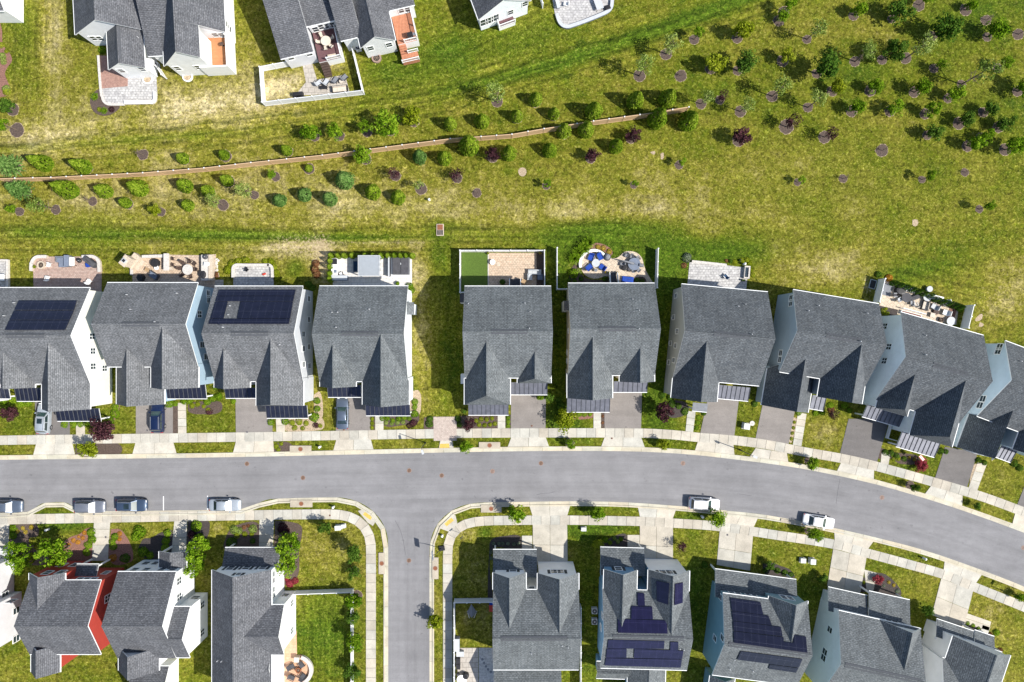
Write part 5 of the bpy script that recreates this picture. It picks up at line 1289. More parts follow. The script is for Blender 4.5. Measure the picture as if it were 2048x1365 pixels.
rngp = random.Random(11)
def plant(kind, px, py, rpx, label, cat='tree', group=None, name='tree', zs=1.0, mulch=None, at_base=False):
    """px,py is where the crown's middle shows (or the foot when at_base)"""
    r = rpx * S * (1.22 if KIND[kind][1] in ('sparse', 'open') else 1.06)
    mat, form, hc, tr = KIND[kind]
    hmid = {'arb': 1.0, 'cone': 2.2, 'spruce': .8, 'tuft': .4, 'shrub': .45}.get(form, hc) * r * zs
    k = 1.0 if at_base else (CH - hmid) / CH
    x, y = (px - CX) * S * k, (CY - py) * S * k
    i = rngp.randrange(4)
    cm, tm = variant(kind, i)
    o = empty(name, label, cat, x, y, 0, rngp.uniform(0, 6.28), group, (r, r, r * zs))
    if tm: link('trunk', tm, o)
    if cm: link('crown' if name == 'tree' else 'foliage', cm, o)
    if mulch:
        mr = mulch * S * rngp.uniform(.82, 1.1); mb = MB(); n = 24
        ph = rngp.uniform(0, 6)
        P = [(x + mr * (1 + .06 * math.sin(3 * a + ph) + rngp.uniform(-.05, .05)) * math.cos(a), y + mr * (1 + .07 * math.cos(2 * a + ph) + rngp.uniform(-.05, .05)) * math.sin(a)) for a in [6.283 * j / n for j in range(n)]]
        P2 = [(x + (p[0] - x) * (1.06 + .05 * math.sin(4 * i_ + ph)), y + (p[1] - y) * (1.06 + .05 * math.sin(4 * i_ + ph))) for i_, p in enumerate(P)]
        mb.prism(P2, 0.0, .015, 1); mb.prism(P, .0, .035, 0)
        struct(mb.build('mulch_ring', [MT['mulch'], MT['soil']]))
    return o

WORD = {'arb': 'dense yellow-green evergreen shrub', 'bluegreen': 'dense blue-green evergreen shrub', 'spruce': 'blue-green spruce', 'maple': 'full bright green tree', 'dark': 'full dark green tree', 'lime': 'yellow-green young tree', 'green': 'loose green young tree',
 'darkopen': 'loose dark green tree', 'airy': 'thin pale sage tree', 'plum': 'purple-leaved tree', 'plumthin': 'thin purple-twigged tree', 'bare': 'bare twiggy sapling', 'young': 'small leafy sapling', 'crimson': 'crimson tree'}
def zone(phrase, group, items, mulch=10.5):
    items = sorted(items, key=lambda t: t[1])
    cnt = {}
    for t in items: cnt[t[0]] = cnt.get(t[0], 0) + 1
    seen = {}
    for t in items:
        k, x, y, r = t[:4]; i = seen.get(k, 0); seen[k] = i + 1
        lab = f"{WORD[k]} {phrase}"
        if cnt[k] > 1:
            if i == cnt[k] - 1: lab += ", the rightmost"
            elif i == 0: lab += ", the leftmost"
            elif i > cnt[k] / 2: lab += f", {ORD[cnt[k] - 1 - i]} from right"
            else: lab += f", {ORD[i]} from left"
        zs = (t[4] if len(t) > 4 else 1.0) * rngp.uniform(.9, 1.15); r *= rngp.uniform(.92, 1.1)
        m = 0 if k == 'none' else (t[5] if len(t) > 5 else mulch)
        plant(k, x, y, r, lab, 'tree' if k not in ('arb', 'bluegreen') else 'shrub', group, 'tree' if k not in ('arb', 'bluegreen') else 'evergreen_shrub', zs, m)

GA = 'trees and evergreens along the tan fence'
zone('in the row above the tan fence', GA, [('spruce', 15, 331, 26), ('arb', 79, 324, 16.5, 1.4), ('arb', 160, 331, 15.5, 1.4), ('bare', 274, 304, 13), ('arb', 363, 316, 12, 1.2), ('arb', 446, 309, 11, 1.2), ('arb', 571, 300, 11, 1.2),
  ('maple', 621, 264, 20), ('maple', 671, 263, 17), ('young', 727, 253, 11), ('maple', 772, 248, 25), ('lime', 823, 233, 19), ('arb', 900, 246, 14, 1.3), ('arb', 964, 241, 14, 1.3), ('airy', 993, 184, 19),
  ('arb', 1034, 231, 12, 1.3), ('arb', 1072, 197, 14, 1.35), ('arb', 1108, 226, 13, 1.35), ('arb', 1188, 220, 16, 1.35), ('arb', 1272, 199, 17, 1.35), ('arb', 1337, 194, 18, 1.35)])
zone('against the tan fence, hiding part of it', GA, [('maple', 725, 310, 20), ('arb', 938, 289, 19, 1.3), ('arb', 1128, 260, 15, 1.3), ('arb', 1173, 257, 16, 1.3), ('arb', 1317, 234, 20, 1.3)], 12)
zone('in the field below the tan fence', GA, [('spruce', 37, 379, 26), ('arb', 128, 377, 18, 1.35), ('arb', 205, 381, 16, 1.35), ('arb', 273, 375, 16, 1.35), ('arb', 367, 370, 15, 1.2), ('arb', 451, 360, 13, 1.2), ('arb', 413, 381, 12, 1.2), ('airy', 490, 380, 17), ('airy', 75, 409, 17),
  ('bare', 170, 398, 12), ('arb', 248, 405, 12, 1.1), ('lime', 310, 420, 11), ('arb', 373, 410, 13, 1.1), ('airy', 428, 402, 15), ('young', 21, 419, 8), ('bluegreen', 557, 400, 14), ('bluegreen', 607, 389, 14, 1.1), ('bluegreen', 658, 397, 15, 1.2), ('bluegreen', 687, 359, 18),
  ('arb', 744, 383, 15, 1.1), ('arb', 795, 394, 14, 1.1), ('airy', 838, 370, 11), ('plumthin', 912, 350, 14), ('plumthin', 786, 345, 12), ('bare', 953, 383, 8), ('young', 543, 348, 8), ('arb', 616, 336, 8), ('bluegreen', 838, 312, 15, 1.2), ('arb', 888, 315, 16, 1.3), ('plum', 985, 309, 14), ('arb', 1018, 305, 15, 1.3),
  ('arb', 1099, 299, 14, 1.2), ('plum', 1184, 311, 16), ('plum', 1266, 270, 16), ('arb', 1233, 291, 14, 1.2), ('arb', 1380, 239, 18, 1.3)])
GF = 'young trees in the upper right field'
zone('alone in the field right of the tan fence', GF, [('plum', 1487, 272, 21), ('plumthin', 1587, 243, 15), ('plumthin', 1664, 265, 13), ('bare', 1773, 297, 9)], 13)
zone('alone in the open mown field', GF, [('young', 1094, 367, 7), ('young', 1365, 323, 7), ('young', 1271, 366, 6), ('young', 1604, 360, 7), ('bare', 1694, 354, 8), ('young', 1863, 352, 9), ('bare', 1938, 342, 7), ('young', 1982, 412, 9)], 8)
zone('in the top band of the upper right field', GF, [('airy', 1346, 84, 17), ('young', 1398, 64, 9), ('lime', 1487, 60, 18), ('young', 1582, 6, 11), ('green', 1566, 32, 12), ('airy', 1639, 54, 17), ('green', 1720, 19, 15), ('darkopen', 1802, 23, 20), ('young', 1855, -3, 10), ('green', 1944, 11, 12), ('bare', 1984, 33, 9), ('darkopen', 1892, 53, 23), ('green', 1997, 60, 19), ('young', 2060, 55, 10)])
zone('in the second band of the upper right field', GF, [('airy', 1291, 127, 18), ('bare', 1366, 146, 8), ('lime', 1432, 124, 20), ('dark', 1489, 125, 25), ('lime', 1575, 112, 13), ('dark', 1656, 128, 26), ('airy', 1739, 100, 19), ('dark', 1791, 100, 24), ('airy', 1849, 90, 20), ('young', 1884, 127, 9), ('airy', 1974, 140, 21), ('young', 2017, 124, 10), ('green', 2062, 170, 18)])
zone('in the third band of the upper right field', GF, [('airy', 1415, 192, 14), ('plumthin', 1447, 192, 10), ('airy', 1497, 207, 16), ('airy', 1567, 172, 17), ('airy', 1639, 197, 16), ('lime', 1676, 174, 15), ('green', 1754, 172, 15), ('green', 1846, 174, 15), ('green', 1914, 187, 15)])
zone('in the fourth band of the upper right field', GF, [('green', 1716, 214, 15), ('green', 1794, 214, 15), ('green', 1867, 219, 15), ('darkopen', 1983, 217, 15), ('darkopen', 1934, 239, 15), ('darkopen', 2014, 247, 15), ('darkopen', 1870, 263, 16), ('green', 1955, 284, 14), ('green', 1978, 270, 13), ('maple', 2036, 290, 21)])
zone('at the far left beside the garden bed', GF, [('darkopen', 11, 213, 12), ('young', 2, 247, 11)], 13)

def lst(kind, items, cat, group, name, zs=1.0, mulch=None, at_base=False):
    for t in items:
        plant(kind, t[0], t[1], t[2], t[3], cat, group, name, t[4] if len(t) > 4 else zs, mulch, at_base)
GS = 'street trees in the planting strips'
for k, x, y, r, lab, m in [('lime', 175, 900, 17, 'bushy street tree above the wide brown mulch bed at the left kerb', 0), ('green', 932, 893, 13, 'street tree beside the paver crossing on the upper kerb', 0), ('green', 1141, 888, 10, 'street tree with a round mulch ring on the upper kerb', 8),
     ('lime', 1327, 890, 12, 'yellow-green street tree on the upper kerb below the purple tree', 0), ('green', 1626, 926, 13, 'street tree in the upper strip left of the kerb repair', 8), ('dark', 1831, 975, 10, 'dark street tree in the upper strip near the right', 8), ('dark', 1955, 1012, 8, 'small dark street plant at the right end of the upper strip', 0),
     ('green', 1031, 1030, 18, 'street tree overhanging the pavement right of the junction', 0), ('green', 1197, 1027, 15, 'street tree on the lower pavement between two concrete driveways', 0), ('green', 1435, 1038, 16, 'street tree just below the white car parked left on the bend', 0), ('maple', 1629, 1070, 16, 'full street tree just below the white saloon on the bend', 8),
     ('lime', 870, 1245, 16, 'yellow-green street tree on the right side of the side street', 0), ('green', 2040, 1196, 9, 'small street tree cut by the right edge below the road', 0)]:
    plant(k, x, y, r, lab, 'tree', GS, 'tree', 1.0, m)
GY = 'front garden trees'
for k, x, y, r, lab, m, zs in [('plum', 205, 862, 27, 'broad purple-leaved tree over the pavement at the left', 0, .8), ('plum', 18, 829, 18, 'ragged purple-leaved tree at the left edge of the upper front gardens', 0, .8), ('plum', 938, 850, 14, 'small purple-leaved tree right of the paver crossing', 0, .9), ('plum', 1330, 826, 22, 'large purple-leaved tree between two asphalt driveways', 0, .9),
     ('lime', 1132, 840, 21, 'yellow-green tree beside the driveway of the beige house', 0, .8), ('crimson', 1842, 932, 13, 'bright crimson tree in the front garden at the right', 0, .7), ('plumthin', 1668, 829, 11, 'small thin purple tree beside the slate-blue house porch', 0, .8), ('darkopen', 1098, 795, 10, 'small dark tree beside the driveway of the house below the camera', 0, 1),
     ('maple', 30, 1108, 23, 'bright green tree beside the porch at the lower left edge', 0, 1.2), ('maple', 105, 1108, 29, 'large bright green tree in front of the red house', 0, 1.0), ('maple', 42, 1132, 17, 'bright green tree touching the wall of the light grey house', 0, 1.1), ('maple', 394, 1098, 25, 'bright green tree right of the white porch steps', 0, 1.1), ('maple', 388, 1134, 20, 'lower bright green tree against the white side wall', 0, 1.1),
     ('maple', 577, 1090, 25, 'bright green tree right of the third front walk', 0, 1.1), ('maple', 572, 1130, 22, 'bright green tree beside the tall white house wall', 0, 1.0), ('dark', 648, 1057, 15, 'dark green tree on the corner lawn near the pavement', 0, 1.0), ('dark', 706, 1108, 19, 'leaning green tree on the right of the corner lawn', 0, 1.2),
     ('maple', 706, 1205, 19, 'green tree hiding the corner of the white garden fence', 9, 1.1), ('maple', 708, 1285, 19, 'green tree hiding the middle of the broken white side fence', 0, 1.1), ('darkopen', 707, 1236, 13, 'small dark tree between the two green trees on the side fence', 0, 1.0), ('darkopen', 706, 1345, 15, 'dark tree at the bottom end of the side fence', 0, 1.0), ('darkopen', 706, 1147, 12, 'small dark sapling above the white garden fence end', 8, 1.0),
     ('dark', 1541, 1131, 11, 'bright round bush tree beside the teal house driveway', 0, .7), ('darkopen', 1646, 1157, 10, 'small dark tree at the corner of the pale-walled house', 0, .9), ('crimson', 1757, 1160, 10, 'red-leaved small tree in the bed beside the garage walk', 0, .6), ('dark', 1855, 1222, 12, 'dark leafy tree at the corner of the lower right house', 0, .9),
     ('lime', 1197, 1088, 11, 'pale green tree at the corner of the blue house', 0, .8), ('plumthin', 1363, 1095, 12, 'thin bronze tree on the lawn right of the blue house driveway', 0, .8), ('green', 1080, 795, 7, 'little yellow-green tree at the edge of the asphalt driveway', 0, 1.0)]:
    plant(k, x, y, r, lab, 'tree', GY, 'tree', zs, m)
# hedge of narrow evergreens round the white terrace
GH = 'narrow evergreens around the white terrace'
hed = [(x, 511) for x in (661.5, 676, 688, 704, 716, 730, 746, 761, 775.5, 788.5, 801, 812, 824)]
for i, (x, y) in enumerate(hed): plant('arblime', x - .6, y, 6.6 if i not in (4,) else 5.0, f"narrow lime evergreen in the hedge above the white terrace, {ORD[i]} from its left end", 'shrub', GH, 'evergreen_shrub', .95)
for i, (x, y) in enumerate([(660, 522), (659.5, 533.5), (659.5, 547.5), (659, 558)]): plant('arblime', x, y, 7, f"narrow lime evergreen left of the white terrace, {ORD[i]} from the top", 'shrub', GH, 'evergreen_shrub', .9)
GD = 'dark evergreens behind the furnished terrace at the right'
for i in range(12):
    x = 1790 + i * 12; y = 566 + i * 4.1 + (4 if i > 6 else 0)
    plant('arbdark', x, y, 6.2, f"slim dark evergreen behind the crowded terrace, {ORD[i]} from the left", 'shrub', GD, 'evergreen_shrub', 1.0)
# shrubs and perennials
def many(kind, pts, text, cat, group, name, zs=.8):
    pts = sorted(pts)
    for i, (x, y, r) in enumerate(pts):
        lab = text if len(pts) == 1 else f"{text}, {ORD[i] + ' from left' if i else 'leftmost'}"
        plant(kind, x, y, r, lab, cat, group, name, zs)
GB = 'shrubs and flowers in the garden beds'
many('grass', [(1177, 486, 14), (1168, 496, 14), (1157, 505, 14), (1149, 516, 13)], 'tall arching grass clump round the guitar-shaped patio', 'grass clump', GB, 'ornamental_plant', 1.3)
many('bushgold', [(1196, 494.5, 5.5), (1206.6, 497, 5.5), (1218.5, 503, 6)], 'golden mound in the red mulch above the blue chairs', 'shrub', GB, 'shrub')
many('bush', [(1147, 547, 10.5)], 'bright green globe shrub left of the guitar-shaped patio', 'shrub', GB, 'shrub', 1)
many('bushdark', [(1139, 561, 4.5), (1149, 562, 5), (1162, 558, 5.5), (1210, 558, 6), (1274, 560, 6), (1285, 562, 5)], 'dark low shrub along the rear wall of the beige house', 'shrub', GB, 'shrub')
many('bushpale', [(1153, 527, 5), (1157, 541, 5), (1161, 547, 4)], 'pale flowering plant left of the round seating circle', 'plant', GB, 'flowering_plant', .6)
many('bushgrey', [(1375, 515, 10)], 'grey-green round shrub at the corner of the grey paved terrace', 'shrub', GB, 'shrub', 1)
many('bushlime', [(1470, 524, 6), (1484, 522, 7), (1494, 520, 6), (1500, 527, 6), (1503, 540, 5), (1506, 551, 5)], 'yellow-green plant round the stone planter of the grey terrace', 'plant', GB, 'flowering_plant', .6)
many('bushrust', [(1368, 531, 6), (1453, 522, 4)], 'brownish tuft at the edge of the grey paved terrace', 'plant', GB, 'flowering_plant', .6)
many('bushdark', [(1462, 523, 5)], 'dark shrub above the grey paved terrace', 'shrub', GB, 'shrub')
many('bushrust', [(631, 527, 8), (629, 538, 9), (633, 549, 8)], 'rusty brown shrub left of the lime hedge', 'shrub', GB, 'shrub', 1.1)
many('bushdark', [(617, 569, 8), (625, 576, 7)], 'dark shrub in the shade between two houses', 'shrub', GB, 'shrub')
many('bush', [(819, 573, 8), (822, 581, 7)], 'leafy green shrub at the corner of the white house', 'shrub', GB, 'shrub', 1.2)
many('bushlime', [(455, 540, 9), (463, 528, 9), (477, 523, 8), (492, 521, 8), (530, 523, 7), (541, 524, 8), (547, 535, 7), (551, 546, 8), (553, 556, 7)], 'yellow-green shrub bordering the small grey patio', 'shrub', GB, 'shrub', .8)
many('bushorange', [(1779, 556, 8)], 'orange shrub at the head of the crowded terrace', 'shrub', GB, 'shrub', 1); many('bushdark', [(1757, 549, 7)], 'dark shrub behind the fence end of the crowded terrace', 'shrub', GB, 'shrub', 1)
many('bush', [(1922, 619, 7)], 'bright green shrub inside the right fence of the crowded terrace', 'shrub', GB, 'shrub', 1)
many('bushlime', [(1766, 624, 6), (1774, 628, 6), (1772, 618, 4)], 'leafy plant under the terrace railing', 'plant', GB, 'flowering_plant')
many('grass', [(190, 194, 9), (209, 222, 8)], 'green clump beside the rounded terrace corner', 'plant', GB, 'flowering_plant', .9)
many('bushplum', [(222, 219, 6)], 'purple plant in the bed below the rounded terrace', 'plant', GB, 'flowering_plant'); many('bushlime', [(198, 219, 5)], 'lime plant in the bed below the rounded terrace', 'plant', GB, 'flowering_plant')
many('bush', [(203, 100, 8)], 'green shrub in the shade of the white house at the top left', 'shrub', GB, 'shrub', 1)
many('bushpale', [(3, 112, 8), (6, 123, 7), (12, 177, 8)], 'white flowering shrub in the red garden bed at the left edge', 'plant', GB, 'flowering_plant'); many('bushlime', [(12, 183, 8), (2, 90, 6), (12, 103, 5)], 'lime shrub in the red garden bed at the left edge', 'plant', GB, 'flowering_plant')
# front gardens, upper row
many('bush', [(6, 804, 8), (24, 802, 9), (40, 808, 8), (55, 807, 8)], 'low green shrub under the metal porch at the left', 'shrub', GB, 'shrub', .6)
many('bush', [(128, 849, 8), (146, 849, 8), (160, 848, 8), (173, 848, 7), (219, 842, 9), (229, 828, 10), (230, 815, 8)], 'low green shrub round the porch of the white-sided house', 'shrub', GB, 'shrub', .6)
many('bush', [(338, 808, 9), (350, 808, 6)], 'green shrub behind the navy car', 'shrub', GB, 'shrub', .7)
many('bush', [(367, 803, 7), (378, 803, 7), (425, 797, 8), (437, 793, 8), (413, 804, 8), (430, 775, 6), (466, 803, 6)], 'green shrub along the porch of the blue-sided house', 'shrub', GB, 'shrub', .8)
many('bushlime', [(384, 812, 6), (395, 809, 6), (407, 813, 5), (415, 820, 5)], 'small yellowish plant in the bed of the blue-sided house', 'plant', GB, 'flowering_plant', .5); many('bushplum', [(417, 824, 7)], 'purple plant in the bed of the blue-sided house', 'plant', GB, 'flowering_plant', .5)
many('bush', [(541, 845, 7), (570, 843, 8), (628, 835, 10), (634, 818, 7), (634, 803, 7)], 'green shrub round the porch of the grey house', 'shrub', GB, 'shrub', .8); many('bushlime', [(584, 846, 7), (598, 845, 7), (612, 847, 6), (640, 852, 5), (589, 856, 6), (605, 857, 5)], 'yellow-green plant in the bed of the grey house', 'plant', GB, 'flowering_plant', .5)
many('bushplum', [(632, 851, 6)], 'purple plant in the bed of the grey house', 'plant', GB, 'flowering_plant', .6)
many('bushlime', [(744, 838, 5), (744, 847, 5), (744, 856, 5)], 'lime shrub between driveway and walk of the white house', 'shrub', GB, 'shrub', .6)
many('bush', [(764, 837, 6), (774, 837, 6), (785, 841, 5), (797, 838, 6), (808, 836, 6), (818, 838, 5), (829, 828, 8), (829, 805, 7), (829, 815, 6)], 'green shrub along the porch of the white house', 'shrub', GB, 'shrub', .7); many('bushpale', [(772, 846, 5), (783, 847, 5), (795, 846, 5), (806, 845, 5)], 'white flowering plant in the curved bed of the white house', 'plant', GB, 'flowering_plant', .5); many('bushplum', [(826, 847, 8), (818, 852, 6)], 'purple plant at the end of the curved bed', 'plant', GB, 'flowering_plant', .7)
many('bushdark', [(858, 848, 8), (860, 838, 7), (915, 838, 7), (918, 850, 6), (928, 823, 6)], 'dark green shrub beside the paver crossing', 'shrub', GB, 'shrub', .8); many('bushlime', [(952, 842, 5), (962, 838, 5), (973, 840, 5), (984, 837, 5), (958, 850, 5), (969, 851, 5), (980, 850, 5), (990, 848, 5)], 'round lime shrub in the bed right of the paver crossing', 'shrub', GB, 'shrub', .7)
many('bush', [(1016, 836, 5), (1016, 844, 5), (1016, 852, 5)], 'clipped green shrub beside the walk below the camera', 'shrub', GB, 'shrub', .7)
many('bushdark', [(1122, 812, 9), (1119, 800, 6)], 'dark glossy shrub left of the beige house porch', 'shrub', GB, 'shrub', .8); many('bush', [(1158, 829, 6), (1169, 829, 6), (1180, 829, 5)], 'leafy plant above the red mulch of the beige house', 'plant', GB, 'flowering_plant', .5); many('bushrust', [(1205, 833, 3.5), (1205, 846, 3.5)], 'brown tuft beside the walk of the beige house', 'plant', GB, 'flowering_plant', .6)
many('bushdark', [(1345, 808, 8), (1358, 813, 7), (1370, 824, 8), (1340, 796, 7), (1325, 792, 7)], 'dark green shrub at the foot of the purple tree', 'shrub', GB, 'shrub', .8); many('bush', [(1397, 835, 5), (1395, 846, 5), (1393, 856, 5)], 'green clump along the short walk', 'shrub', GB, 'shrub', .6)
many('bushdark', [(1408, 827, 6), (1510, 808, 7)], 'dark shrub at the porch of the house with the grey wall', 'shrub', GB, 'shrub', .8)
many('bushlime', [(1589, 845, 4), (1587, 856, 4), (1585, 867, 4), (1583, 878, 4)], 'round lime mound along the driveway edge of the slate-blue house', 'shrub', GB, 'shrub', .7); many('bush', [(1597, 826, 6), (1632, 826, 7), (1645, 825, 6), (1662, 812, 7), (1690, 812, 7), (1700, 822, 6)], 'green shrub at the front of the slate-blue house', 'shrub', GB, 'shrub', .7); many('bushrust', [(1663, 820, 7)], 'rusty plant at the front of the slate-blue house', 'plant', GB, 'flowering_plant', .6)
many('bushdark', [(1772, 905, 7), (1783, 907, 7), (1793, 912, 7), (1809, 918, 6), (1883, 903, 7), (1893, 904, 6)], 'dark shrub in front of the ice-white house', 'shrub', GB, 'shrub', .8); many('bushgold', [(1808, 916, 3.5), (1819, 916, 3.5), (1830, 919, 4)], 'golden flower clump in front of the ice-white house', 'plant', GB, 'flowering_plant', .8); many('bushlime', [(1787, 918, 5), (1797, 918, 5), (1785, 910, 4)], 'leafy plant in front of the ice-white house', 'plant', GB, 'flowering_plant', .6)
many('bushdark', [(1958, 921, 7), (1970, 926, 6), (2030, 928, 8), (2040, 936, 8)], 'dark shrub in front of the house cut by the right edge', 'shrub', GB, 'shrub', .8)
many('bushlime', [(552, 893, 6), (562, 888, 5), (556, 900, 5)], 'pale flowering clump in the upper planting strip', 'plant', GB, 'flowering_plant', .5)
# front gardens, lower row
many('bushgold', [(35, 1064, 4.5), (45, 1057, 4.5), (62, 1055, 5.5), (50, 1065, 4.5)], 'golden mound in the mulch at the lower left', 'plant', GB, 'flowering_plant', .6); many('bushlime', [(59, 1098, 5), (62, 1110, 5), (60, 1122, 8), (63, 1088, 3)], 'lime shrub in the shade of the red house', 'shrub', GB, 'shrub', .7)
many('bush', [(25, 1058, 8), (25, 1072, 8)], 'green shrub beside the leftmost front walk', 'shrub', GB, 'shrub', .8); many('bushorange', [(137, 1091, 5), (146, 1081, 5), (155, 1085, 5.5), (165, 1077, 5), (157, 1074, 3.5), (168, 1066, 5)], 'orange-brown plant in the red mulch bed', 'plant', GB, 'flowering_plant', .55)
many('bush', [(180, 1066, 9), (183, 1080, 9), (176, 1092, 8), (172, 1106, 8)], 'leafy shrub left of the red house walk', 'shrub', GB, 'shrub', .8); many('bush', [(228, 1074, 8), (224, 1084, 7), (226, 1094, 8)], 'leafy shrub right of the red house walk', 'shrub', GB, 'shrub', .8); many('bushorange', [(239, 1068, 5.5), (238, 1079, 5), (225, 1117, 8)], 'orange plant right of the red house walk', 'plant', GB, 'flowering_plant', .6); many('bushdark', [(250, 1118, 10)], 'dark shrub before the red and white houses', 'shrub', GB, 'shrub')
many('maple' if False else 'bush', [(277, 1065, 13), (270, 1075, 9)], 'bright spreading shrub on the dry front lawn', 'shrub', GB, 'shrub', .8); many('bush', [(334, 1067, 8), (332, 1083, 8), (329, 1097, 9), (285, 1105, 11), (299, 1112, 8)], 'green shrub left of the white porch steps', 'shrub', GB, 'shrub', .9)
many('bush', [(391, 1053, 12), (399, 1075, 8)], 'green shrub beside the pavement right of the white porch steps', 'shrub', GB, 'shrub', .8); many('bushplum', [(383, 1070, 9)], 'dark plum shrub right of the white porch steps', 'shrub', GB, 'shrub', .8)
many('bushpale', [(468, 1060, 9), (478, 1063, 7), (504, 1059, 9)], 'silvery shrub in the bed of the tall white house', 'shrub', GB, 'shrub', .6); many('bushlime', [(474, 1071, 6), (489, 1069, 6), (503, 1069, 5)], 'lime plant in the bed of the tall white house', 'plant', GB, 'flowering_plant', .6); many('bushrust', [(488, 1055, 5), (496, 1052, 4)], 'rusty plant in the bed of the tall white house', 'plant', GB, 'flowering_plant', .6); many('bushdark', [(461, 1085, 11), (505, 1083, 6)], 'dark shrub in the shade of the tall white house', 'shrub', GB, 'shrub', .8)
many('bushplum', [(566, 1060, 12)], 'dark plum shrub beside the third front walk', 'shrub', GB, 'shrub', .8); many('bushred', [(579, 1168, 9), (590, 1163, 7), (574, 1160, 5)], 'red flowering shrub at the corner of the white garden fence', 'shrub', GB, 'shrub', .7)
many('bushgrey', [(987, 1088, 4), (998, 1088, 4), (1006, 1088, 4), (1016, 1088, 4), (1028, 1089, 4), (1037, 1088, 4), (982, 1105, 4), (982, 1117, 4)], 'small round shrub in the dark bed of the house at the junction', 'shrub', GB, 'shrub', .7)
many('bush', [(1211, 1081, 6), (1220, 1086, 5), (1242, 1079, 5)], 'bright green plant before the blue house', 'plant', GB, 'flowering_plant', .7); many('bushpale', [(1229, 1077, 5), (1236, 1083, 5)], 'white flowering plant before the blue house', 'plant', GB, 'flowering_plant', .7)
many('bushdark', [(1530, 1142, 5), (1555, 1142, 7), (1570, 1146, 7), (1582, 1150, 6)], 'dark shrub in front of the teal house', 'shrub', GB, 'shrub', .7); many('bushgold', [(1778, 1165, 4), (1788, 1171, 4)], 'golden mound in the bed beside the garage walk', 'shrub', GB, 'shrub', .7); many('bushgrey', [(1795, 1183, 5), (1768, 1172, 3)], 'blue-grey plant in the bed beside the garage walk', 'plant', GB, 'flowering_plant', .6); many('bushlime', [(1728, 1166, 4)], 'lime plant in the narrow bed by the driveway', 'plant', GB, 'flowering_plant', .7)
many('bush', [(1936, 1247, 4.5), (1947, 1252, 4.5), (1957, 1257, 4)], 'small green shrub in the narrow dark bed at the lower right', 'shrub', GB, 'shrub', .7); many('bushrust', [(1981, 1270, 5), (2001, 1302, 6)], 'brown shrub beside the lower right house', 'shrub', GB, 'shrub', .7); many('bush', [(1994, 1266, 7)], 'green shrub beside the lower right house', 'shrub', GB, 'shrub', .7)
many('bushdark', [(1410, 1130, 7)], 'leafy shrub at the corner of the teal house', 'shrub', GB, 'shrub', 1)
# ------------------------------------------------------------------ fences
def fence(label, pts, h, mat, panel, name='fence', cap='vinyl', post_w=.13, group=None, th=.05):
    P = [Vector(W(*p)) for p in pts]
    o = empty(name, label, 'fence', P[0].x, P[0].y, 0, 0, group); O = P[0]
    first = True
    for a, b in zip(P, P[1:]):
        L_ = (b - a).length; n = max(1, round(L_ / panel)); t = (b - a).normalized(); ang = math.atan2(t.y, t.x)
        for i in range(n + 1):
            p = a + (b - a) * (i / n) - O
            if i > 0 or first:
                mb = MB(); mb.obox(p, post_w, post_w, 0, h + .06, ang, 0); mb.obox(p, post_w + .05, post_w + .05, h + .061, h + .12, ang, 1); mb.build('post', [MT[mat], MT[cap]], o)
            if i < n:
                q = a + (b - a) * ((i + .5) / n) - O; w = L_ / n - post_w - .01
                mb = MB(); mb.obox(q, w, th, .08, h - .02, ang, 0)
                nb = max(1, int(w / .17)); 
                for k in range(1, nb):
                    z = q + t * (k * w / nb - w / 2)
                    mb.obox(z, .018, th + .012, .2, h - .14, ang, 0)
                mb.obox(q, w, th + .05, h - .12, h, ang, 0); mb.obox(q, w, th + .05, .081, .2, ang, 0)
                mb.build('panel', MT[mat], o)
        first = False
    return o
fence('long curving tan fence across the field', [(14, 364), (120, 361.5), (300, 352.5), (420, 343), (512, 332.5), (652, 318), (777, 302), (903, 285.6), (1024, 277), (1087, 266), (1184, 251), (1275, 238.5), (1371, 223.5)], 2.0, 'tanfence', 2.44, cap='vinyl')
FG = 'white vinyl garden fences'
fence('white fence round the square yard with the plum deck at the top', [(580, 133), (527, 143), (532, 212.5), (729, 189.5), (704, 86)], 1.75, 'vinyl', 2.35, group=FG)
fence('white fence round the yard with the artificial turf square', [(930, 586.5), (921.5, 586.5), (921.5, 504), (1088, 504), (1088.5, 575)], 1.75, 'vinyl', 2.35, group=FG)
fence('thin white fence left of the guitar-shaped patio', [(1113, 499), (1113, 580), (1131, 580)], 1.75, 'vinyl', 2.2, group=FG)
fence('broad white fence right of the guitar-shaped patio', [(1311.8, 500.6), (1309.8, 577.5)], 1.8, 'vinyl', 2.35, group=FG)
fence('white fence at the left end of the crowded terrace', [(1756.5, 560), (1745.5, 605.7)], 2.0, 'vinyl', 2.0, group=FG)
fence('white fence at the right end of the crowded terrace', [(1931, 612), (1920, 657)], 2.0, 'vinyl', 1.9, group=FG)
fence('white fence across and down the lawn of the tall white house', [(594, 1181.5), (707, 1177.5), (707, 1440)], 1.7, 'vinyl', 2.35, group=FG)
fence('white fence beside the side street pavement, closing the shaded yard', [(986, 1196.5), (910, 1197.5), (909.5, 1440)], 1.75, 'vinyl', 1.8, group=FG)
fence('narrow white fence along the right wall of the grey-roofed house at the junction', [(1160, 1208), (1160, 1440)], 1.75, 'vinyl', 2.35, group=FG)
fence('short white gate panel beside the air conditioner of the white house at the top left', [(323, 141), (334, 158)], 1.7, 'vinyl', 1.6, group=FG)
fence('short white panel between the top house and the grey terrace', [(1081, 2), (1085, 17)], 1.6, 'vinyl', 1.4, group=FG)

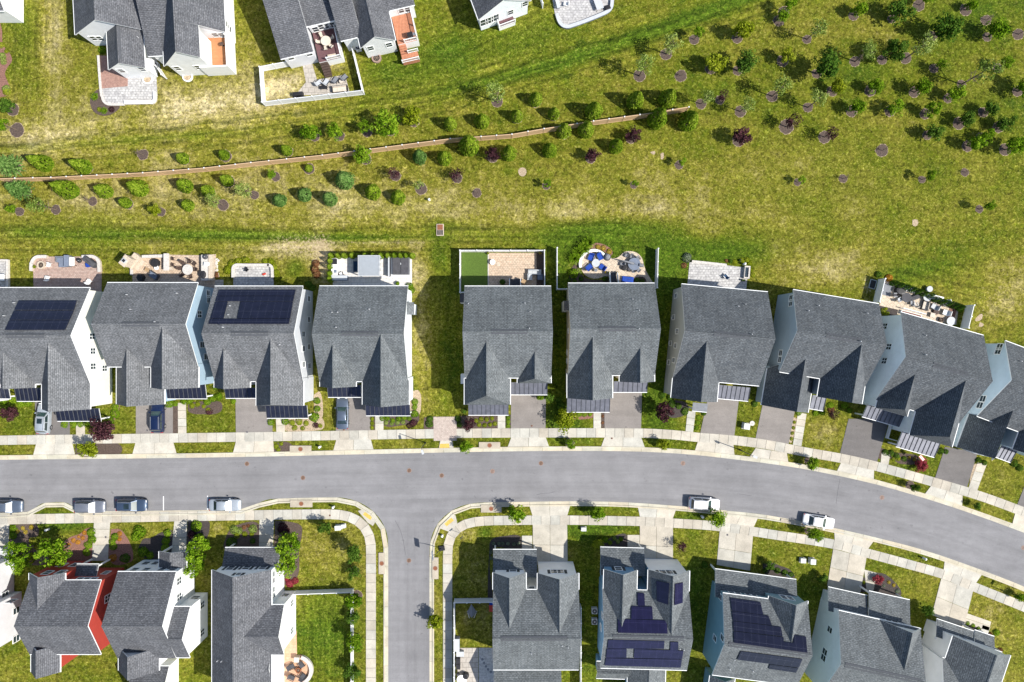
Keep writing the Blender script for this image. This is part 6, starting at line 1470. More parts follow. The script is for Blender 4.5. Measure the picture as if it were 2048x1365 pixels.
# ------------------------------------------------------------------ generic things
MC = {}
def thing(name, label, cat, px, py, parts, ang=0.0, z=0.0, group=None, key=None, scale=None):
    """parts: list of (name, MB, material[s]) or (name, MB, material, [sub-parts])"""
    x, y = W(px, py, z)
    o = empty(name, label, cat, x, y, z, R(ang), group, scale)
    def add(ps, par, path):
        for i, p in enumerate(ps):
            k = (key, path, i) if key else None
            if k and k in MC: me = MC[k]
            else:
                m = p[2] if isinstance(p[2], list) else [p[2]]
                me = p[1].mesh(p[0], [MT[q] if isinstance(q, str) else q for q in m], smooth=False)
                if k: MC[k] = me
            c = link(p[0], me, par)
            if len(p) > 3: add(p[3], c, path + (i,))
    add(parts, o, ())
    return o
def B(*boxes):
    mb = MB()
    for b in boxes: mb.box(*b)
    return mb
def Cy(*cs):
    mb = MB()
    for c in cs: mb.cyl(*c)
    return mb

def chair_parts(mat, frame='black', arms=True, w=.6):
    h = w / 2
    f = MB()
    for sx in (-1, 1):
        for sy in (-1, 1): f.box(sx * (h - .05) - .025, sx * (h - .05) + .025, sy * (h - .05) - .025, sy * (h - .05) + .025, 0, .38)
    if arms:
        for sx in (-1, 1): f.box(sx * h - .035, sx * h + .035, -h, h, .58, .63); f.box(sx * h - .025, sx * h + .025, h - .06, h - .01, .38, .58)
    f.box(-h + .0751, h - .0751, h - .075, h - .03, .28, .37); f.box(-h + .0751, h - .0751, -h + .03, -h + .075, .28, .37)
    s = B((-h + .04, h - .04, -h + .02, h, .381, .47)); b = MB()
    b.poly([(-h + .04, -h - .16, .95), (h - .04, -h - .16, .95), (h - .04, -h + .02, .42), (-h + .04, -h + .02, .42), (-h + .04, -h - .24, .92), (h - .04, -h - .24, .92), (h - .04, -h - .08, .40), (-h + .04, -h - .08, .40)], [(0, 1, 2, 3), (4, 7, 6, 5), (0, 4, 5, 1), (1, 5, 6, 2), (2, 6, 7, 3), (3, 7, 4, 0)])
    return [('seat', s, mat), ('backrest', b, mat), ('frame', f, frame)]
def chair(label, px, py, ang, mat, frame='black', group=None, w=.6, z=0.0):
    return thing('patio_chair', label, 'chair', px, py, chair_parts(mat, frame, True, w), ang, z, group, ('chair', mat, frame, w))
def rtable(label, px, py, r, mat, leg='black', h=.73, group=None, z=0.0):
    l = Cy((0, 0, 0, h - .05, .06, .06, 8), (0, 0, 0.0, .04, r * .5, r * .45, 12))
    return thing('round_table', label, 'table', px, py, [('tabletop', Cy((0, 0, h - .049, h, r, r, 28)), mat), ('pedestal', l, leg)], 0, z, group, ('rt', r, mat, h))
def table(label, px, py, w, d, ang, mat, h=.72, leg='black', group=None, z=0.0):
    l = [('leg', B((sx * (w / 2 - .07) - .03, sx * (w / 2 - .07) + .03, sy * (d / 2 - .07) - .03, sy * (d / 2 - .07) + .03, 0, h - .05)), leg) for sx in (-1, 1) for sy in (-1, 1)]
    return thing('patio_table', label, 'table', px, py, [('tabletop', B((-w / 2, w / 2, -d / 2, d / 2, h - .049, h)), mat)] + l, ang, z, group, ('t', w, d, mat, h))
def sofa(label, px, py, w, d, ang, mat, frame='darkgrey', n=3, group=None, z=0.0):
    cs = []
    for i in range(n):
        a = -w / 2 + .12 + (w - .24) * i / n; b = -w / 2 + .12 + (w - .24) * (i + 1) / n - .02
        cs.append(('cushion', B((a, b, -d / 2 + .2, d / 2, .381, .5)), mat)); cs.append(('back_cushion', B((a, b, -d / 2 + .12, -d / 2 + .19, .381, .84)), mat))
    f = B((-w / 2, w / 2, -d / 2, -d / 2 + .115, 0, .75), (-w / 2, -w / 2 + .115, -d / 2 + .12, d / 2, 0, .62), (w / 2 - .115, w / 2, -d / 2 + .12, d / 2, 0, .62), (-w / 2 + .12, w / 2 - .12, -d / 2 + .2, d / 2 - .02, .1, .38))
    return thing('patio_sofa', label, 'sofa', px, py, [('frame', f, frame)] + cs, ang, z, group)
def cover(label, px, py, w, d, h, ang, mat='darkgrey', name='covered_furniture', cat='cover', n=4):
    mb = MB()
    if n == 4: base = [(-w / 2, -d / 2), (w / 2, -d / 2), (w / 2, d / 2), (-w / 2, d / 2)]
    else: base = [(w / 2 * math.cos(6.283 * (i + .5) / n), d / 2 * math.sin(6.283 * (i + .5) / n)) for i in range(n)]
    rings = [(1.0, 0), (.98, h * .8), (.9, h * .95), (.55, h)]
    v = [(x * k, y * k, z) for k, z in rings for x, y in base]
    f = [tuple(range(3 * n, 4 * n)), tuple(range(n - 1, -1, -1))]
    for r in range(3): f += [(r * n + i, r * n + (i + 1) % n, (r + 1) * n + (i + 1) % n, (r + 1) * n + i) for i in range(n)]
    mb.poly(v, f); top = MB(); top.poly([(-w * .24, -.02, h + .004), (w * .24, -.02, h + .004), (w * .24, .02, h + .004), (-w * .24, .02, h + .004), (-w * .24, -.02, h + .03), (w * .24, -.02, h + .03), (w * .24, .02, h + .03), (-w * .24, .02, h + .03)], [(3, 2, 1, 0), (4, 5, 6, 7), (0, 1, 5, 4), (1, 2, 6, 5), (2, 3, 7, 6), (3, 0, 4, 7)])
    return thing(name, label, cat, px, py, [('cover', mb, mat), ('strap', top, 'black')], ang)
def grill(label, px, py, ang, lid='black'):
    l = MB(); v = []
    for x in (-.4, .4):
        for i in range(7): a = math.pi * i / 6; v.append((x, math.cos(a) * .28, .9 + math.sin(a) * .26))
    l.poly(v, [tuple(range(6, -1, -1)), tuple(range(7, 14))] + [(i, i + 1, 8 + i, 7 + i) for i in range(6)] + [(6, 0, 7, 13)])
    return thing('barbecue_grill', label, 'grill', px, py, [('lid', l, lid), ('body', B((-.38, .38, -.26, .26, .1, .89)), 'darkgrey'), ('side_shelf', B((.41, .75, -.2, .2, .84, .88)), 'palegrey'), ('side_shelf', B((-.75, -.41, -.2, .2, .84, .88)), 'palegrey'), ('handle', B((-.3, .3, -.34, -.31, .95, .98)), 'palegrey')], ang)
def kettle(label, px, py, r=.3, mat='black'):
    mb = MB(); n = 16; v = []; rings = [(.15, .45), (.85, .6), (1, .75), (.85, .92), (.45, 1.02)]
    for k, z in rings: v += [(r * k * math.cos(6.283 * i / n), r * k * math.sin(6.283 * i / n), z) for i in range(n)]
    f = [tuple(range(n - 1, -1, -1)), tuple(range(4 * n, 5 * n))]
    for q in range(4): f += [(q * n + i, q * n + (i + 1) % n, (q + 1) * n + (i + 1) % n, (q + 1) * n + i) for i in range(n)]
    mb.poly(v, f); legs = MB()
    for i in range(3): a = 2.094 * i; legs.tube((math.cos(a) * r * .9, math.sin(a) * r * .9, 0), (math.cos(a) * r * .3, math.sin(a) * r * .3, .5), .02)
    return thing('kettle_grill', label, 'grill', px, py, [('bowl', mb, mat), ('legs', legs, 'midgrey'), ('vent', Cy((0, 0, 1.021, 1.06, .05, .05, 8)), 'palegrey')])
def firepit(label, px, py, r, mat='stone_tan', inner='black', h=.4, z=0.0):
    mb = MB(); mb.ring(0, 0, 0, h, r * .68, r, n=20); a = Cy((0, 0, 0, h * .6, r * .67, r * .67, 20))
    lg = MB()
    for i in range(3): t = i * 1.1; lg.tube((math.cos(t) * r * .5, math.sin(t) * r * .5, h * .7), (-math.cos(t) * r * .5, -math.sin(t) * r * .5, h * .7 + .05), .05)
    return thing('fire_pit', label, 'fire pit', px, py, [('ring_wall', mb, mat), ('ash_bed', a, inner), ('logs', lg, 'bark')], 0, z)
def pot(label, px, py, r, mat, leaf='bush', z=0.0, group=None):
    o = thing('potted_plant', label, 'planter', px, py, [('pot', Cy((0, 0, 0, .4, r * .75, r, 14)), mat), ('soil', Cy((0, 0, .401, .41, r * .85, r * .85, 14)), 'mulch_dark')], 0, z, group, ('pot', r, mat))
    cm, _ = variant(leaf, 1); f = link('foliage', cm, o); f.scale = (r * 1.15,) * 3; f.location = (0, 0, .4)
    return o
def lowwall(name, label, cat, pts, w, h, mat, capmat='stone', curve=True):
    pl = spline(WP(pts), .3) if curve else [Vector(p) for p in WP(pts)]
    O = pl[0]; q = [p - O for p in pl]
    a = MB(); ribbon(a, q, w / 2, w / 2, 0, h - .06); c = MB(); ribbon(c, q, w / 2 + .03, w / 2 + .03, h - .059, h)
    o = empty(name, label, cat, O.x, O.y); a.build('base', MT[mat], o); c.build('cap', MT[capmat], o); return o
def arc(cx, cy, r, a0, a1, n=10): return [(cx + r * math.cos(R(a0 + (a1 - a0) * i / n)), cy - r * math.sin(R(a0 + (a1 - a0) * i / n))) for i in range(n + 1)]
def patio(pts, mat, z=.05, curve=False, name='patio'): return poly_slab(name, pts, z, MT[mat], curve=curve)
PZ = .05
# --- far left grey patio
patio(PP(-40, 19.5, 520, 600), 'pav_grey'); lowwall('seat_wall', 'low stone seat wall edging the patio cut by the left edge', 'wall', [(-20, 521.5), (18, 521.5), (18, 575)], .35, .45, 'stone', curve=False)
table('white rectangular table on the patio cut by the left edge', 5, 556, 1.6, 1.0, 0, 'white')
# --- red patio of the white-sided house
patio([(67, 545), (65, 540), (66, 527), (72, 518), (82, 513.5), (186, 513.5), (196, 518), (202, 526), (203.5, 540), (203, 600), (68, 600)], 'pav_red')
lowwall('seat_wall', 'curved stone seat wall at the left of the reddish patio', 'wall', [(66, 543), (66.5, 528)] + arc(82, 529, 14.5, 170, 95, 5) + [(97, 514.5)], .42, .5, 'stone_tan')
lowwall('seat_wall', 'curved stone seat wall at the right of the reddish patio', 'wall', [(167, 514.5)] + arc(186, 529, 15, 90, 10, 6) + [(202, 545)], .42, .5, 'stone_tan')
firepit('round stone fire pit in the corner of the reddish patio', 84.7, 531, .62, 'stone_tan')
pot('small pot with a plant beside the round stone fire pit', 72.5, 534.5, .25, 'stone_tan', 'bushlime')
chair('white chair facing the round stone fire pit', 101, 530.5, 80, 'white', 'white'); chair('white chair at the shadow edge of the reddish patio', 99, 557, -10, 'white', 'white')
chair('white chair by the house wall on the reddish patio, nearest the house corner', 182, 564, -40, 'white', 'white')
sofa('grey corner sofa on the reddish patio', 126, 520, 1.5, .9, 180, 'bluegrey', 'midgrey', 2); table('grey low table in front of the grey corner sofa', 129, 530.5, 1.2, .75, 0, 'bluegrey', .45)
thing('outdoor_cabinet', 'slatted grey cabinet between the corner sofa and the white table', 'cabinet', 140, 523.5, [('body', B((-.33, .33, -.85, .85, 0, .88)), 'midgrey'), ('worktop', B((-.36, .36, -.88, .88, .881, .93)), 'bluegrey'), ('door', B((-.28, .28, -.87, -.851, .1, .8)), 'darkgrey')])
table('white narrow table on the reddish patio', 150, 524.5, .75, 1.3, 0, 'white', .75)
kettle('black kettle grill on the reddish patio', 165, 523, .36); cover('long dark covered grill against the right seat wall', 185, 525, 2.0, .85, 1.1, -38, 'darkgrey')
thing('storage_box', 'small blue box beside the long dark covered grill', 'box', 178, 531, [('box', B((-.25, .25, -.3, .3, 0, .4)), 'blue'), ('lid', B((-.27, .27, -.32, .32, .401, .45)), 'blue')], 10)
# --- tan patio with the outdoor kitchen
patio([(265, 545), (268, 530), (285, 514), (333, 512), (334, 510), (405, 511), (432, 509), (430, 575), (432, 590), (266, 590)], 'pav_tan'); patio(PP(430, 447, 560, 585), 'flag', .048)
fp = MB(); fp.obox((0, 0), 2.3, 1.3, 0, 1.0, 0, 0); fp.obox((-.3, .12), 1.5, .95, 1.001, 2.6, 0, 0); fp.obox((-.3, .12), 1.65, 1.1, 2.601, 2.75, 0, 0)
thing('outdoor_fireplace', 'tan stone corner fireplace with a square flue', 'fireplace', 273, 524, [('body', fp, 'stone_tan'), ('flue', B((-.62, .02, -.2, .44, 2.751, 3.0)), 'palegrey'), ('flue_opening', B((-.52, -.08, -.1, .34, 3.001, 3.02)), 'black'), ('hearth', B((-.9, .9, -1.2, -.66, 0, .4)), 'stone_tan')], -45 + 90 + 45 - 38)
lowwall('seat_wall', 'pale seat wall between the stone fireplace and the bar counter', 'wall', [(287, 514.5), (332, 513)], .4, .5, 'stone_tan', curve=False); lowwall('seat_wall', 'short pale seat wall at the left of the tan patio', 'wall', [(266.5, 535), (266.5, 551)], .38, .5, 'stone_tan', curve=False)
thing('bar_counter', 'tan stone bar counter in the middle of the tan patio', 'counter', 339.5, 526, [('base', B((-.3, .3, -1.2, 1.2, 0, 1.0)), 'stone_tan'), ('worktop', B((-.42, .42, -1.3, 1.3, 1.001, 1.07)), 'stone'), ('foot_return', B((.31, .75, -1.2, -.75, 0, 1.0)), 'stone_tan')])
for y, s in ((519, 'upper'), (531, 'lower')): thing('bar_stool', f'{s} dark bar stool at the tan stone bar counter', 'stool', 349.5, y, [('seat', B((-.22, .22, -.22, .22, .7, .76)), 'brown'), ('backrest', B((.2, .24, -.22, .22, .761, 1.05)), 'brown'), ('legs', B((-.2, -.16, -.2, -.16, 0, .7), (.16, .2, -.2, -.16, 0, .7), (-.2, -.16, .16, .2, 0, .7), (.16, .2, .16, .2, 0, .7)), 'black')], 0, 0, 'bar stools at the stone counter', 'bst')
rtable('round tan stone dining table', 379.5, 540.5, .8, 'stone', 'stone_tan')
for i, (x, y, a, s) in enumerate([(363, 537.5, -90, 'left'), (369, 527, -130, 'upper left'), (381.5, 525, 175, 'upper'), (391, 529, 140, 'upper right'), (393.5, 540, 90, 'right'), (369, 550, -50, 'lower left'), (384, 553, 10, 'lower')]):
    chair(f'brown chair at the {s} side of the round tan dining table', x, y, a, 'brown', 'brown', 'chairs round the tan dining table', .5)
cover('black eight-sided cover beside the small white side table', 313, 527, 1.4, 1.4, .7, 0, 'black', n=8); cover('blue-black square covered chair in the shade of the tan patio', 284.5, 556, 1.2, 1.2, .8, 30, 'black', n=6)
rtable('small white side table between the two dark covers', 316, 536.5, .36, 'white', 'white', .5); table('small wooden table on the tan patio', 298, 541, .9, .6, -28, 'wood', .45)
sofa('dark grey two-seat sofa half in the shade', 310, 551.5, 1.5, .9, 148, 'bluegrey', 'darkgrey', 2)
thing('outdoor_kitchen', 'long pale stone kitchen counter at the right of the tan patio', 'counter', 419.5, 537, [('base', B((-.82, .82, -1.9, 1.9, 0, .9)), 'stone_tan'), ('worktop', B((-.88, .88, -1.96, 1.96, .901, .97)), 'stone'), ('splash_wall', B((.3, .88, -1.96, 1.96, .971, 1.15)), 'stone_tan')])
def ontop(label, px, py, z, r=.4): return thing('round_grill', label, 'grill', px, py, [('bowl', Cy((0, 0, 0, .25, r * .8, r, 18)), 'black'), ('lid', Cy((0, 0, .251, .45, r, r * .55, 18)), 'darkgrey'), ('knob', Cy((0, 0, .451, .5, .05, .05, 8)), 'palegrey')], 0, z)
ontop('round dark grill set into the upper end of the pale kitchen counter', 412, 514.5, .99); cover('egg-shaped black grill cover at the lower end of the pale kitchen counter', 412, 551, 1.0, 1.3, 1.2, 0, 'black', n=8)
wb = MB(); wb.poly([(-.5, -.35, 0), (.5, -.3, 0), (.45, .35, 0), (-.45, .4, 0), (-.4, -.2, .32), (.3, -.22, .22), (.36, .2, .3), (-.3, .28, .36), (0, .05, .45)], [(3, 2, 1, 0), (0, 1, 5, 4), (1, 2, 6, 5), (2, 3, 7, 6), (3, 0, 4, 7), (4, 5, 8), (5, 6, 8), (6, 7, 8), (7, 4, 8)])
thing('white_sack', 'crumpled white sack lying on the pale kitchen counter', 'sack', 414, 529, [('sack', wb, 'white')], 0, .98)
for (x, y, r, s) in [(436, 548, .25, 'upper'), (436, 552.5, .3, 'lower')]: pot(f'{s} small terracotta pot right of the pale kitchen counter', x, y, r, 'stone_tan', 'bushrust')
rk = MB(); rr_ = random.Random(4)
for i in range(14): rk.cyl(rr_.uniform(-.2, .2), rr_.uniform(-1, 1), 0, rr_.uniform(.12, .3), rr_.uniform(.14, .26), rr_.uniform(.06, .14), 6)
thing('rock_pile', 'strip of pale rocks right of the kitchen counter', 'rocks', 434, 530, [('rocks', rk, 'stone')])
# --- small grey patio
patio([(467, 545), (468, 536), (475, 531), (539, 531), (546, 536), (547, 545), (548, 600), (467, 600)], 'pav_grey')
lowwall('seat_wall', 'rounded low wall round the small grey patio', 'wall', [(468, 556), (468, 540)] + arc(476, 539, 8, 180, 90, 4) + [(500, 531.2), (538, 531.2)] + arc(538, 539, 8, 90, 0, 4) + [(546.5, 556)], .38, .45, 'stone')
chair('small black folding chair on the small grey patio', 495, 539.5, 35, 'black', 'black', w=.48)
thing('toy', 'small red toy on the small grey patio', 'toy', 529.5, 549, [('body', B((-.25, .25, -.12, .12, .1, .32)), 'red'), ('wheels', Cy((-.15, 0, 0, .1, .1, .1, 10), (.15, 0, 0, .1, .1, .1, 10)), 'black')], 20)
# --- white terrace
patio(PP(666, 824, 516, 595), 'pav_white')
pg = B((-1.5, 1.5, -1.45, 1.45, 2.55, 2.6)); 
for i in range(22): pg.box(-1.5 + i * 3.0 / 22 + .01, -1.5 + (i + 1) * 3.0 / 22 - .012, -1.42, 1.42, 2.601, 2.64)
th_ = [('roof', pg, 'louver')] + [('beam', B((-1.55, 1.55, s * 1.5 - .05, s * 1.5 + .05, 2.45, 2.68)), 'palegrey') for s in (-1, 1)] + [('beam', B((s * 1.6 - .05, s * 1.6 + .05, -1.55, 1.55, 2.45, 2.68)), 'palegrey') for s in (-1, 1)] + [('post', B((sx * 1.5 - .07, sx * 1.5 + .07, sy * 1.4 - .07, sy * 1.4 + .07, 0, 2.44)), 'palegrey') for sx in (-1, 1) for sy in (-1, 1)]
thing('pergola', 'square pale grey louvred pergola on the white terrace', 'pergola', 745, 535.5, th_)
sofa('blue sofa half under the louvred pergola', 714, 534, 1.7, .9, -90, 'bluedark', 'midgrey', 2)
for i, y in enumerate((520, 530.5, 541)): chair(f'{("upper", "middle", "lower")[i]} dark chair at the right side of the louvred pergola', 757, y, 90, 'midgrey', 'white', 'chairs under the louvred pergola', .5)
thing('hot_tub', 'square hot tub with a folded dark cover', 'hot tub', 803.5, 534, [('shell', B((-1.28, 1.28, -1.3, 1.3, 0, .85)), 'midgrey'), ('cover_half', B((-1.22, -.03, -1.24, 1.24, .851, .98)), 'darkgrey'), ('cover_half', B((.03, 1.22, -1.24, 1.24, .851, .98)), 'darkgrey'), ('handle', B((-.05, .05, .2, .5, .981, 1.02)), 'palegrey')])
lowwall('deck_border', 'white border wall left of the hot tub', 'wall', [(784.5, 516), (784.5, 552), (822, 552.5)], .3, .35, 'white', 'white', curve=False)
kb = B((-.45, .45, -1.35, 1.35, 0, .88)); thing('outdoor_kitchen', 'white kitchen counter with a grill and sink at the left of the white terrace', 'counter', 672, 537, [('base', kb, 'palegrey'), ('worktop', B((-.48, .48, -1.38, 1.38, .881, .94)), 'white'), ('grill', B((-.38, .42, .5, 1.3, .941, 1.12)), 'black'), ('sink', B((-.1, .35, -.8, -.3, .941, .95)), 'bluegrey')])
thing('bar_counter', 'blue-fronted bar counter closing the white terrace kitchen', 'counter', 682, 556.5, [('base', B((-1.15, 1.15, -.4, .3, 0, 1.0)), 'bluegrey'), ('worktop', B((-1.2, 1.2, -.42, .32, 1.001, 1.06)), 'palegrey')])
chair('bamboo chair by the sink of the white terrace kitchen', 684, 549.5, 20, 'white', 'brown'); pot('white planter beside the house on the white terrace', 796, 568, .32, 'white', 'bush')
thing('privacy_screen', 'thin grey screen left of the hot tub', 'screen', 780, 535, [('panel', B((-.08, .08, -1.5, 1.5, .1, 1.1)), 'midgrey'), ('rail', B((-.1, .1, -1.55, 1.55, 1.101, 1.15)), 'palegrey')])
# --- fenced yard with turf
poly_slab('artificial_turf', PP(923, 975.5, 505, 596), .04, MT['turf']); patio(PP(977.7, 1073, 506.5, 596), 'pav_tan'); poly_slab('mulch_bed', PP(1073.2, 1087.5, 506, 596), .03, MT['mulch'])
poly_slab('turf_edging', PP(975.6, 977.6, 505, 596), .07, MT['stone'])
rtable('white round table at the edge of the turf square', 985.5, 525.5, .42, 'white', 'white', .6); thing('stepping_stone', 'pale round stone beside the white round table', 'stone', 996.6, 529, [('stone', Cy((0, 0, 0, .1, .34, .32, 18)), 'stone_tan')])
sofa('pale grey corner sofa on the fenced patio, long side', 1069, 545.5, 2.0, .75, 180, 'palegrey', 'palegrey', 3); sofa('pale grey corner sofa on the fenced patio, short side', 1059.5, 555, .95, .75, -90, 'palegrey', 'palegrey', 1); table('blue-grey low table inside the corner sofa', 1080, 555, .8, .9, 0, 'bluegrey', .45)
for i in range(3): thing('cushion', f'{("left", "middle", "right")[i]} loose white cushion behind the pale corner sofa', 'cushion', 1060 + 9 * i, 541.3, [('cushion', B((-.3, .3, -.1, .1, .0, .3)), 'white'), ('piping', B((-.31, .31, -.02, .02, .13, .17)), 'palegrey')], 0, .35, 'loose cushions behind the corner sofa', 'cus')
def stairs(label, px, py, w, n, rise, run, treadmat, railmat='vinyl', ang=0, name='garden_stairs'):
    t = MB()
    for i in range(n): t.box(-w / 2, w / 2, -run * (n - i), run * .5 if False else 0.0 - run * (n - i) + run - .004, 0, rise * (n - i) if False else rise * (n - i))
    rl = []
    for s in (-1, 1):
        m = MB(); x = s * (w / 2 + .1)
        m.poly([(x - .05, 0, 1.0), (x + .05, 0, 1.0), (x + .05, -run * n, rise * n + .9), (x - .05, -run * n, rise * n + .9), (x - .05, 0, .1), (x + .05, 0, .1), (x + .05, -run * n, rise * n), (x - .05, -run * n, rise * n)], [(0, 1, 2, 3), (4, 7, 6, 5), (0, 4, 5, 1), (1, 5, 6, 2), (2, 6, 7, 3), (3, 7, 4, 0)])
        rl.append(('railing', m, railmat))
    return thing(name, label, 'stairs', px, py, [('treads', t, treadmat)] + rl, ang)
stairs('dark stairs with white rails behind the house below the camera', 1030, 558.5, 1.5, 6, .18, .28, 'darkgrey'); stairs('dark stairs with white rails onto the guitar-shaped patio', 1225.5, 546, 1.0, 7, .18, .28, 'darkgrey')
pot('dark round planter in the shade of the fenced patio', 1005, 565.5, .42, 'black', 'bushdark'); table('small wooden table beside the stairs of the fenced patio', 1048, 564, .8, .6, -25, 'wood', .4); pot('flower pot at the corner of the turf square', 976, 507.5, .2, 'stone_tan', 'bushlime'); pot('flower pot in the right corner of the fenced patio', 1080, 507, .22, 'stone_tan', 'bushgold')
# --- guitar-shaped patio
gp = arc(1186.5, 530, 26, 330, 200, 3)[:0] + [(1161, 531), (1163, 518), (1171, 507), (1183, 501), (1196, 501.5), (1208, 507), (1219, 515.5), (1232, 517), (1240, 512), (1249, 504.5), (1262, 503), (1275, 507), (1284, 517), (1287, 528), (1291, 540), (1299, 555), (1306, 572), (1240, 574), (1215, 553), (1206, 554), (1197, 557), (1186, 557.5), (1174, 553), (1165, 544)]
patio(gp, 'pav_buff', curve=True)
bed([(1175, 500), (1185, 488), (1200, 487), (1216, 494), (1225, 503), (1222, 512), (1210, 505), (1196, 498), (1183, 498)], 'mulch_red', .03); bed([(1136, 566), (1142, 540), (1152, 526), (1162, 520), (1158, 531), (1162, 545), (1170, 556), (1200, 560), (1240, 556), (1240, 575), (1136, 575)], 'mulch', .032); bed([(1262, 566), (1272, 556), (1286, 554), (1292, 560), (1292, 570), (1262, 572)], 'mulch', .062)
lowwall('seat_wall', 'curved white seat wall round the blue chairs', 'wall', arc(1187, 529, 27, 195, 42, 14), .36, .48, 'stone', 'white')
BC = 'royal blue chairs of the guitar-shaped patio'
for x, y, a, s in [(1181, 516.5, 160, 'upper left'), (1200, 515.5, 205, 'upper right'), (1178.5, 535.5, -50, 'lower left'), (1203.5, 535, 55, 'lower right')]: chair(f'{s} royal blue armchair round the round glass table', x, y, a, 'blue', 'bluedark', BC, .85)
rtable('round grey glass table among the royal blue armchairs', 1190.8, 527.3, .62, 'palegrey', 'midgrey', .6); rtable('small grey side table below the royal blue armchairs', 1191, 541.5, .26, 'midgrey', 'midgrey', .5)
thing('boulder_fountain', 'grey round stone fountain at the waist of the guitar-shaped patio', 'fountain', 1214, 514.5, [('stone', Cy((0, 0, 0, .5, .45, .42, 14), (0, 0, .501, .7, .42, .2, 14)), 'midgrey'), ('basin', Cy((0, 0, 0, .08, .6, .6, 18)), 'darkgrey')])
rtable('large round glass dining table on the right lobe of the guitar-shaped patio', 1267, 529.5, .95, 'bluegrey', 'black', .72)
thing('parasol', 'folded grey parasol leaning over the glass dining table', 'parasol', 1261, 528, [('canopy', (lambda m: (m.tube((-1.6, .35, 1.6), (.3, -.1, 1.1), .04, .22, 10), m)[1])(MB()), 'midgrey'), ('pole', (lambda m: (m.tube((.3, -.1, 1.1), (.8, -.2, .9), .03, .03, 8), m)[1])(MB()), 'black')])
for i, (x, y, a) in enumerate([(1252, 512, 150), (1262, 515, 175), (1276, 519, 215), (1283, 532, 265), (1277, 541, 320), (1265, 541, 0), (1243, 529, 90)]): chair(f'{("upper left", "upper", "upper right", "right", "lower right", "lower", "left")[i]} mesh chair of the glass dining table', x, y, a, 'midgrey', 'darkgrey', 'mesh chairs round the glass dining table', .5)
cover('larger black round cover left of the mesh chairs', 1248.5, 536.5, .9, .9, .6, 0, 'black', n=10); cover('smaller black round cover left of the mesh chairs', 1257, 539.5, .6, .6, .7, 0, 'darkgrey', n=10)
cover('royal blue covered lounger against the beige house', 1254.5, 559.5, 1.8, .85, .55, -5, 'blue')
for x, y, s in [(1210.5, 545.5, 'leftmost'), (1217, 546, 'left'), (1234, 546, 'right')]: pot(f'{s} flower pot at the foot of the patio stairs', x, y, .17, 'stone_tan', 'bushgold' if s != 'left' else 'bushlime')
# --- grey terrace behind the grey-walled house
patio([(1379, 525.5), (1385, 524), (1487, 535), (1497, 535), (1491, 590), (1374, 580)], 'pav_grey')
thing('water_feature', 'stone trough with dark water at the right end of the grey terrace', 'fountain', 1492, 545, [('trough', B((-.42, .42, -1.0, -.8, 0, .6), (-.42, .42, .7, .92, 0, .6), (.2, .42, -.79, .69, 0, .6), (-.42, -.34, -.79, .69, 0, .6)), 'stone'), ('water', B((-.335, .195, -.78, .68, .05, .45)), 'pane')], -5)
lowwall('seat_wall', 'thin stone kerb along the top of the grey terrace', 'wall', [(1383, 523.5), (1452, 531)], .3, .35, 'stone', curve=False); chair('blue folding chair on the grey terrace', 1449.5, 553.5, 40, 'bluedark', 'white', w=.55)
for x, y, s in [(1483, 561, 'left'), (1487, 561.5, 'right')]: pot(f'{s} small dark plant pot at the trough end', x, y, .14, 'black', 'bushdark')
pot('white pot in the lime plants above the grey terrace', 1481, 522, .2, 'white', 'bushlime')
# --- crowded terrace
patio([(1768, 561), (1783, 565), (1800, 572), (1850, 586), (1890, 600), (1918, 610), (1912, 650), (1840, 640), (1757, 620)], 'pav_buff')
poly_slab('outdoor_rug', [(1766, 566), (1785, 571), (1779, 594), (1761, 589)], .09, MT['midgrey']); poly_slab('planting_bed', [(1756, 611), (1796, 620), (1792, 636), (1752, 628)], .056, MT['mulch_dark']); poly_slab('brick_edging', [(1901, 603), (1916, 608), (1905, 650), (1893, 640)], .058, MT['mulch_red'])
CT = 'furniture on the crowded terrace'
cover('dark covered table at the left of the crowded terrace', 1797, 583, 1.7, 1.2, .8, -20, 'black', n=8)
pl_ = [('slat', B((-.9 + .3 * i, -.75 + .3 * i, -.4, .4, .4, .46)), 'white') for i in range(7)] + [('side_frame', B((-.95, 1.15, -.45, -.4, .0, .39)), 'black'), ('side_frame', B((-.95, 1.15, .4, .45, 0, .39)), 'black')]
thing('garden_bench', 'white slatted bench at the top of the crowded terrace', 'bench', 1814, 579, pl_, -15); thing('wire_stand', 'white wire plant stand above the crowded terrace', 'stand', 1855, 579, [('shelf', Cy((0, 0, .6, .63, .45, .45, 14), (0, 0, .2, .23, .4, .4, 14)), 'palegrey'), ('legs', B((-.3, -.26, -.3, -.26, 0, .6), (.26, .3, .26, .3, 0, .6), (-.3, -.26, .26, .3, 0, .6)), 'white')])
rtable('dark grey round glass table on the crowded terrace', 1808, 596, .75, 'darkgrey', 'black'); cover('dark lounger seat right of the round glass table', 1827, 596, 1.5, .7, .5, 20, 'darkgrey')
for i, (x, y, a, m) in enumerate([(1796, 600, -60, 'palegrey'), (1821, 606, 0, 'midgrey'), (1787, 591, -90, 'darkgrey'), (1828, 610, 20, 'cream')]): chair(('pale chair lower left of the round glass table', 'grey chair below the round glass table', 'dark chair left of the round glass table', 'cream chair lower right of the round glass table')[i], x, y, a, m, 'palegrey', CT, .55)
rtable('grey-green marbled round table on the crowded terrace', 1851, 595.5, .6, 'palegrey', 'midgrey', .5); table('long white table at the top edge of the crowded terrace', 1871, 597, 1.8, .7, -13, 'white', .6)
sofa('cream sofa with a dark back in the middle of the crowded terrace', 1848, 612, 1.4, .9, 75, 'cream', 'darkgrey', 2)
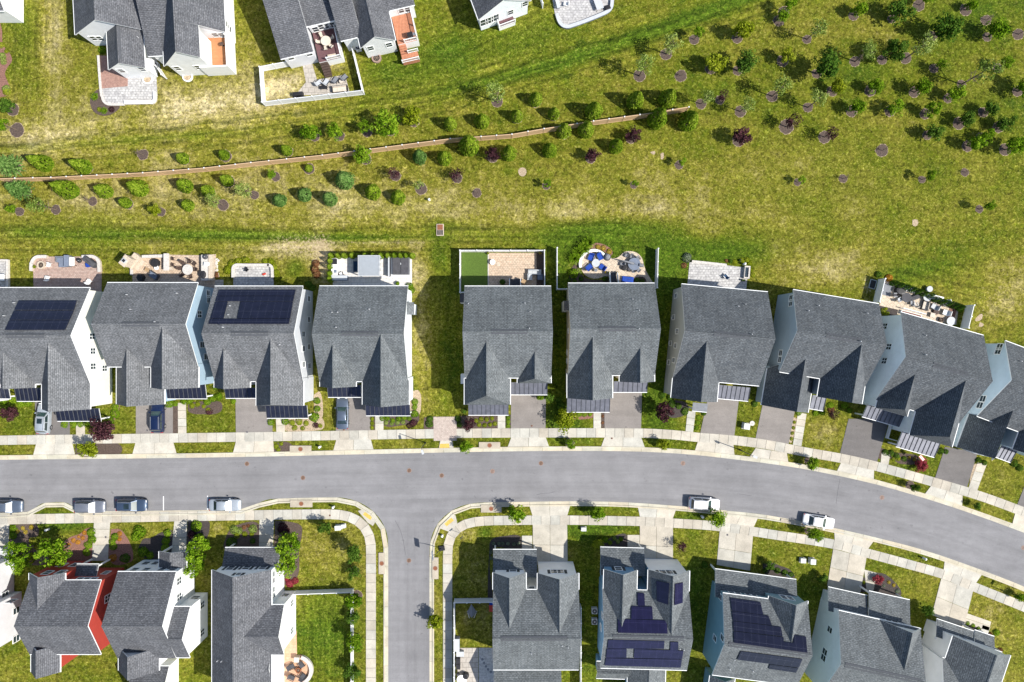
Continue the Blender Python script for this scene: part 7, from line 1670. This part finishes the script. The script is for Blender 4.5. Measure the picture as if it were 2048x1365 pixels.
for i, (x, y, a, m) in enumerate([(1865, 614, 60, 'palegrey'), (1888, 607, 110, 'white'), (1888, 626, 70, 'white')]): chair(('blue-white armchair right of the cream sofa', 'upper white patterned armchair near the brick edging', 'lower white patterned armchair near the brick edging')[i], x, y, a, m, 'midgrey', CT, .85)
cover('brown round seat cushion below the blue-white armchair', 1870, 624, 1.0, .9, .4, -25, 'brown', n=10); firepit('small brown fire pit near the brick edging', 1880, 640, .35, 'brown', 'black', .45)
rtable('white round table at the lower right of the crowded terrace', 1898, 643, .68, 'palegrey', 'white', .55); table('cream square table left of the fire pit on the crowded terrace', 1862, 631, .7, .7, -15, 'cream', .45)
thing('terrace_railing', 'white terrace railing beside the planted strip', 'railing', 1823, 623, [('rail', B((-1.8, 1.8, -.05, .05, .85, .92)), 'white'), ('post', B((-1.8, -1.7, -.05, .05, 0, .849)), 'white'), ('post', B((1.7, 1.8, -.05, .05, 0, .849)), 'white'), ('lower_rail', B((-1.69, 1.69, -.03, .03, .15, .2)), 'white')], -15)
thing('planter_box', 'long white planter box with brown plants below the terrace railing', 'planter', 1820, 629.5, [('box', B((-1.6, 1.6, -.3, .3, 0, .4)), 'white'), ('soil', B((-1.5, 1.5, -.22, .22, .401, .43)), 'mulch_red')], -15)
thing('cellar_cover', 'dark square cover frame left of the crowded terrace', 'cover', 1745, 569, [('frame', B((-.5, .5, -.7, -.62, 0, .12), (-.5, .5, .62, .7, 0, .12), (-.5, -.42, -.61, .61, 0, .12), (.42, .5, -.61, .61, 0, .12)), 'palegrey'), ('grate', B((-.41, .41, -.6, .6, 0, .06)), 'black')], -15)
# --- top gardens
patio([(196, 112), (256, 112), (256, 173), (203, 178), (200, 160)], 'pav_brick'); patio([(203, 178), (256, 173), (256, 155), (313, 150), (315, 195), (312, 204), (304, 209), (222, 211), (210, 204), (205, 195)], 'pav_grey', .052)
lowwall('seat_wall', 'pale seat wall along the bottom of the rounded terrace', 'wall', [(251, 207), (300, 206.5)] + arc(304, 199, 8, 270, 360, 4) + [(311.5, 186)], .4, .45, 'stone', 'white'); lowwall('terrace_edging', 'stone edging down the left side of the rounded terrace', 'wall', [(197.5, 112), (201, 160), (204, 192)] + arc(221, 195, 15, 180, 262, 5) + [(250, 210)], .3, .2, 'stone')
for x, y, s in [(296, 159, 'left'), (376, 154.5, 'right')]: thing('window_well', f'{s} oval window well at the foot of the top left white house', 'window well', x, y, [('rim', (lambda m: (m.ring(0, 0, 0, .25, .62, .8, n=20), m)[1])(MB()), 'white'), ('floor', Cy((0, 0, 0, .06, .61, .61, 20)), 'soil')], 0, 0, 'oval window wells of the white house', 'ww')
def acunit(label, px, py, ang=0): return thing('air_conditioner', label, 'air conditioner', px, py, [('casing', B((-.42, .42, -.42, .42, 0, .8)), 'palegrey'), ('fan_grille', (lambda m: (m.ring(0, 0, .801, .83, .12, .36, n=18), m)[1])(MB()), 'darkgrey')], ang, 0, 'outdoor air conditioners')
acunit('air conditioner between the two gables of the top left white house', 315, 134); acunit('air conditioner beside the grey gabled house at the top', 718, 99, 13); acunit('air conditioner on the left of the blue house, upper of two', 1188, 1219); acunit('air conditioner on the left of the blue house, lower of two', 1188, 1240)
firepit('round brick planter below the grey gabled house at the top', 753.5, 117.5, .75, 'rust_pale', 'mulch_dark', .3)
patio([(604, 125), (622, 120), (634, 160), (690, 150), (700, 187), (590, 192), (612, 165)], 'flag', .04)
YG = 'garden chairs inside the white fenced yard'
for x, y, a, m, s in [(640, 168, -55, 'palegrey', 'leftmost pale lounge'), (654.5, 166, -35, 'palegrey', 'second pale lounge'), (673, 162, -35, 'midgrey', 'grey'), (691, 157, -45, 'midgrey', 'rightmost grey')]: chair(f'{s} chair in the white fenced yard', x, y, a, m, 'black', YG, .8)
table('small black fire table in the white fenced yard', 649, 177.5, 1.1, .5, 0, 'black', .5); rtable('small cream round table between two grey chairs in the white fenced yard', 683.5, 165, .3, 'cream', 'cream', .45)
sofa('dark sofa with two pink cushions against the white yard fence', 681, 180, 2.4, .85, 186, 'cream', 'black', 3); cover('long black covered grill against the white yard fence', 598, 191.5, 1.6, .6, .9, 5, 'black')
DZ = 1.8
rtable('cream round dining table on the plum deck', 654, 86, .75, 'cream', 'cream', .73, None, DZ)
for x, y, a, s in [(646, 76, 210, 'upper left'), (641, 87, -90, 'left'), (653, 98, 10, 'lower'), (663, 94, 45, 'lower right'), (664, 80, 120, 'upper right')]: chair(f'{s} cream chair of the round table on the plum deck', x, y, a, 'cream', 'brown', 'cream chairs on the plum deck', .55, DZ)
thing('deck_box', 'small pale box on the plum deck', 'box', 665, 114, [('box', B((-.6, .6, -.2, .2, 0, .4)), 'stone_tan'), ('lid', B((-.62, .62, -.22, .22, .401, .45)), 'stone_tan')], 10, DZ)
thing('barbecue_grill', 'black grill on the reddish timber deck', 'grill', 822, 75, [('lid', B((-.4, .4, -.3, .3, .85, 1.15)), 'black'), ('body', B((-.36, .36, -.26, .26, .1, .849)), 'darkgrey'), ('side_shelf', B((.41, .8, -.22, .22, .8, .85)), 'midgrey')], 13, 2.0)
rtable('small dark round table with a lamp on the orange deck', 447, 92, .3, 'brown', 'brown', .7, None, 2.2)
patio([(1100, -30), (1110, 30), (1117, 48), (1124, 55), (1135, 58), (1208, 30), (1222, 20), (1226, 8), (1222, -30)], 'pav_grey')
lowwall('seat_wall', 'grey seat wall round the bottom of the terrace at the top edge', 'wall', [(1113, 30), (1119, 47), (1128, 55), (1140, 55), (1208, 29), (1221, 19), (1224, 2)], .45, .45, 'bluegrey', 'palegrey')
table('long grey table on the terrace at the top edge', 1196, 12, 1.1, 1.7, 20, 'palegrey'); chair('white chair on the terrace at the top edge', 1131, 11, 80, 'white', 'white'); thing('garden_bench', 'grey bench at the left of the terrace at the top edge', 'bench', 1115, 10, [('seat', B((-.25, .25, -.7, .7, .4, .46)), 'palegrey'), ('backrest', B((-.3, -.26, -.7, .7, .4, .85)), 'palegrey'), ('legs', B((-.22, .2, -.65, -.6, 0, .399), (-.22, .2, .6, .65, 0, .399)), 'midgrey')], 15)
cover('black planter box at the corner of the terrace at the top edge', 1215, 18, .9, .7, .5, 20, 'black')
# --- orange patio of the tall white house
patio([(548, 1310), (593, 1262), (594, 1310), (604, 1310), (616, 1318), (624, 1331), (625, 1345), (619, 1357), (606, 1372), (545, 1420)], 'pav_orange')
lowwall('seat_wall', 'curved pale seat wall of the orange patio', 'wall', arc(597, 1339, 27, 75, -62, 14), .5, .5, 'stone'); thing('stone_pillar', 'square pale pillar at the end of the curved seat wall', 'pillar', 596.5, 1315, [('shaft', B((-.32, .32, -.32, .32, 0, .85)), 'stone_tan'), ('cap', B((-.38, .38, -.38, .38, .851, .93)), 'stone')])
firepit('brown fire bowl in the middle of the orange patio', 598, 1339, .42, 'rust', 'rust', .45)
for x, y, a, s in [(585, 1331, -65, 'upper left'), (605, 1328, 215, 'upper right'), (586, 1353, -115, 'lower left'), (608, 1351, -40 + 10, 'lower right')]: chair(f'{s} dark reclining chair round the brown fire bowl', x, y, a if s != 'lower right' else 325, 'darkgrey', 'black', 'dark chairs on the orange patio', .8)
cover('large black covered grill beside the wall of the tall white house', 556, 1348, .9, 1.6, 1.0, 0, 'black', n=8)
# --- shaded yard at the junction
patio(PP(915, 957, 1296, 1420), 'flag', .05); poly_slab('gravel_bed', PP(958, 990, 1296, 1420), .04, MT['gravel'])
thing('shade_tent', 'grey pointed sunshade standing on the shaded lawn', 'tent', 944, 1216, [('canopy', (lambda m: (m.poly([(-.75, -.6, .2), (0, 1.2, 1.6), (-.05, -1.1, 1.0), (.75, -.6, .2), (.05, -1.1, 1.0)], [(0, 1, 2), (3, 1, 4), (1, 2, 4)]), m)[1])(MB()), 'midgrey'), ('pole', (lambda m: (m.tube((-.75, -.5, 0), (-.35, -1.2, .9), .04), m.tube((.75, -.5, 0), (.35, -1.2, .9), .04), m)[2])(MB()), 'white')])
thing('garden_shed', 'low grey storage shed against the street fence', 'shed', 915, 1284, [('body', B((-.35, .35, -.9, .9, 0, 1.2)), 'midgrey'), ('lid', B((-.4, .4, -.95, .95, 1.201, 1.28)), 'palegrey')])
thing('storage_box', 'pale storage box at the top of the concrete slab', 'box', 921, 1305, [('body', B((-.55, .55, -.35, .35, 0, .6)), 'palegrey'), ('lid', B((-.58, .58, -.38, .38, .601, .68)), 'palegrey')])
for i, (y, h_) in enumerate([(1318, .9), (1330, .7)]): thing('waste_bin', f'{("upper", "lower")[i]} dark bin against the street fence', 'bin', 917, y, [('body', B((-.3, .3, -.35, .35, 0, h_)), 'darkgrey'), ('lid', B((-.32, .32, -.38, .38, h_ + .001, h_ + .06)), 'black')])
rtable('white round table at the bottom of the concrete slab', 924, 1356, .75, 'white', 'white', .7); cover('black crumpled cover beside the white round table', 932, 1349, 1.0, 1.0, .8, 20, 'black', n=7); kettle('black kettle grill beside the street fence', 917, 1344, .28)
for i, (x, y) in enumerate([(965, 1319), (968, 1326), (972, 1333), (976, 1339), (982, 1344)]): thing('stepping_stone', f'round grey stepping stone in the white gravel, {ORD[i]} from the top', 'stone', x, y, [('stone', Cy((0, 0, .0, .07, .2, .19, 12)), 'midgrey')], 0, 0, 'stepping stones in the gravel', 'sst')
thing('toy_slide', 'red and blue plastic toy by the shaded wall', 'toy', 983, 1211, [('slide', B((-.35, .35, -.8, .2, .2, .5)), 'red'), ('step', B((-.3, .3, .21, .6, 0, .5)), 'blue')])
# ------------------------------------------------------------------ cars
def loft(mb, st, n_mi=0, cap=True):
    n = len(st[0]); v = [p for s in st for p in s]; f = []
    for i in range(len(st) - 1):
        for j in range(n): f.append((i * n + j, i * n + (j + 1) % n, (i + 1) * n + (j + 1) % n, (i + 1) * n + j))
    if cap: f += [tuple(range(n - 1, -1, -1)), tuple(range((len(st) - 1) * n, len(st) * n))]
    mb.poly(v, f, n_mi)
CARM = {}
def car(label, px, py, ang, col, kind='suv', group='parked cars', sunroof=False, dark=False):
    if kind == 'suv': L_, Wd, belt, H, hood = 4.75, 1.92, 1.08, 1.68, 1.04; cab = [(-2.12, -1.78), (1.02, .28)]      # (rear base, rear roof), (front base, front roof)
    else: L_, Wd, belt, H, hood = 4.85, 1.84, .92, 1.42, .90; cab = [(-1.72, -.98), (1.05, .30)]
    hw = Wd / 2; key = (col, kind); pm = MT['paint_' + col]
    if key not in CARM:
        b = MB(); hl = L_ / 2
        prof = [(-hl, .80, .45, .78), (-hl + .10, .91, .32, belt - .10), (-hl + .35, .97, .26, belt - .03), (-1.2, 1.0, .24, belt), (0, 1.0, .24, belt), (.95, 1.0, .24, belt - .005), (1.3, .985, .26, hood), (hl - .55, .95, .28, hood - .07), (hl - .2, .87, .32, hood - .16), (hl - .04, .74, .40, hood - .30), (hl, .60, .46, .62)]
        st = []
        for x, k, z0, z1 in prof:
            w = hw * k; m = z0 + (z1 - z0) * .62
            st.append([(x, -w * .9, z0), (x, -w, z0 + .12), (x, -w, m), (x, -w * .95, z1 - .06), (x, -w * .80, z1), (x, 0, z1 + .035), (x, w * .80, z1), (x, w * .95, z1 - .06), (x, w, m), (x, w, z0 + .12), (x, w * .9, z0)])
        loft(b, st)
        (rb, rt), (fb, ft) = cab; bw, tw = hw * .90, hw * .70
        s2 = []
        for x0, x1, k in ((rb, rt, 1), (rb * .4 + fb * .6 if False else (rb + fb) / 2, (rt + ft) / 2, 1.03), (fb, ft, .96)):
            zr = H - (.05 if k != 1.03 else 0)
            s2.append([(x0, -bw * k, belt - .06), (x1, -tw * k, zr - .05), (x1, -tw * k * .86, zr), (x1, 0, zr + .03), (x1, tw * k * .86, zr), (x1, tw * k, zr - .05), (x0, bw * k, belt - .06)])
        loft(b, s2)
        body = b.mesh('body', [pm], smooth=True)
        try:
            body.set_sharp_from_angle(angle=R(38))
        except Exception: pass
        def quad(name, pts, mat, t=.012):
            P = [Vector(p) for p in pts]; n = (P[1] - P[0]).cross(P[2] - P[0]).normalized()
            if n.z < 0 and abs(n.z) > .2: n = -n
            m = MB(); A = [p + n * t for p in P]; Bq = [p + n * .002 for p in P]; k = len(P)
            m.poly(A + Bq, [tuple(range(k)), tuple(range(2 * k - 1, k - 1, -1))] + [(i, (i + 1) % k, k + (i + 1) % k, k + i) for i in range(k)]); return m.mesh(name, [MT[mat]])
        def on(t, base, top, s, wk=.9):   # point up a sloped screen
            x0, x1 = base, top; x = x0 + (x1 - x0) * t; z = belt - .06 + (H - .10 - belt + .06) * t; w = (bw * (1 - t) + tw * t) * wk; return (x, s * w, z + .012)
        parts = [('windscreen', quad('windscreen', [on(.12, fb, ft, -1, .86), on(.12, fb, ft, 1, .86), on(.93, fb, ft, 1, .86), on(.93, fb, ft, -1, .86)], 'screen', .03)),
                 ('rear_window', quad('rear_window', [on(.15, rb, rt, -1, .86), on(.15, rb, rt, 1, .86), on(.9, rb, rt, 1, .86), on(.9, rb, rt, -1, .86)], 'carglass', .03))]
        for s in (-1, 1):
            xm = (rb + fb) / 2
            for a0, a1 in ((rb + .22, xm - .06), (xm + .06, fb - .22)):
                def sd(x, t):
                    w = bw * (1 - t) + tw * t; k = 1.03 if abs(x - xm) < .4 else 1.0
                    xx = x + ((rt - rb) if x < xm - .5 else (ft - fb) if x > xm + .5 else 0) * t * .85
                    return Vector((xx, s * (w * k + .02), belt - .06 + (H - .11 - belt + .06) * t))
                P = [sd(a0, .2), sd(a1, .2), sd(a1, .88), sd(a0, .88)]
                m = MB(); o_ = Vector((0, s * .02, .006)); m.poly([p + o_ for p in P] + P, [(0, 1, 2, 3), (7, 6, 5, 4), (0, 1, 5, 4), (1, 2, 6, 5), (2, 3, 7, 6), (3, 0, 4, 7)]); parts.append(('side_window', m.mesh('side_window', [MT['carglass']])))
            m = MB(); m.box(fb - .32, fb - .14, s * (hw + .02) if s > 0 else -hw - .2, s * (hw + .2) if s > 0 else -hw - .02, belt - .08, belt + .06); parts.append(('mirror', m.mesh('mirror', [pm])))
            m = MB(); y0, y1 = sorted((s * hw * .45, s * hw * .80)); m.box(hl - .24, hl - .08, y0, y1, hood - .30, hood - .17); parts.append(('headlight', m.mesh('headlight', [MT['lamp']])))
            m = MB(); y0, y1 = sorted((s * hw * .55, s * hw * .93)); m.box(-hl + .02, -hl + .13, y0, y1, belt - .30, belt - .14); parts.append(('tail_light', m.mesh('tail_light', [MT['tail']])))
        if sunroof:
            m = MB(); m.box(-.72, .05, -.38, .38, H + .006, H + .036); parts.append(('sunroof', m.mesh('sunroof', [MT['carglass']])))
        if kind == 'suv':
            for s in (-1, 1): m = MB(); m.box(rt + .1, ft - .1, s * tw * .9 - .025, s * tw * .9 + .025, H - .02, H + .05); parts.append(('roof_rail', m.mesh('roof_rail', [MT['midgrey']])))
        ty = MB(); rm = MB()
        def wheel(mb, r0, r1, w):
            n = 18; v = []
            for y in (-w, w):
                for i in range(n): a = 6.283 * i / n; v.append((r1 * math.cos(a), y, r1 * math.sin(a)))
            mb.poly(v, [tuple(range(n)), tuple(range(2 * n - 1, n - 1, -1))] + [(i, (i + 1) % n, n + (i + 1) % n, n + i) for i in range(n)])
        wheel(ty, 0, .34, .11); wheel(rm, 0, .22, .118)
        CARM[key] = (body, parts, ty.mesh('tyre', [MT['tyre']]), rm.mesh('rim', [MT['rim']]))
    body, parts, ty, rm = CARM[key]
    x, y = W(px, py, .0)
    o = empty('parked_car', label, 'car', x, y, 0.0, R(ang), group)
    link('body', body, o)
    for n, me in parts: link(n, me, o)
    for sx in (1.42, -1.40):
        for sy in (-1, 1):
            w = link('wheel', ty, o); w.location = (sx, sy * (hw - .09), .34); link('rim', rm, w)
    return o
MT['paint_silver'] = paint('silver_paint', (.18, .195, .23), metal=.35); MT['paint_pale'] = paint('pale_silver_paint', (.37, .41, .45), metal=.25); MT['paint_white'] = paint('white_paint', (.80, .80, .80), metal=.0)
MT['paint_navy'] = paint('navy_paint', (.006, .016, .06), metal=.2); MT['paint_steel'] = paint('steel_blue_paint', (.05, .078, .13), metal=.4); MT['paint_grey'] = paint('grey_blue_paint', (.11, .14, .19), metal=.4)
car('silver car with a dark sunroof in the driveway of the white-sided house', 94, 836, 87 + 0, 'pale', 'suv', sunroof=True)
car('navy blue car in the driveway of the blue-sided house', 320, 834, 90, 'navy', 'suv')
car('blue-grey car in the driveway of the white house, nose to the porch', 687, 826, 90, 'grey', 'sedan')
car('blue-grey car cut by the left edge of the picture', 22, 1011, 0, 'grey', 'suv'); car('silver car in the parking bay, second from the left edge', 186, 1011.5, 0, 'silver', 'suv')
car('dark steel-blue car in the parking bay with a dark sunroof', 269, 1008.5, 0, 'steel', 'suv', sunroof=True); car('pale silver car right of the white parking lines', 454, 1008.5, 0, 'pale', 'sedan')
car('white car parked at the kerb, left of two white cars on the bend', 1406, 1006, -4, 'white', 'suv'); car('white saloon parked at the kerb, right of two white cars on the bend', 1633.5, 1041, -9.5, 'white', 'sedan')
# ------------------------------------------------------------------ street things
def manhole(label, px, py, r=.36, mat='rust', grp='manhole covers', ang=0):
    rg = MB(); rg.ring(0, 0, 0, .022, r * .84, r, n=24); lid = Cy((0, 0, 0, .018, r * .83, r * .83, 24)); rib = MB()
    for i in range(-2, 3): rib.box(-r * .55, r * .55, i * r * .25 - .015, i * r * .25 + .015, .0181, .026)
    return thing('manhole_cover', label, 'manhole cover', px, py, [('frame', rg, 'rust_pale' if mat != 'midgrey' else 'midgrey'), ('lid', lid, mat, [('ribs', rib, 'brown')])], ang, 0, grp, ('mh', r, mat))
for x, y, m, lab in [(494, 928, 'iron', 'brown manhole cover in the road under the solar-roofed grey house driveway'), (606, 956, 'iron', 'brown manhole cover in the middle of the road, left part'), (818.5, 941.5, 'iron', 'brown manhole cover left of the paver crossing'),
      (883.5, 951.5, 'iron', 'brown manhole cover just below the kerb ramp of the paver crossing'), (985, 943, 'rust_pale', 'faded manhole cover below the upper kerb inlet'), (1082, 927, 'iron', 'brown manhole cover below the driveway of the house under the camera'), (1366, 927, 'rust_pale', 'faded manhole cover near the white car on the bend'),
      (1764, 995.5, 'rust_pale', 'faded manhole cover on the right part of the bend'), (818, 1121.5, 'iron', 'brown manhole cover in the side street'), (2047, 1096, 'rust_pale', 'pale manhole cover at the right edge of the road')]:
    manhole(lab, x, y, .36, m)
for x, y, lab, m in [(295, 861, 'small grey drain cap beside the navy car', 'midgrey'), (494.5, 864.5, 'small grey drain cap in the driveway left of the walk', 'midgrey'), (688, 860, 'small brown drain cap behind the blue-grey car', 'rust'), (1063.5, 852, 'small brown drain cap in the driveway below the camera', 'rust'), (1223.5, 877, 'small brown drain cap in the concrete apron', 'rust'), (212, 1074.5, 'small dark drain cap on the walk to the red house', 'midgrey'), (1454.5, 1070, 'small dark drain cap on the concrete driveway right of the blue house', 'midgrey'), (660, 1031, 'small brown drain cap on the corner pavement', 'rust')]:
    o = manhole(lab, x, y, .15, m, 'small drain caps'); o.location.z = .07
def inlet(label, q, lid=True):
    P = [Vector(W(*p)) for p in q]; c = sum(P, Vector((0, 0))) / 4; o = empty('storm_inlet', label, 'storm drain', c.x, c.y, 0, 0, 'kerb storm drains')
    mb = MB(); mb.prism([p - c for p in P], 0, .15); me = mb.mesh('slab', [MT['slab']]); tint(me, lambda p: (1, 1, 1)); link('slab', me, o)
    if lid:
        l = MB(); l.cyl(0, 0, .151, .165, .36, .36, 22); lo_ = l.build('lid', MT['rust'], o); r_ = MB(); r_.ring(0, 0, .1651, .175, .3, .36, n=22); r_.build('rim', MT['rust_pale'], lo_)
for q, lab in [(PP(580, 623, 891.5, 905.5), 'concrete inlet slab with a rusty lid in the strip left of the white house driveway'), (PP(958, 1000.5, 884.5, 897.5), 'concrete inlet slab with a rusty lid right of the paver crossing'), (PP(581, 625, 1000.5, 1014.5), 'concrete inlet slab with a dark lid in the lower left planting strip'),
          (PP(962, 1003, 1010, 1025), 'concrete inlet slab with a dark lid right of the junction'), (PP(757.5, 770, 1105.5, 1148), 'upright inlet slab left of the side street'), (PP(864.5, 877, 1115, 1158), 'upright inlet slab right of the side street')]: inlet(lab, q)
inlet('plain concrete inlet slab left of the white saloon on the bend', [(1562, 1037), (1592, 1043), (1590, 1049), (1560, 1044)], False)
d = thing('field_drain', 'red-brown field drain with a slotted grate in the green strip', 'drain', 880.5, 460.5, [('slab', B((-.55, .55, -.9, .9, 0, .2)), 'stone_tan'), ('lid', B((-.42, .42, 0, .8, .201, .25)), 'rust'), ('grate', B((-.42, -.2, -.8, -.05, .201, .25), (-.1, .1, -.8, -.05, .201, .25), (.2, .42, -.8, -.05, .201, .25)), 'black')], 0)
def lamp(label, px, py, ang):
    h = 4.7; p = MB(); p.tube((0, 0, 0), (0, 0, h), .075, .05, 10); p.cyl(0, 0, 0, .5, .14, .11, 10)
    return thing('street_lamp', label, 'street lamp', px, py, [('pole', p, 'black'), ('arm', (lambda m: (m.tube((0, 0, h - .05), (.55, 0, h + .1), .04, .035, 8), m)[1])(MB()), 'black'), ('lamp_head', B((.35, 1.0, -.16, .16, h + .08, h + .2)), 'palegrey', [('lens', B((.42, .93, -.12, .12, h + .05, h + .079)), 'lamp')])], ang, 0, 'street lamps')
lamp('street lamp on the upper kerb left of the paver crossing', 851, 886, -75); lamp('street lamp in the small grass triangle on the bend', 1480, 900, -25); lamp('street lamp at the right end of the lower planting strip', 2035, 1192, 60)
def post(label, px, py): return thing('utility_post', label, 'post', px, py, [('post', Cy((0, 0, 0, .75, .16, .15, 12)), 'white'), ('cap', Cy((0, 0, .751, .9, .2, .08, 12)), 'white')], 0, 0, 'short white utility posts', 'up')
for x, y, lab in [(641, 893.5, 'short white post in the strip left of the blue-grey car driveway'), (668, 1013.5, 'short white post in the lower strip by the left corner'), (885, 1070.5, 'short white post on the right corner of the junction'), (1403, 1032.5, 'short white post left of the street tree below the parked white car'), (1846, 1116, 'short white post in the lower strip on the bend'), (859, 401, 'short white post standing alone in the field'), (98, 1058.5, 'short white post on the green lawn at the lower left'), (1487, 529, 'short white post in the lime plants by the trough')]: post(lab, x, y)
def ubox(label, px, py, w, d_, h, ang): return thing('utility_box', label, 'utility box', px, py, [('pad', B((-w / 2 - .08, w / 2 + .08, -d_ / 2 - .08, d_ / 2 + .08, 0, .08)), 'stone'), ('cabinet', B((-w / 2, w / 2, -d_ / 2, d_ / 2, .081, h)), 'utility'), ('lid', B((-w / 2 - .03, w / 2 + .03, -d_ / 2 - .03, d_ / 2 + .03, h + .001, h + .06)), 'utility')], ang, 0, 'pale utility boxes')
ubox('larger pale utility box on the corner lawn', 678, 1054, .85, .65, .8, 5); ubox('smaller pale utility box on the corner lawn', 688, 1051.5, .5, .5, .5, 5); ubox('pale utility box between two asphalt driveways', 1490, 852, .85, .85, .9, -8); ubox('left small pale utility box on the lawn above the teal house', 1604, 1120, .75, .65, .5, -3); ubox('right pale utility box on the lawn above the teal house', 1622, 1121, .75, .75, .8, -3); ubox('small white utility box on the strip left of the blue house', 1167, 1057.5, .7, .5, .5, 0)
thing('valve_lid', 'pale oval lid beside the utility box between two driveways', 'lid', 1504, 847, [('lid', Cy((0, 0, 0, .12, .4, .38, 20)), 'stone'), ('handle', B((-.08, .08, -.02, .02, .121, .15)), 'midgrey')])
thing('basketball_hoop', 'black basketball hoop leaning towards the side street', 'basketball hoop', 880, 1097, [('base', B((-.1, .75, -.35, .35, 0, .28)), 'black'), ('pole', (lambda m: (m.tube((.2, 0, .25), (-.3, 0, 2.6), .06, .05, 8), m.tube((-.3, 0, 2.6), (-.75, 0, 3.1), .04, .04, 8), m)[2])(MB()), 'black'), ('backboard', B((-.82, -.76, -.65, .65, 2.85, 3.65)), 'bluegrey'), ('rim', (lambda m: (m.ring(-1.08, 0, 3.04, 3.07, .21, .24, n=18), m)[1])(MB()), 'rust')], 8)
thing('sign_post', 'slim black street sign post at the corner pavement', 'sign', 925, 1068, [('pole', Cy((0, 0, 0, 2.2, .03, .03, 6)), 'black'), ('plate', B((-.3, .3, -.01, .01, 2.0, 2.25)), 'midgrey')], 40)
bed([(1036, 342), (1041, 336), (1050, 337), (1053, 345), (1048, 353), (1039, 351)], 'soil', .02, 'bare_soil')
for q in ([(1825, 440), (1835, 440), (1835, 451), (1826, 452)], [(1300, 305), (1310, 303), (1308, 310)], [(1321, 308), (1327, 306), (1324, 320)], [(1954, 634), (1964, 628), (1962, 640), (1950, 642)], [(1960, 645), (1968, 650), (1958, 654)]): bed(q, 'soil', .016, 'bare_soil')
fl = thing('flag', 'striped flag hanging from the ice-white house porch', 'flag', 1828, 912, [('cloth', (lambda m: ([m.box(-.45, .45, -.25 + .1 * i, -.25 + .1 * i + .098, 2.0, 2.03, i % 2) for i in range(5)], m)[1])(MB()), ['red', 'white']), ('pole', (lambda m: (m.tube((-.5, .3, 1.9), (-.5, -.35, 2.1), .02), m)[1])(MB()), 'wood')], -50)
# ------------------------------------------------------------------ light, sky, camera
EL, AZ = R(47.5), math.atan2(.94, -.34)      # sun height, and its compass angle from +y
sun_dir = Vector((.94 * math.cos(EL), -.34 * math.cos(EL), math.sin(EL))).normalized()
ld = bpy.data.lights.new('sun', 'SUN'); ld.energy = 4.9; ld.angle = R(.5); ld.color = (1.0, .955, .88)
lo = bpy.data.objects.new('sun', ld); COL.objects.link(lo); lo.rotation_euler = sun_dir.to_track_quat('Z', 'Y').to_euler(); lo.location = (60, -30, 80)
w = bpy.data.worlds.new('World'); sc.world = w; w.use_nodes = True
nt = w.node_tree; bg = nt.nodes['Background']
sky = nt.nodes.new('ShaderNodeTexSky'); sky.sky_type = 'NISHITA'; sky.sun_disc = False
sky.sun_elevation = EL; sky.sun_rotation = AZ
nt.links.new(sky.outputs[0], bg.inputs[0]); bg.inputs[1].default_value = .115
cam = bpy.data.cameras.new('camera'); co = bpy.data.objects.new('camera', cam); COL.objects.link(co)
co.location = (0, 0, CH); cam.sensor_width = 36; cam.lens = 18 / (1024 * S / CH); cam.clip_end = 5000; cam.clip_start = 1
sc.camera = co
vs = sc.view_settings; vs.view_transform = 'Standard'; vs.look = 'None'; vs.exposure = .50; vs.gamma = 1; vs.use_curve_mapping = False
sc.cycles.use_denoising = True
